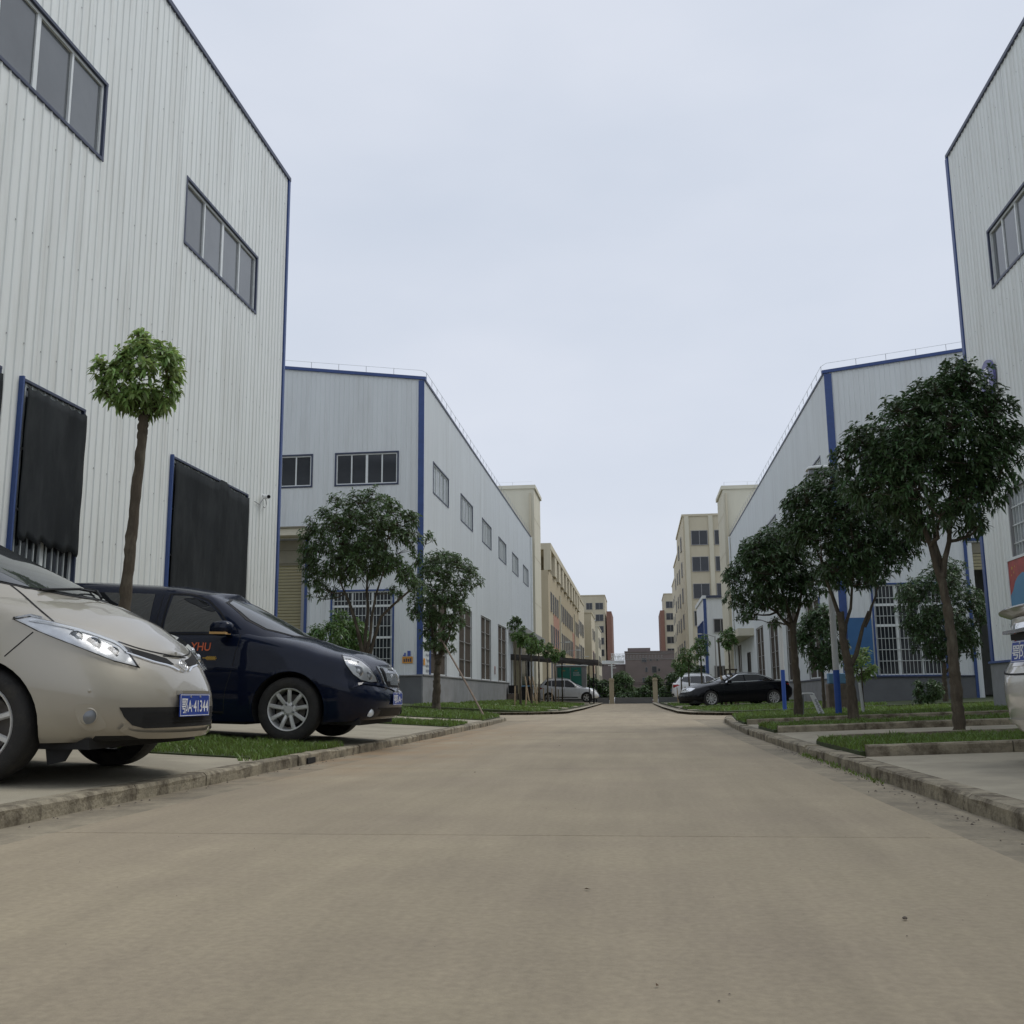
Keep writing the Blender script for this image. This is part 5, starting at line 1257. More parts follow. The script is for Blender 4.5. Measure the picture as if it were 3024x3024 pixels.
    def seam(s, pts, fr, w_=.004, mirror=False, off=.0012, name='panel_gap', m_=None, parent=None, step=.04, curve=True):
        P = [Vector(p) for p in pts]
        if curve and len(P) > 2:
            q = []
            for i in range(len(P) - 1):
                p0, p1, p2, p3 = P[max(i - 1, 0)], P[i], P[i + 1], P[min(i + 2, len(P) - 1)]
                for k in range(4):
                    t = k / 4; q.append(.5 * ((2 * p1) + (-p0 + p2) * t + (2 * p0 - 5 * p1 + 4 * p2 - p3) * t * t + (-p0 + 3 * p1 - 3 * p2 + p3) * t ** 3))
            P = q + [P[-1]]
        L = []
        for a, b_ in zip(P[:-1], P[1:]):
            n = max(1, int((b_ - a).length / step)); L += [a.lerp(b_, k / n) for k in range(n)]
        L.append(P[-1]); vs_ = []
        for i, p in enumerate(L):
            t = (L[min(i + 1, len(L) - 1)] - L[max(i - 1, 0)]).normalized(); nrm = Vector((-t.y, t.x)) * w_
            for sg in (-1, 1):
                q = p + nrm * sg; vs_.append(s.cast(q.x, q.y, fr, mirror, off)[0])
        mb = MB(); mb.add(vs_, [(2 * i, 2 * i + 1, 2 * i + 3, 2 * i + 2) for i in range(len(L) - 1)])
        return mb.build(name, m_ or M['seam'], parent or s.root, world=False)
    def text(s, name, body, fr, a, b_, size, m_, mirror=False, sx=1.0, off=.004, shear=0, parent=None):
        c_ = bpy.data.curves.new('t', 'FONT'); c_.body = body; c_.size = size; c_.shear = shear; c_.offset = size * .012
        to = bpy.data.objects.new('t', c_); col.objects.link(to)
        me = bpy.data.meshes.new_from_object(to.evaluated_get(bpy.context.evaluated_depsgraph_get())); bpy.data.objects.remove(to)
        for v in me.vertices:
            q, n_ = s.cast(a + v.co.x * sx, b_ + v.co.y, fr, mirror, off); v.co = q
        me.materials.clear(); me.materials.append(m_)
        o = bpy.data.objects.new(name, me); col.objects.link(o); o.parent = parent or s.root; return o
    def wheel(s, x, side, rim_r, nsp=10, width=.21, spoke_w=.022, taper=1.25, hub=.06, lugs=5, rot=0.0, double=False, rm='alloy'):
        sp = s.sp; Rr = sp['wr']; y0 = side * (sp['W'] * sp.get('wheelin', .965)); k = -side  # inwards
        def Y(d): return y0 + k * d
        O = (x, 0, Rr)
        mb = MB()
        mb.lathe([(rim_r * 1.02, Y(.012)), (rim_r * 1.0, Y(.002)), (rim_r * .955, Y(.006)), (rim_r * .93, Y(.03)), (rim_r * .9, Y(.07)), (rim_r * .9, Y(.18))], 40, O, 'y')
        mb.lathe([(.0005, Y(.022)), (hub * .55, Y(.022)), (hub * .62, Y(.030)), (hub, Y(.036)), (hub * 1.15, Y(.06)), (hub * 1.15, Y(.09))], 24, O, 'y')
        wm = mb.build('wheel', M[rm], s.root, smooth=True, angle=35, world=False)
        t = MB(); b_ = rim_r * .99
        t.lathe([(b_, Y(.016)), (b_ + .012, Y(.004)), (b_ + (Rr - b_) * .35, Y(-.006)), (b_ + (Rr - b_) * .65, Y(-.004)), (Rr * .965, Y(.012)), (Rr * .99, Y(.028)), (Rr, Y(.05)), (Rr * 1.002, Y(width * .5)), (Rr, Y(width - .05)), (Rr * .965, Y(width - .01)), (b_, Y(width - .01))], 56, O, 'y')
        t.build('tyre', M['rubber'], wm, smooth=True, angle=40, world=False)
        bd = MB(); bd.lathe([(.0005, Y(.10)), (rim_r * .72, Y(.10)), (rim_r * .72, Y(.12)), (.0005, Y(.12))], 30, O, 'y'); bd.build('brake_disc', M['disc'], wm, smooth=True, angle=30, world=False)
        bk = MB(); bk.lathe([(.0005, Y(.165)), (rim_r * .89, Y(.165))], 24, O, 'y'); bk.build('wheel_back', M['under'], wm, world=False)
        for i in range(nsp):
            a0 = rot + 2 * math.pi * i / nsp; sb = MB()
            ca, sa = math.cos(a0), math.sin(a0)
            rows = []
            for f in (0, .33, .66, 1.0):
                r = hub * .8 + (rim_r * .945 - hub * .8) * f; w_ = spoke_w * (1 + (taper - 1) * f); yo = .034 - .02 * math.sin(f * 2.2) - .004 * f
                for (ww, dd) in ((-w_, .016), (-w_ * .55, 0), (w_ * .55, 0), (w_, .016), (0, .05)):
                    rows.append((x + ca * r - sa * ww, Y(yo + dd), Rr + sa * r + ca * ww))
            fs = [(q * 5 + j, q * 5 + (j + 1) % 5, (q + 1) * 5 + (j + 1) % 5, (q + 1) * 5 + j) for q in range(3) for j in range(5)]
            sb.add(rows, fs); sb.build('spoke', M[rm], wm, smooth=True, angle=30, world=False)
        for i in range(lugs):
            a0 = rot + 2 * math.pi * (i + .5) / lugs; lm_ = MB()
            lm_.lathe([(.0003, Y(.018)), (.010, Y(.018)), (.012, Y(.035)), (.012, Y(.06))], 8, (x + math.cos(a0) * hub * .78, 0, Rr + math.sin(a0) * hub * .78), 'y'); lm_.build('lug_nut', M['lampgrey'], wm, world=False)
        return wm
    def wheels(s, rim_r, **kw):
        for x in (0, -s.sp['wb']):
            for side in (-1, 1): s.wheel(x, side, rim_r, rot=kw.get('rot', .3) + x, **{k: v for k, v in kw.items() if k != 'rot'})
    def plate(s, x, y, z, face, text='', w_=.44, h=.14, lean=0.0, m_='platebl', yaw=0.0):
        """number plate facing +x (face=1) or -x"""
        p = bpy.data.objects.new('number_plate', None)
        mb = MB(); t = .006
        mb.box(-w_ / 2, w_ / 2, 0, t, -h / 2, h / 2)
        o = mb.build('number_plate', M[m_], s.root, world=False); bpy.data.objects.remove(p)
        rot = Matrix.Rotation(R(90 if face > 0 else -90) + yaw, 4, 'Z') @ Matrix.Rotation(lean, 4, 'X')
        o.matrix_local = Matrix.Translation((x, y, z)) @ rot
        bd = MB(); e = .004
        for q in ((-w_ / 2 + .004, w_ / 2 - .004, h / 2 - .008, h / 2 - .004), (-w_ / 2 + .004, w_ / 2 - .004, -h / 2 + .004, -h / 2 + .008)): bd.box(q[0], q[1], -.0012, .001, q[2], q[3])
        for q in (-w_ / 2 + .004, w_ / 2 - .008): bd.box(q, q + .004, -.0012, .001, -h / 2 + .008, h / 2 - .008)
        bd.build('plate_border', M['platew'], o, world=False)
        for bx in (-.07, .07):
            bb = MB(); bb.lathe([(.0004, -.006), (.007, -.005), (.008, .001)], 8, (bx * w_ / .44, 0, h / 2 - .018), 'y'); bb.build('bolt', M['chrome'], o, world=False)
        if text:
            c_ = bpy.data.curves.new('t', 'FONT'); c_.body = text; c_.size = .118 * h / .14; c_.offset = .0012
            to = bpy.data.objects.new('t', c_); col.objects.link(to)
            me = bpy.data.meshes.new_from_object(to.evaluated_get(bpy.context.evaluated_depsgraph_get())); bpy.data.objects.remove(to)
            xs = [v.co.x for v in me.vertices]; ysl = [v.co.y for v in me.vertices]
            x0, x1, y0, y1 = min(xs), max(xs), min(ysl), max(ysl)
            for v in me.vertices:
                v.co = ((v.co.x - x0) / (x1 - x0) * w_ * .90 - w_ * .45, -.0015, (v.co.y - y0) / (y1 - y0) * h * .66 - h * .36)
            me.materials.clear(); me.materials.append(M['platew'])
            to = bpy.data.objects.new('lettering', me); col.objects.link(to); to.parent = o
        return o
    def disc_lamp(s, name, fr, a, b_, r, m_, depth=.012, mirror=False, parent=None, ring=None, squash=1.0):
        c0, n_ = s.cast(a, b_, fr, mirror, 0)
        u, v, d = s.frame(fr, mirror); n_ = -d
        rot = Vector((0, 0, 1)).rotation_difference(n_).to_matrix()
        mb = MB(); mb.lathe([(.0004, depth), (r * .6, depth * .85), (r, depth * .3), (r, -.03)], 24, (0, 0, 0), 'z')
        mb.v = [tuple(rot @ Vector((p[0], p[1] * squash, p[2])) + c0) for p in mb.v]
        o = mb.build(name, M[m_], parent or s.root, smooth=True, angle=40, world=False)
        if ring:
            rb = MB(); rb.lathe([(r, -.02), (r, depth * .6 + .004), (r * 1.14, depth * .3 + .004), (r * 1.18, -.02)], 24, (0, 0, 0), 'z')
            rb.v = [tuple(rot @ Vector(p) + c0) for p in rb.v]; rb.build('lamp_ring', M[ring], o, smooth=True, angle=40, world=False)
        return o
    def mirror_part(s, x, y, z, w_=.12, h=.17, l=.22, m_=None, lamp=True):
        for sg in (-1, 1):
            mb = MB(); n = 10; vs_ = []
            rows = []
            for i in range(n + 1):
                th = math.pi * i / n
                for k in range(12):
                    ph = 2 * math.pi * k / 12
                    cx_ = -math.cos(th) * l * .5; rr = math.sin(th) ** .55
                    yy = math.cos(ph); zz = math.sin(ph)
                    yy = math.copysign(abs(yy) ** .75, yy) * w_ * .5 * rr; zz = math.copysign(abs(zz) ** .7, zz) * h * .5 * rr
                    vs_.append((x + cx_ * .75 + zz * .1, sg * (y + .12) + yy * 1.4, z + zz))
            fs = [(i * 12 + k, i * 12 + (k + 1) % 12, (i + 1) * 12 + (k + 1) % 12, (i + 1) * 12 + k) for i in range(n) for k in range(12)]
            mb.add(vs_, fs); mb.tube([(x + .05, sg * (y - .02), z - h * .42), (x, sg * (y + .1), z - h * .2)], .028, 8)
            o = mb.build('wing_mirror', m_ or s.paint, s.root, smooth=True, angle=50, world=False)
            if lamp:
                b2_ = MB(); b2_.box(x - l * .28, x + l * .30, sg * (y + .12) - sg * w_ * .2, sg * (y + .12 + w_ * .73), z - h * .40, z - h * .26); b2_.build('indicator', M['amber'], o, world=False)

# --- beige people carrier, nose to the road
sp = dict(W=.90, wb=2.95, wr=.332, arch=.378, cr=.35, cf=.80, nf=2.45, nr=2.8, wheelin=.985,
    zb=[(-3.9, .30), (-3.3, .2), (-.5, .2), (.35, .232), (.92, .245)],
    belt=[(-3.9, 1.12), (-2.6, 1.14), (-.9, 1.15), (-.45, 1.125), (-.1, 1.06), (.2, .975), (.45, .885), (.62, .81), (.75, .745), (.93, .67)],
    crown=[(-3.9, .02), (-.9, .08), (-.2, .13), (.3, .15), (.5, .13), (.66, .09), (.76, .05), (.82, .02)],
    prof=[(0, .93, .845, -3.82), (.06, .96, .89, -3.84), (.16, .985, .91, -3.86), (.3, .995, .91, -3.87), (.45, 1.0, .915, -3.87), (.58, 1.0, .905, -3.86), (.70, .985, .885, -3.85), (.8, .97, .86, -3.83), (.9, .945, .83, -3.80), (.96, .92, .80, -3.78), (1.0, .89, .775, -3.75)],
    gh=dict(wb=.81, wt=.60, xfb=.43, xrb=-3.76, cfb=.98, crb=.3, xft=-.92, xrt=-3.55, cft=.2, crt=.25, roof=[(-3.6, 1.62), (-2.6, 1.69), (-1.6, 1.69), (-.9, 1.62)], rc=.07, bulge=.025, n=2.3))
c = Car('parked_minivan', 'beige people carrier at the left edge with its nose over the kerb', 'minivan', (-3.765, 6.42, .118), 0, M['beige'], sp, tilt=R(1.0))
FQ = ((.891, .453), (-.453, .891))
hl = [(-0.238, 0.935), (-0.153, 0.952), (-0.029, 0.926), (0.102, 0.896), (0.190, 0.873), (0.316, 0.828), (0.390, 0.770), (0.462, 0.672), (0.323, 0.704), (0.215, 0.746), (0.108, 0.787), (0.003, 0.827), (-0.101, 0.868), (-0.183, 0.91)]
def scl(p, k, c_=None):
    cx = sum(q[0] for q in p) / len(p); cy = sum(q[1] for q in p) / len(p)
    return [(cx + (q[0] - cx) * k, cy + (q[1] - cy) * k) for q in p]
for mir in (False, True):
    h = c.patch('headlight', scl(hl, 1.03), FQ, M['seam'], .002, mir, .04)
    c.patch('reflector', scl(hl, .97), FQ, M['lampbright'], .004, mir, .03, parent=h)
    for a, b_, r in ((0.107, .843, .034), (0.202, .80, .040), (0.312, .757, .033)):
        l_ = c.disc_lamp('lamp_bowl', FQ, a, b_, r, 'lampgrey', .010, mir, h, 'chrome'); c.disc_lamp('lens', FQ, a + .012, b_, r * .6, 'lens', .022, mir, h)
    c.seam([(-0.153, .93), (0.107, .882), (0.317, .815), (0.387, .76)], FQ, .008, mir, .008, 'light_strip', M['lens'], h)
    c.patch('cover', hl, FQ, M['clear'], .026, mir, .04, parent=h, rim=.02)
    c.seam([(-0.023, .928), (-0.133, 1.02), (-0.236, 1.11), (-0.353, 1.20)], FQ, .0045, mir)
    c.seam([(-0.123, .862), (-0.193, .79), (-0.263, .719)], FQ, .0035, mir)
    c.seam([(0.337, .825), (0.460, .789), (0.597, .765), (0.707, .752), (0.757, .752)], FQ, .004, mir)
    c.patch('grille', [(0.342, 0.806), (0.415, 0.785), (0.551, 0.755), (0.626, 0.735), (0.677, 0.70), (0.652, 0.694), (0.554, 0.712), (0.463, 0.737), (0.382, 0.765)], FQ, M['seam'], .004, mir, .03)
    c.seam([(0.377, .758), (0.463, .732), (0.554, .706), (0.647, .687), (0.707, .66)], FQ, .0035, mir, .009, 'chrome_strip', M['chrome'])
    fgr = c.patch('fog_recess', [(0.142, .445), (0.247, .448), (0.277, .39), (0.307, .325), (0.227, .30), (0.162, .35)], FQ, M['beige'], .006, mir, .03, curve=True)
    c.disc_lamp('fog_lamp', FQ, 0.210, .385, .044, 'lampgrey', .012, mir, fgr, 'beige')
    c.disc_lamp('parking_sensor', FQ, 0.206, .528, .011, 'beige', .004, mir)
c.patch('air_intake', [(-.64, .435), (.64, .435), (.61, .38), (.56, .33), (.48, .312), (-.48, .312), (-.56, .33), (-.61, .38)], 'front', M['seam'], .004, False, .06)
for z in (.345, .372, .40):
    c.seam([(-.5, z), (0, z), (.5, z)], 'front', .003, False, .010, 'intake_slat', M['black'])
c.seam([(-.62, .325), (-.54, .29), (-.3, .277), (0, .274), (.3, .277), (.54, .29), (.62, .325)], 'front', .014, False, .022, 'chin_lip', M['beige'])
# emblem: plain oval ring
em = MB()
pc, pn = c.cast(0, .69, 'front', False, .012)
for k in range(28):
    pass
ringpts = [(pc.x + .006 - (.034 * math.sin(2 * math.pi * k / 28)) * .45, .052 * math.cos(2 * math.pi * k / 28), pc.z + .034 * math.sin(2 * math.pi * k / 28)) for k in range(29)]
em.tube(ringpts, .0042, 6); em.tube([(pc.x + .0, -.045, pc.z + .012), (pc.x + .012, 0, pc.z + .006), (pc.x, .045, pc.z + .012)], .003, 6)
em.tube([(p[0] + 0, p[1] * .42, pc.z + .006 + (p[2] - pc.z) * .72) for p in ringpts], .003, 6)
em.build('emblem', M['chrome'], c.root, smooth=True, world=False)
c.plate(.935, -.02, .445, 1, '鄂A·41344', lean=R(-2))
mb = MB(); mb.box(.85, .93, -.2, .2, .51, .535); mb.build('plate_bracket', M['beige'], c.root, world=False)
c.seam([(-.6, .26), (-1.4, .25), (-2.4, .26)], 'side', .012, False, .01, 'sill_trim', M['black'])
WS = 'front'
ws = [(-.71, 1.215), (-.71, 1.30), (-.56, 1.60), (-.3, 1.66), (0, 1.675), (.3, 1.66), (.56, 1.60), (.71, 1.30), (.71, 1.215), (.5, 1.15), (.25, 1.128), (0, 1.12), (-.25, 1.128), (-.5, 1.15)]
h = c.patch('windscreen', ws, 'front', M['black'], .004, False, .08)
c.patch('windscreen_glass', scl(ws, .955), 'front', M['windscreen'], .008, False, .08, parent=h)
for k, (a, b_) in enumerate((((-.45, 1.10), (.35, 1.16)), ((.05, 1.09), (.62, 1.22)))):
    p0 = c.cast(a[0], a[1] + .03, 'front', False, .02)[0]; p1 = c.cast(b_[0], b_[1] + .03, 'front', False, .025)[0]; pm_ = c.cast((a[0] + b_[0]) / 2, (a[1] + b_[1]) / 2 + .03, 'front', False, .035)[0]
    m_ = MB(); m_.tube([p0, pm_, p1], .010, 6); m_.build('wiper', M['black'], c.root, world=False)
for mir in (False, True):
    c.patch('side_window', [(-.25, 1.16), (-.95, 1.19), (-1.35, 1.20), (-1.35, 1.56), (-1.15, 1.55), (-.75, 1.38)], 'side', M['carglass'], .006, mir, .08)
    c.patch('side_window', [(-1.42, 1.20), (-2.4, 1.20), (-2.4, 1.58), (-1.42, 1.57)], 'side', M['carglass'], .006, mir, .1)
    c.patch('side_window', [(-2.47, 1.20), (-3.4, 1.22), (-3.25, 1.55), (-2.47, 1.58)], 'side', M['carglass'], .006, mir, .1)
    c.seam([(-.52, 1.1), (-.62, .8), (-.62, .35)], 'side', .004, mir); c.seam([(-1.38, 1.18), (-1.4, .35)], 'side', .004, mir)
    c.patch('rear_lamp', [(-3.6, 1.0), (-3.4, 1.1), (-3.45, .75), (-3.62, .75)], 'side', M['redlamp'], .006, mir, .08)
c.wheels(.235, nsp=9, width=.215, spoke_w=.016, hub=.075)
c.mirror_part(-.62, .86, 1.19)
mb = MB(); mb.box(-.5, .62, -.72, .72, .195, .26); mb.box(-3.3, -.5, -.75, .75, .17, .3); mb.build('undertray', M['under'], c.root, world=False)
mb = MB(); mb.add([(.34, -.70, .21), (.50, -.68, .21), (.45, -.68, .125), (.36, -.70, .105), (.34, -.68, .21), (.50, -.66, .21), (.45, -.66, .125), (.36, -.68, .105)], [(0, 1, 2, 3), (7, 6, 5, 4), (0, 4, 5, 1), (3, 2, 6, 7), (1, 5, 6, 2), (0, 3, 7, 4)]); mb.build('air_flap', M['under'], c.root, world=False)

# --- navy people carrier
sp = dict(W=.925, wb=3.08, wr=.342, arch=.40, cr=.3, cf=.60, nf=2.8, nr=3.0, wheelin=.985,
    zb=[(-4.1, .30), (-3.6, .2), (-.5, .2), (.5, .22), (1.1, .27)],
    belt=[(-4.1, 1.14), (-1.3, 1.13), (-.60, 1.155), (-.35, 1.10), (0, 1.03), (.35, .93), (.6, .89), (.78, .825), (.9, .765), (1.0, .71)],
    crown=[(-4.1, .03), (-.9, .07), (-.4, .10), (.2, .11), (.55, .10), (.8, .08), (.95, .05), (1.05, .02)],
    prof=[(0, .94, .88, -4.02), (.08, .97, .93, -4.04), (.2, .985, .955, -4.06), (.35, .995, .965, -4.07), (.5, 1.0, .97, -4.07), (.60, 1.0, .955, -4.06), (.66, .985, .915, -4.05), (.80, .97, .90, -4.03), (.91, .945, .885, -4.0), (.965, .92, .87, -3.98), (1.0, .89, .85, -3.95)],
    gh=dict(wb=.84, wt=.64, xfb=-.02, xrb=-3.98, cfb=.62, crb=.2, xft=-.98, xrt=-3.8, cft=.14, crt=.2, roof=[(-3.9, 1.66), (-2.6, 1.70), (-1.6, 1.66), (-.95, 1.575)], rc=.07, bulge=.03, n=2.4))
c = Car('parked_minivan', 'navy people carrier with orange and yellow lettering on its front door', 'minivan', (-3.723, 11.67, .125), 0, M['navypaint'], sp, tilt=R(1.8))
FG = ((.965, .263), (-.263, .965))
hl = [(0.30, 0.930), (0.403, 0.915), (0.515, 0.875), (0.61, 0.80), (0.675, 0.715), (0.70, 0.655), (0.63, 0.645), (0.52, 0.668), (0.43, 0.73), (0.35, 0.83)]
for mir in (False, True):
    h = c.patch('headlight', scl(hl, 1.02), FG, M['seam'], .002, mir, .04)
    c.patch('reflector', scl(hl, .96), FG, M['lampbright'], .004, mir, .03, parent=h)
    for a, b_, r in ((.48, .765, .055), (.595, .715, .042)):
        c.disc_lamp('lamp_bowl', FG, a, b_, r, 'lampgrey', .008, mir, h, 'chrome'); c.disc_lamp('lens', FG, a, b_, r * .55, 'lens', .02, mir, h)
    c.patch('cover', hl, FG, M['clear'], .022, mir, .04, parent=h, rim=.018)
    c.patch('front_window', [(-1.50, 1.15), (-1.50, 1.30), (-1.48, 1.565), (-1.30, 1.56), (-1.10, 1.50), (-.93, 1.38), (-.80, 1.24), (-.78, 1.16)], 'side', M['carglass'], .006, mir, .07)
    c.seam([(-1.53, 1.13), (-1.52, 1.58), (-1.28, 1.585), (-1.07, 1.52), (-.90, 1.39), (-.76, 1.24), (-.74, 1.13), (-1.53, 1.13)], 'side', .008, mir, .004, 'window_seal', M['black'], curve=False)
    c.patch('rear_window', [(-1.68, 1.15), (-2.75, 1.15), (-2.75, 1.60), (-1.70, 1.58)], 'side', M['carglass'], .006, mir, .1)
    c.patch('rear_window', [(-2.85, 1.15), (-3.75, 1.17), (-3.65, 1.57), (-2.85, 1.60)], 'side', M['carglass'], .006, mir, .1)
    c.seam([(-.60, 1.14), (-.61, 1.03), (-.63, .92), (-.65, .75), (-.71, .51), (-.72, .28)], 'side', .004, mir)
    c.seam([(-1.60, 1.58), (-1.60, 1.1), (-1.60, .28)], 'side', .004, mir)
    c.seam([(-.60, .755), (-1.1, .775), (-1.6, .785), (-2.6, .79)], 'side', .010, mir, .008, 'rubbing_strip', M['navypaint'])
    c.seam([(-.72, .30), (-1.4, .30), (-2.5, .30)], 'side', .012, mir, .01, 'sill_trim', M['black'])
    c.seam([(.42, .60), (.52, .645), (.62, .655), (.75, .64), (.9, .60), (1.02, .56)], FG, .004, mir)
    c.seam([(.40, .585), (.52, .628), (.62, .636), (.75, .622), (.86, .59), (.92, .56)], FG, .014, mir, .014, 'bumper_ridge', M['navypaint'])
    # flared arch lip
    arc_ = []
    for k in range(15):
        a = R(-8 + 196 * k / 14); arc_.append((math.cos(a) * .418, .342 + math.sin(a) * .418))
    c.seam(arc_, 'side', .016, mir, .012, 'arch_flare', M['navypaint'])
    c.disc_lamp('fog_lamp', FG, .63, .325, .045, 'lens', .012, mir, None, 'black')
    c.patch('rear_lamp', [(-3.85, 1.05), (-3.72, 1.1), (-3.74, .7), (-3.86, .7)], 'side', M['redlamp'], .006, mir, .08)
gr = [(-.34, .81), (.34, .81), (.31, .67), (.23, .60), (-.23, .60), (-.31, .67)]
h = c.patch('grille', scl(gr, 1.15), 'front', M['chrome'], .010, False, .05, rim=.03)
c.patch('grille_mesh', scl(gr, .96), 'front', M['black'], .018, False, .05, parent=h)
for k in range(17):
    y = -.28 + .035 * k
    c.seam([(y, .62 if abs(y) < .2 else .66), (y, .79)], 'front', .0075, False, .034, 'grille_bar', M['chrome'], h, curve=False)
c.disc_lamp('emblem', 'front', 0, .715, .034, 'lampgrey', .036, False, h, 'chrome')
ws = [(-.66, 1.20), (-.70, 1.30), (-.60, 1.50), (-.3, 1.57), (0, 1.58), (.3, 1.57), (.60, 1.50), (.70, 1.30), (.66, 1.20), (.4, 1.14), (0, 1.125), (-.4, 1.14)]
h = c.patch('windscreen', scl(ws, 1.01), 'front', M['black'], .004, False, .08)
c.patch('windscreen_glass', scl(ws, .955), 'front', M['windscreen'], .008, False, .08, parent=h)
c.patch('air_intake', [(-.55, .375), (.55, .375), (.5, .285), (-.5, .285)], 'front', M['black'], .005, False, .06)
c.plate(.985, .0, .475, 1, '鄂A·', lean=R(-2), m_='platebl')
c.text('door_lettering', 'YHU', 'side', -1.14, .95, .125, M['orange_txt'], sx=.9, off=.006)
c.text('door_lettering', 'LIXI', 'side', -1.20, .84, .095, M['yellow_txt'], sx=.85, off=.006)
for k in range(5):
    a = -.96 + k * .022
    c.seam([(a, .87), (a + .03, .89)], 'side', .004, False, .006, 'arrow_stroke', M['yellow_txt'], curve=False); c.seam([(a, .87), (a + .03, .85)], 'side', .004, False, .006, 'arrow_stroke', M['yellow_txt'], curve=False)
c.seam([(-.99, .87), (-.83, .87)], 'side', .004, False, .006, 'arrow_stroke', M['yellow_txt'], curve=False)
m_ = MB()
for yy in (-.85, .85): pass
c.patch('door_handle', [(-1.50, .985), (-1.36, .985), (-1.36, 1.01), (-1.50, 1.01)], 'side', M['navypaint'], .03, False, .05)
c.wheels(.224, nsp=9, width=.215, spoke_w=.022, taper=1.1, hub=.078, lugs=5, rot=.17)
c.mirror_part(-.76, .88, 1.19, w_=.16, h=.17, l=.31)
mb = MB(); mb.box(-.5, .75, -.74, .74, .19, .27); mb.box(-3.5, -.5, -.78, .78, .17, .3); mb.build('undertray', M['under'], c.root, world=False)

def saloon(name, label, cat, loc, rz, paint, tilt=0, rear_text='', spoiler=False, front_detail=True, W=.92, L=(.95, -3.85), rimn=10, roof_h=1.43, trunk_z=1.02, platem='platebl', zrear=.32, plates=True):
    sp = dict(W=W, wb=2.775, wr=.325, arch=.362, cr=.55, cf=.68, nf=2.4, nr=2.4, wheelin=.975,
        zb=[(L[1], zrear), (-3.2, .2), (-.5, .2), (.5, .22), (L[0], .25)],
        belt=[(L[1], trunk_z - .10), (L[1] + .15, trunk_z - .03), (-3.3, trunk_z - .02), (-2.4, .98), (-.9, .93), (-.5, .92), (.1, .84), (.5, .75), (.75, .66), (L[0], .60)],
        crown=[(L[1], .02), (-3.4, .05), (-2.4, .06), (-.5, .10), (.3, .09), (.7, .05), (L[0], .01)],
        prof=[(0, .93, L[0] - .09, L[1] + .16), (.08, .965, L[0] - .04, L[1] + .05), (.2, .985, L[0] - .01, L[1] + .0), (.35, .995, L[0], L[1] - .01), (.5, 1.0, L[0] - .01, L[1] - .01), (.6, 1.0, L[0] - .03, L[1] + .0), (.7, .985, L[0] - .06, L[1] + .06), (.8, .97, L[0] - .10, L[1] + .09), (.9, .945, L[0] - .14, L[1] + .10), (.965, .92, L[0] - .17, L[1] + .10), (1.0, .885, L[0] - .20, L[1] + .12)],
        gh=dict(wb=.80, wt=.56, xfb=-.30, xrb=-3.25, cfb=.5, crb=.45, xft=-1.25, xrt=-2.45, cft=.12, crt=.12, roof=[(-2.5, roof_h - .07), (-1.9, roof_h - .03), (-1.2, roof_h - .07)], rc=.06, bulge=.025, n=2.4))
    c = Car(name, label, cat, loc, rz, paint, sp, tilt)
    for mir in (False, True):
        c.patch('side_window', [(-.78, .98), (-1.55, 1.0), (-1.55, roof_h - .11), (-1.35, roof_h - .12), (-1.1, roof_h - .2)], 'side', M['carglass'], .006, mir, .1)
        c.patch('side_window', [(-1.61, 1.0), (-2.45, 1.03), (-2.72, 1.05), (-2.5, roof_h - .2), (-2.2, roof_h - .11), (-1.61, roof_h - .10)], 'side', M['carglass'], .006, mir, .1)
        c.seam([(-.72, .965), (-1.6, .985), (-2.78, 1.035), (-2.52, roof_h - .17), (-2.2, roof_h - .085), (-1.6, roof_h - .075), (-1.3, roof_h - .10), (-.74, .98)], 'side', .012, mir, .010, 'chrome_strip', M['chrome'], curve=False)
        for xx in (-.55, -1.58, -2.55): c.seam([(xx, .93), (xx - .02, .6), (xx - .02, .28)], 'side', .004, mir)
        hl_ = [(.28, .73), (.45, .76), (.75, .70), (.93, .60), (.85, .56), (.5, .60)]
        FS = ((.92, .39), (-.39, .92))
        h_ = c.patch('headlight', hl_, FS, M['lampsilver'], .005, mir, .05); c.patch('cover', hl_, FS, M['clear'], .018, mir, .06, parent=h_)
        for a in (-1.45, -2.45): c.patch('door_handle', [(a, .83), (a + .13, .84), (a + .13, .865), (a, .855)], 'side', paint, .03, mir, .06)
        RS = ((-.85, .5), (.5, .85))
        c.patch('rear_lamp', [(3.05, trunk_z - .30), (3.5, trunk_z - .26), (3.55, trunk_z - .12), (3.2, trunk_z - .10), (3.0, trunk_z - .17)] if False else [(-3.70, trunk_z - .26), (-3.35, trunk_z - .13), (-3.45, trunk_z - .10), (-3.78, trunk_z - .12)], 'side', M['redlamp'], .006, mir, .05)
    ws_ = [(-.60, .99), (-.62, 1.05), (-.50, roof_h - .11), (0, roof_h - .07), (.50, roof_h - .11), (.62, 1.05), (.60, .99), (0, .965)]
    h_ = c.patch('windscreen', ws_, 'front', M['black'], .004, False, .1); c.patch('windscreen_glass', scl(ws_, .95), 'front', M['windscreen'], .008, False, .1, parent=h_)
    rs_ = [(-.58, 1.08), (-.48, roof_h - .11), (0, roof_h - .07), (.48, roof_h - .11), (.58, 1.08), (0, 1.06)]
    h_ = c.patch('rear_window', rs_, 'rear', M['black'], .004, False, .1); c.patch('rear_glass', scl(rs_, .93), 'rear', M['carglass'], .008, False, .1, parent=h_)
    c.patch('grille', [(-.38, .62), (.38, .62), (.34, .50), (-.34, .50)], 'front', M['black'], .006, False, .08)
    c.seam([(-.38, .615), (0, .62), (.38, .615)], 'front', .010, False, .016, 'chrome_strip', M['chrome'])
    c.patch('air_intake', [(-.5, .38), (.5, .38), (.45, .28), (-.45, .28)], 'front', M['black'], .006, False, .08)
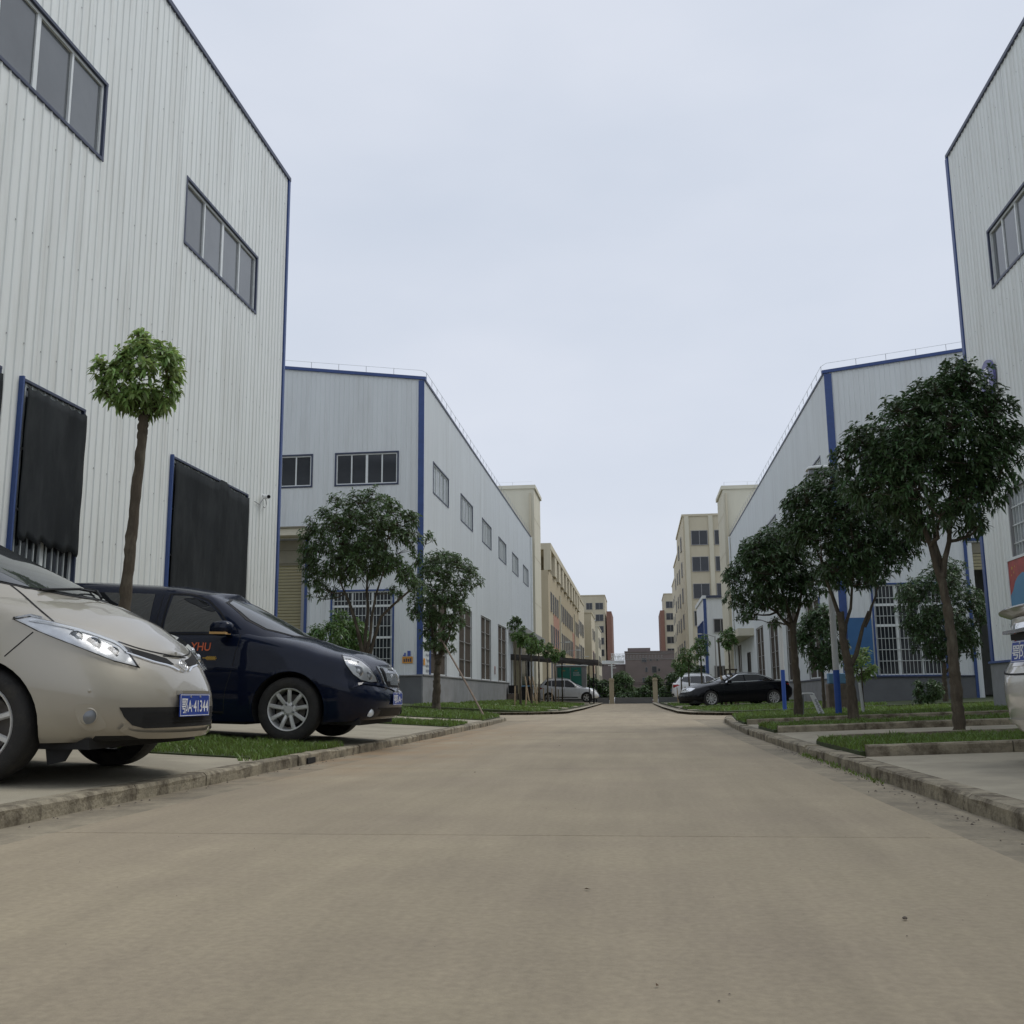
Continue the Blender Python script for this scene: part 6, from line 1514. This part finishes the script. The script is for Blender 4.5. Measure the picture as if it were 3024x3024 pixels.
    c.wheels(.222, nsp=rimn, width=.21, spoke_w=.017, hub=.06, taper=1.5, rot=.2)
    c.mirror_part(-.80, .84, 1.0, h=.13, l=.22, lamp=False)
    mb = MB(); mb.box(-.5, .7, -.78, .78, .14, .26); mb.box(-3.5, -.5, -.76, .76, .17, .3); mb.build('undertray', M['under'], c.root, world=False)
    return c
# black saloon
c = saloon('parked_car', 'black saloon with chrome window line, nose to the road, behind two staked saplings', 'car', (2.66, 43.6, .10), math.pi + R(20), M['blackpaint'], tilt=R(.5), roof_h=1.36, trunk_z=1.0)
# pearl saloon with boot spoiler at the right edge, tail towards the road
c = saloon('parked_car', 'silver-white saloon at the right edge, boot spoiler and blue plate towards the road', 'car', (6.34, 7.0, .225), 0, M['silverwhite'], tilt=R(-1.5), W=.92, L=(.95, -3.87), roof_h=1.36, trunk_z=.95, zrear=.13)
rp0 = lambda y, z, off: c.cast(y, z, 'rear', False, off)[0]
# boot spoiler
mb = MB(); rows = []
for k in range(17):
    y = -.80 + 1.6 * k / 16; e = 1 - (abs(y) / .80) ** 6 * .6; bx = -3.80 + .16 * (abs(y) / .8) ** 2.2
    rows += [(bx + .16, y, .94), (bx + .10, y, .965 + .02 * e), (bx - .03, y, .99 + .025 * e), (bx - .055, y, .980 + .02 * e), (bx + .03, y, .955)]
fs = [(i * 5 + j, i * 5 + (j + 1) % 5, (i + 1) * 5 + (j + 1) % 5, (i + 1) * 5 + j) for i in range(16) for j in range(5)] + [(0, 1, 2, 3, 4), (84, 83, 82, 81, 80)]
mb.add(rows, fs); mb.build('boot_spoiler', M['silverwhite'], c.root, smooth=True, angle=45, world=False)
mb = MB(); rows = []
for k in range(17):
    y = -.80 + 1.6 * k / 16; bx = -3.785 + .17 * (abs(y) / .8) ** 2.4
    rows += [(bx + .12, y, .955), (bx + .01, y, .945), (bx + .0, y, .90), (bx + .02, y, .84), (bx + .045, y, .62), (bx + .14, y, .60)]
mb.add(rows, [(i * 6 + j, i * 6 + (j + 1) % 6, (i + 1) * 6 + (j + 1) % 6, (i + 1) * 6 + j) for i in range(16) for j in range(6)] + [(0, 1, 2, 3, 4, 5), tuple(range(101, 95, -1))])
mb.build('boot_lid', M['silverwhite'], c.root, smooth=True, angle=35, world=False)
mb = MB(); mb.box(-3.80, -3.74, -.33, .33, .795, .835); mb.build('recess_shade_bar', M['black'], c.root, world=False)  # solid black bar standing in for the shade at the top of the plate recess
mb = MB(); mb.box(-3.82, -3.75, -.42, .42, .84, .862); mb.build('chrome_strip', M['chrome'], c.root, world=False)
h = c.patch('plate_recess', [(-.36, .86), (.36, .86), (.30, .62), (-.30, .62)], 'rear', M['silverwhite'], .004, False, .05)
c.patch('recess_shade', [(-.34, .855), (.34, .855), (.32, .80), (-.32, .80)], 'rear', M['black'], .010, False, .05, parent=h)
c.seam([(-.46, .875), (-.2, .88), (.2, .88), (.46, .875)], 'rear', .012, False, .03, 'chrome_strip', M['chrome'])
c.plate(-3.845, 0, .715, -1, '鄂A·', lean=R(-10), m_='platebl')
c.seam([(-.66, .595), (-.3, .57), (.3, .57), (.66, .595)], 'rear', .006, False, .002)
c.seam([(-.8, .27), (-.3, .265), (.3, .265), (.8, .27)], 'rear', .014, False, .014, 'bumper_crease', M['silverwhite'])
for mir in (False, True):
    c.patch('rear_lamp', [(.50, .84), (.74, .83), (.76, .73), (.52, .74)] if mir else [(-.50, .84), (-.74, .83), (-.76, .73), (-.52, .74)], 'rear', M['redlamp'], .008, False, .05)

def suv(name, label, cat, loc, rz, paint, tilt=0, W=.91, rear=True):
    sp = dict(W=W, wb=2.64, wr=.345, arch=.39, cr=.35, cf=.62, nf=2.5, nr=2.6, wheelin=.975,
        zb=[(-3.55, .36), (-3.0, .25), (-.5, .25), (.5, .28), (.85, .33)],
        belt=[(-3.6, 1.10), (-2.9, 1.13), (-2.0, 1.06), (-.9, 1.00), (-.5, 1.0), (.1, .94), (.45, .86), (.7, .76), (.85, .68)],
        crown=[(-3.6, .03), (-.5, .10), (.3, .09), (.7, .05), (.85, .01)],
        prof=[(0, .93, .77, -3.42), (.08, .965, .82, -3.47), (.2, .985, .85, -3.50), (.35, .995, .86, -3.50), (.5, 1.0, .85, -3.49), (.6, 1.0, .83, -3.48), (.7, .985, .79, -3.47), (.8, .97, .75, -3.46), (.9, .945, .71, -3.45), (.965, .92, .68, -3.44), (1.0, .89, .65, -3.42)],
        gh=dict(wb=.80, wt=.58, xfb=-.25, xrb=-3.40, cfb=.5, crb=.25, xft=-1.15, xrt=-2.95, cft=.12, crt=.15, roof=[(-3.0, 1.56), (-2.2, 1.62), (-1.4, 1.60), (-1.1, 1.55)], rc=.06, bulge=.02, n=2.4))
    c = Car(name, label, cat, loc, rz, paint, sp, tilt)
    for mir in (False, True):
        c.patch('side_window', [(-.72, 1.04), (-1.5, 1.08), (-1.5, 1.53), (-1.3, 1.52), (-1.0, 1.36)], 'side', M['carglass'], .006, mir, .1)
        c.patch('side_window', [(-1.56, 1.08), (-2.4, 1.13), (-2.4, 1.52), (-1.56, 1.53)], 'side', M['carglass'], .006, mir, .1)
        c.patch('side_window', [(-2.46, 1.14), (-2.95, 1.24), (-2.8, 1.47), (-2.46, 1.51)], 'side', M['carglass'], .006, mir, .1)
        for xx in (-.5, -1.53, -2.45): c.seam([(xx, 1.0), (xx - .02, .6), (xx - .02, .34)], 'side', .005, mir)
        FS = ((.92, .39), (-.39, .92)); hl_ = [(.10, .86), (.35, .88), (.62, .78), (.80, .66), (.6, .68), (.3, .78)]
        h_ = c.patch('headlight', hl_, FS, M['lampsilver'], .006, mir, .06)
        c.patch('rear_lamp', [(-3.42, .86), (-3.05, .98), (-3.15, 1.06), (-3.42, 1.02)], 'side', M['redlamp'], .006, mir, .05)
        c.patch('rear_lamp', [(-.52, 1.02), (-.78, 1.0), (-.78, .86), (-.55, .88)] if not mir else [(.52, 1.02), (.78, 1.0), (.78, .86), (.55, .88)], 'rear', M['redlamp'], .008, False, .06)
        c.seam([(-.6, .36), (-1.3, .38), (-2.1, .38)], 'side', .03, mir, .008, 'sill_trim', M['black'])
        p_ = MB(); sy = -1 if mir else 1; p_.tube([(-2.9, sy * .52, 1.62), (-2.6, sy * .54, 1.70), (-1.6, sy * .54, 1.70), (-1.3, sy * .52, 1.63)], .02, 6); p_.build('roof_rail', M['alu'], c.root, world=False)
    ws_ = [(-.60, 1.08), (-.50, 1.50), (0, 1.55), (.50, 1.50), (.60, 1.08), (0, 1.05)]
    h_ = c.patch('windscreen', ws_, 'front', M['black'], .004, False, .1); c.patch('windscreen_glass', scl(ws_, .95), 'front', M['windscreen'], .008, False, .1, parent=h_)
    rs_ = [(-.62, 1.14), (-.5, 1.46), (0, 1.5), (.5, 1.46), (.62, 1.14)]
    h_ = c.patch('rear_window', rs_, 'rear', M['black'], .004, False, .1)
    c.patch('grille', [(-.4, .66), (.4, .66), (.34, .46), (-.34, .46)], 'front', M['black'], .006, False, .08)
    c.patch('rear_bumper_trim', [(-.75, .52), (.75, .52), (.72, .38), (-.72, .38)], 'rear', M['black'], .008, False, .1)
    c.plate(.875, 0, .45, 1, ''); c.plate(-3.53, 0, .72, -1, '')
    c.wheels(.225, nsp=5, width=.22, spoke_w=.035, hub=.06, rot=.3)
    c.mirror_part(-.75, .84, 1.1, h=.15, l=.2, lamp=False)
    mb = MB(); mb.box(-3.1, .6, -.76, .76, .2, .36); mb.build('undertray', M['under'], c.root, world=False)
    return c
suv('parked_suv', 'white crossover under the black car port behind the sapling row', 'car', (-3.50, 72.9, .12), 0, M['whitepaint'])
suv('parked_suv', 'white estate car with red tail lamps behind the black saloon', 'car', (5.55, 63.5, .15), 0, M['whitepaint'])
# vehicles beyond the low wall: same bodies, smaller in the photo
proto = suv('distant_car', 'white car just visible above the low wall left of the left pillar', 'car', (-2.0, 108, -.65), 0, M['whitepaint']).root
proto['group'] = 'cars parked beyond the low wall'
for loc, rz, lb in (((-1.2, 112, -.75), math.pi, 'pale car partly hidden by the left gate pillar'), ((1.6, 106, -1.05), .1, 'low white car roof showing between the gate pillars'),
                    ((3.4, 104, -.9), math.pi, 'white car just right of the right gate pillar'), ((4.7, 100, -.95), 0, 'white car nearest the right shrubs beyond the wall'), ((-5.2, 106, -.7), 0, 'white car behind the crossover bonnet beyond the wall')):
    q = copy_tree(proto); q.location = loc; q.rotation_euler = (0, 0, rz); q['label'] = lb

# ------------------------------------------------------------------ end wall with pillars
ew = thing('boundary_wall', (0, 76.5, 0), 'low grey boundary wall with cream pillars closing the end of the road', 'wall')
for (x0, x1) in ((-9, -2.09), (-1.66, 1.08), (1.49, 7)):
    mb = MB(); mb.box(x0, x1, 76.42, 76.6, -.1, .44); mb.build('wall_section', M['lowwall'], ew)
for xc in (-1.875, 1.285):
    mb = MB(); mb.box(xc - .17, xc + .17, 76.33, 76.67, -.1, 1.66); p_ = mb.build('pillar', M['ochre'], ew)
    mb = MB(); mb.box(xc - .21, xc + .21, 76.29, 76.71, 1.662, 1.74); mb.box(xc - .16, xc + .16, 76.34, 76.66, 1.742, 1.84); mb.build('pillar_cap', M['ochre'], p_)
for (x0, x1) in ((-9, -2.05), (-1.7, 1.11), (1.46, 7)):
    for z in (.75, 1.34, 1.47):
        mb = MB(); mb.tube([(x0, 76.5, z), (x1, 76.5, z)], .022, 6); mb.build('rail', M['black'], ew)
    n = int((x1 - x0) / .16); 
    for i in range(n + 1):
        x = x0 + (x1 - x0) * i / n
        if i % 8 == 0: mb = MB(); mb.tube([(x, 76.5, .44), (x, 76.5, 1.5)], .02, 4); mb.build('fence_post', M['black'], ew)
# ------------------------------------------------------------------ car port
cp = thing('car_port', (-5.4, 66, .2), 'black-netted car port roof over the white crossover, left of the road', 'car port')
mb = MB()
for k in range(14):
    pass
v = [(-8.0, 64, 3.12), (-2.35, 64, 2.66), (-2.35, 74.5, 2.66), (-8.0, 74.5, 3.12), (-8.0, 64, 3.22), (-2.35, 64, 2.76), (-2.35, 74.5, 2.76), (-8.0, 74.5, 3.22)]
mb.add(v, [(0, 3, 2, 1), (4, 5, 6, 7), (0, 1, 5, 4), (1, 2, 6, 5), (2, 3, 7, 6), (3, 0, 4, 7)]); mb.build('roof', M['canopy_roof'], cp)
mb = MB(); rows = []
for k in range(31):
    x = -8.0 + 5.65 * k / 30; zt = 3.21 - .46 * k / 30; sag = .045 * abs(math.sin(k * .62)) + .02 * math.sin(k * 1.9)
    rows += [(x, 63.97, zt), (x, 63.93 + .02 * math.sin(k), zt - .17), (x, 63.96, zt - .33 - sag)]
mb.add(rows, [(3 * k + j, 3 * k + j + 1, 3 * k + j + 4, 3 * k + j + 3) for k in range(30) for j in range(2)]); mb.build('valance', M['canopy'], cp)
for x, y in ((-7.8, 64.2), (-2.95, 64.3), (-2.85, 68), (-2.95, 71), (-2.9, 74.2), (-7.8, 74.2)):
    mb = MB(); mb.tube([(x, y, .1), (x, y, 3.1 - .46 * (x + 8) / 5.65)], .04, 6); mb.build('post', M['black'], cp)
kx = thing('kiosk', (-4.8, 75.2, .1), 'green-panelled kiosk with pale lettering behind the white crossover', 'kiosk')
mb = MB(); mb.box(-5.8, -3.65, 75.0, 76.1, .1, 2.72); mb.build('shell', M['steel'], kx)
for x0, x1 in ((-5.72, -4.82), (-4.74, -3.98)):
    mb = MB(); mb.box(x0, x1, 74.97, 75.0, .5, 2.62); mb.build('green_panel', M['greensheet'], kx)
mb = MB(); mb.box(-5.9, -3.55, 74.9, 76.2, 2.72, 2.8); mb.build('roof', M['white'], kx)
for xc in (-5.25, -4.36):
    mb = MB()
    for a in range(6):
        mb.box(xc - .10 + .035 * a, xc - .085 + .035 * a, 74.955, 74.968, 2.34 + .02 * (a % 2), 2.44)
    mb.build('orange_mark', M['sticker_orange'], kx)
for r_, n in ((2.18, 5), (2.02, 6)):
    for a in range(n):
        xc = -4.58 + .09 * a; mb = MB(); mb.box(xc, xc + .065, 74.955, 74.968, r_, r_ + .02); mb.box(xc, xc + .065, 74.955, 74.968, r_ + .08, r_ + .1); mb.box(xc + .025, xc + .04, 74.955, 74.968, r_ + .021, r_ + .079); mb.build('white_character', M['platew'], kx)
# rubbish pile beside the left entrance
for (nm, lab, cat_, parts_) in (
    ('crate_stack', 'dark crate stack against the left entrance jamb', 'crates', [('crate', (-7.7, -7.1, 61.5, 62.3, .25, .75), 'rubble'), ('crate', (-7.65, -7.15, 61.55, 62.2, .76, 1.25), 'black'), ('crate', (-6.15, -5.8, 61.7, 62.4, .25, .8), 'black')]),
    ('covered_box', 'box under pale blue tarpaulin beside the left entrance', 'box', [('box', (-6.95, -6.25, 61.6, 62.4, .2, 1.15), 'black'), ('tarpaulin', (-7.0, -6.2, 61.55, 62.45, 1.152, 1.22), 'tarp')]),
    ('brown_cabinet', 'brown cabinet with blue sheet on top behind the small slender tree', 'cabinet', [('body', (4.75, 5.3, 26.8, 27.2, .2, .82), 'rubble'), ('blue_sheet', (4.78, 5.28, 26.82, 27.1, .822, 1.08), 'tarp')])):
    t = thing(nm, ((parts_[0][1][0] + parts_[0][1][1]) / 2, parts_[0][1][2], parts_[0][1][4]), lab, cat_)
    for pn, bx_, mm_ in parts_:
        mb = MB(); mb.box(*bx_); ob = mb.build(pn, M[mm_], t); bv = ob.modifiers.new('bevel', 'BEVEL'); bv.width = .015
for k, (x, lab) in enumerate(((-6.3, 'left leaning plank by the crate stack'), (-6.05, 'middle leaning plank by the crate stack'), (-5.85, 'right leaning plank by the crate stack'))):
    pk = thing('plank', (x, 61, .25), lab, 'plank', 'leaning planks'); mb = MB(); mb.tube([(x, 60.7, .2), (x - .35, 61.6, 1.75)], [.045, .04], 4); mb.build('board', M['stake'], pk)
# posts with blue band
def banded_post(x, y, z, hb, h, r, label, head=False):
    t = thing('banded_post', (x, y, z), label, 'post')
    mb = MB(); mb.tube([(x, y, z - .05), (x, y, z + hb)], r, 14); mb.build('blue_band', M['post_blue'], t, smooth=True, angle=40)
    mb = MB(); mb.tube([(x, y, z + hb + .001), (x, y, z + h)], r * .97, 14); mb.build('shaft', M['post_white'], t, smooth=True, angle=40)
    if head:
        mb = MB(); rows = []
        for (s_, dz) in ((.90, -.01), (1.0, 0), (1.0, .025), (.93, .045), (.7, .06)):
            for k in range(20):
                a = 2 * math.pi * k / 20; ca, sa = math.cos(a), math.sin(a)
                rows.append((x - .06 + math.copysign(abs(ca) ** .5, ca) * .27 * s_, y + math.copysign(abs(sa) ** .5, sa) * .22 * s_, z + h + dz))
        mb.add(rows, [(q * 20 + k, q * 20 + (k + 1) % 20, (q + 1) * 20 + (k + 1) % 20, (q + 1) * 20 + k) for q in range(4) for k in range(20)] + [tuple(range(19, -1, -1)), tuple(80 + k for k in range(20))])
        mb.build('lamp_head', M['white'], t, smooth=True, angle=45)
        mb = MB(); mb.box(x - .30, x + .16, y - .14, y + .14, z + h - .10, z + h - .03); mb.build('lamp_frame', M['lampgrey'], t)
    return t
banded_post(3.78, 20.4, .16, .86, 4.78, .060, 'white post with blue foot and flat lamp head between the right trees', True)
banded_post(3.97, 29.1, .18, 1.05, 4.2, .055, 'thin white post with blue foot at the tail of the black saloon')
# A-frame board
af = thing('a_frame_board', (3.2, 20.6, .17), 'white A-frame notice board straddling the right-hand trunk', 'sign')
yA = 20.45
def board(nm, x0, x1, w0, w1, m_):
    mb = MB()
    P = [(x0, .15), (x0 + w0, .15), (x1 + w1, .56), (x1, .56)]
    mb.add([(x, yA - .02, z) for x, z in P] + [(x, yA + .005, z) for x, z in P], [(0, 1, 2, 3), (7, 6, 5, 4), (0, 4, 5, 1), (1, 5, 6, 2), (2, 6, 7, 3), (3, 7, 4, 0)])
    return mb.build(nm, M[m_], af)
bR = board('right_board', 3.43, 3.27, .12, .09, 'platew'); board('left_board', 2.98, 3.10, .16, .06, 'lampgrey')
for k in range(5):
    f = .14 + .14 * k; xx = 3.43 + (3.27 - 3.43) * f + .05; zz = .15 + .41 * f
    for a, b_, c0, c1 in ((-.012, .03, -.006, 0), (-.012, -.006, .001, .03), (.006, .012, .001, .026), (-.012, .03, .031, .037)):
        mb = MB(); mb.box(xx + a, xx + b_, yA - .026, yA - .0205, zz + c0, zz + c1); mb.build('dark_character', M['ink'], af)
mb = MB(); mb.tube([(3.10, yA, .56), (3.14, yA, .59), (3.32, yA, .59), (3.36, yA, .565)], .014, 6); mb.build('handle', M['platew'], af)
# stickers near the blue corner of the left warehouse
st = thing('sticker', WL2F.p(.5, 1.95, .03), 'orange advertising sticker with dark marks by the blue corner', 'sticker')
mb = MB(); WL2F.box(mb, .34, .73, 1.82, 2.06, .024, .030); mb.build('sheet', M['sticker_orange'], st)
for k in range(4): mb = MB(); WL2F.box(mb, .39 + .08 * k, .44 + .08 * k, 1.87, 2.0 - .02 * (k % 2), .031, .033); mb.build('dark_mark', M['ink'], st)
st = thing('sticker', WL2F.p(.5, 2.2, .03), 'small blue sticker above the orange one', 'sticker')
mb = MB(); WL2F.box(mb, .42, .54, 2.08, 2.27, .024, .029); mb.build('sheet', M['sticker_blue'], st)
mb = MB(); WL2F.box(mb, .60, .70, 2.08, 2.13, .024, .028); WL2F.box(mb, .60, .66, 2.131, 2.2, .024, .028); mb.build('arrow_mark', M['sticker_blue'], st)
st = thing('graffiti', WL.p(37.9, 1.9, .03), 'dark scribbled phone adverts and a pale orange sheet round the corner', 'graffiti')
mb = MB(); WL.box(mb, 37.35, 37.65, 1.75, 2.0, .024, .028); mb.build('orange_sheet', M['sticker_orange'], st)
for r_, (u, z) in enumerate(((37.8, 2.1), (37.9, 1.9), (37.75, 1.7), (37.85, 1.52))):
    for k in range(5):
        mb = MB(); uu = u + .13 * k; zz = z + .02 * math.sin(k * 2 + r_)
        WL.box(mb, uu, uu + .02, zz, zz + .10, .024, .026); WL.box(mb, uu + .021, uu + .08, zz + .04, zz + .06, .024, .026); WL.box(mb, uu + .06, uu + .08, zz - .02, zz + .039, .024, .026); mb.build('brush_stroke', M['ink'], st)
st = thing('red_plate', WL.p(56.6, 2.0, .03), 'small red plate between the low side windows', 'sign'); mb = MB(); WL.box(mb, 56.5, 56.75, 1.8, 2.25, .024, .04); mb.build('plate', M['redlamp'], st)
# cctv camera on the near left warehouse
cv = thing('cctv_camera', WL.p(20.7, 4.75, .03), 'small white security camera with looped cable on the left warehouse', 'camera')
mb = MB(); a = WL.p(20.55, 4.80, .10); mb.tube([a, (a[0] + .12, a[1] - .16, a[2] - .03)], [.045, .045], 12); mb.build('housing', M['platew'], cv, smooth=True, angle=40)
mb = MB(); mb.tube([(a[0] + .121, a[1] - .161, a[2] - .030), (a[0] + .125, a[1] - .166, a[2] - .031)], .036, 12); mb.build('lens', M['black'], cv)
mb = MB(); mb.tube([WL.p(20.62, 4.86, .0), a], .018, 6); mb.build('bracket', M['platew'], cv)
mb = MB(); mb.tube([WL.p(20.6 + .13 * math.cos(t * .5), 4.68 + .10 * math.sin(t * .5), .05) for t in range(-4, 5)] + [WL.p(20.35, 4.60, .04), WL.p(20.1, 4.62, .03)], .009, 5); mb.build('cable', M['steel'], cv)
# street lights
def street_light(label, x, y, h, arm, sgn):
    t = thing('street_light', (x, y, 0), label, 'street light', 'street lights')
    mb = MB(); mb.tube([(x, y, 0), (x, y, h)], [.07, .045], 8); mb.build('pole', M['steel'], t)
    mb = MB(); mb.tube([(x, y, h - .05), (x + sgn * arm * .6, y, h + .18), (x + sgn * arm, y, h + .22)], .03, 6); mb.build('arm', M['steel'], t)
    mb = MB(); mb.box(x + sgn * arm, x + sgn * (arm + .45), y - .1, y + .1, h + .18, h + .26); mb.build('lamp_head', M['alu'], t)
for (x, y, h, a, s_, lab) in ((-7.35, 90, 5.0, 1.2, 1, 'first street light reaching over from the left beyond the car port'), (-7.3, 106, 5.0, 1.2, 1, 'second street light on the left beyond the wall'), (-7.3, 124, 5.0, 1.2, 1, 'third street light on the left beyond the wall'),
                              (6.6, 88, 5.4, 1.1, -1, 'street light in front of the small blue-cornered shed'), (6.0, 108, 4.6, .5, -1, 'street light standing before the large cream block')):
    street_light(lab, x, y, h, a, s_)
ml = thing('pole_sign', (-2.0, 84, 0), 'white cross-armed pole behind the left gate pillar', 'pole')
mb = MB(); mb.tube([(-2.0, 84, 0), (-2.0, 84, 3.2)], .06, 8); mb.build('pole', M['white'], ml)
for z, a, b_ in ((3.12, -2.4, -1.6), (2.98, -2.3, -1.7), (2.78, -2.0, -1.65)):
    mb = MB(); mb.tube([(a, 84, z), (b_, 84, z)], .03, 6); mb.build('cross_arm', M['white'], ml)

# ------------------------------------------------------------------ litter, drain and small stones
lit = []
mb = MB()
for k in range(170):
    if k < 110: y = rng.uniform(2.5, 12); x = 1.56 - abs(rng.gauss(0, .06)) - .02
    else: y = rng.uniform(3, 14); x = -2.96 + abs(rng.gauss(0, .06)) + .02
    s_ = rng.uniform(.004, .013); a = rng.uniform(0, 3); z = .001
    p = [(x + s_ * math.cos(a + q) * rng.uniform(.6, 1), y + s_ * math.sin(a + q) * rng.uniform(.6, 1)) for q in (0, 1.3, 2.6, 3.9, 5.2)]
    hgt = rng.uniform(.003, .010)
    mb.add([(q[0], q[1], z) for q in p] + [(x, y, z + hgt)], [(i, (i + 1) % 5, 5) for i in range(5)])
tag(mb.build('gutter_litter', M['rubble'], None), 'dark leaf crumbs and grit lying in both kerb gutters', kind='stuff')
mb = MB()
for k in range(60):
    x = rng.uniform(-2.3, 1.2); y = rng.uniform(1.3, 7) ; s_ = rng.uniform(.0015, .0035); a = rng.uniform(0, 3)
    p = [(x + s_ * math.cos(a + q), y + s_ * math.sin(a + q) * rng.uniform(.5, 1)) for q in (0, 1.3, 2.6, 3.9, 5.2)]
    mb.add([(q[0], q[1], .001) for q in p] + [(x, y, .001 + s_ * .6)], [(i, (i + 1) % 5, 5) for i in range(5)])
tag(mb.build('road_grit', M['rubble'], None), 'scattered tiny grit on the concrete road', kind='stuff')
st = thing('stone', (0.67, 2.90, .002), 'small dark stone lying on the right half of the road', 'stone')
mb = MB(); mb.lathe([(.0005, .0), (.006, .001), (.007, .004), (.004, .007), (.0005, .008)], 7, (0.67, 2.90, .002), 'z'); mb.build('pebble', M['rubble'], st)
dr = thing('drain_slot', (-2.99, 9.35, 0), kind='structure')
mb = MB(); mb.box(-2.995, -2.97, 9.2, 9.42, .0, .05); mb.build('slot', M['seam'], dr)
mb = MB(); P = []
for k in range(16):
    a = 2 * math.pi * k / 16; P.append((-2.45 + .32 * math.cos(a) * rng.uniform(.8, 1.2), 11.2 + 1.9 * math.sin(a) * rng.uniform(.8, 1.2), .0025))

mb = MB()
for k in range(9):
    x = rng.uniform(-2.2, 1.4); y = rng.uniform(2, 16); a = rng.uniform(0, 6.28); l_ = rng.uniform(.006, .013); w_ = l_ * .4
    ca, sa = math.cos(a), math.sin(a)
    p = [(x + ca * l_, y + sa * l_, .003), (x - sa * w_, y + ca * w_, .008), (x - ca * l_, y - sa * l_, .004), (x + sa * w_, y - ca * w_, .003)]
    mb.add(p, [(0, 1, 2, 3)])
tag(mb.build('leaf_scraps', M['dirt'], None), 'few small dry leaf scraps scattered on the road', kind='stuff')
# weeds growing out of the joint behind the left kerb
for (x0, x1, y0, y1, n, lb) in ((-3.22, -3.10, 8.2, 10.8, 900, 'tufts of weeds behind the left kerb by the drain slot'), (1.52, 1.60, 7.0, 10.5, 260, 'sparse weeds in the right gutter')):
    tag(grass([(x0, y0), (x1, y0), (x1, y1), (x0, y1)], (lambda x: .08) if x0 < 0 else (lambda x: .0), n, .07 if x0 < 0 else .03, wdt=.005), lb)
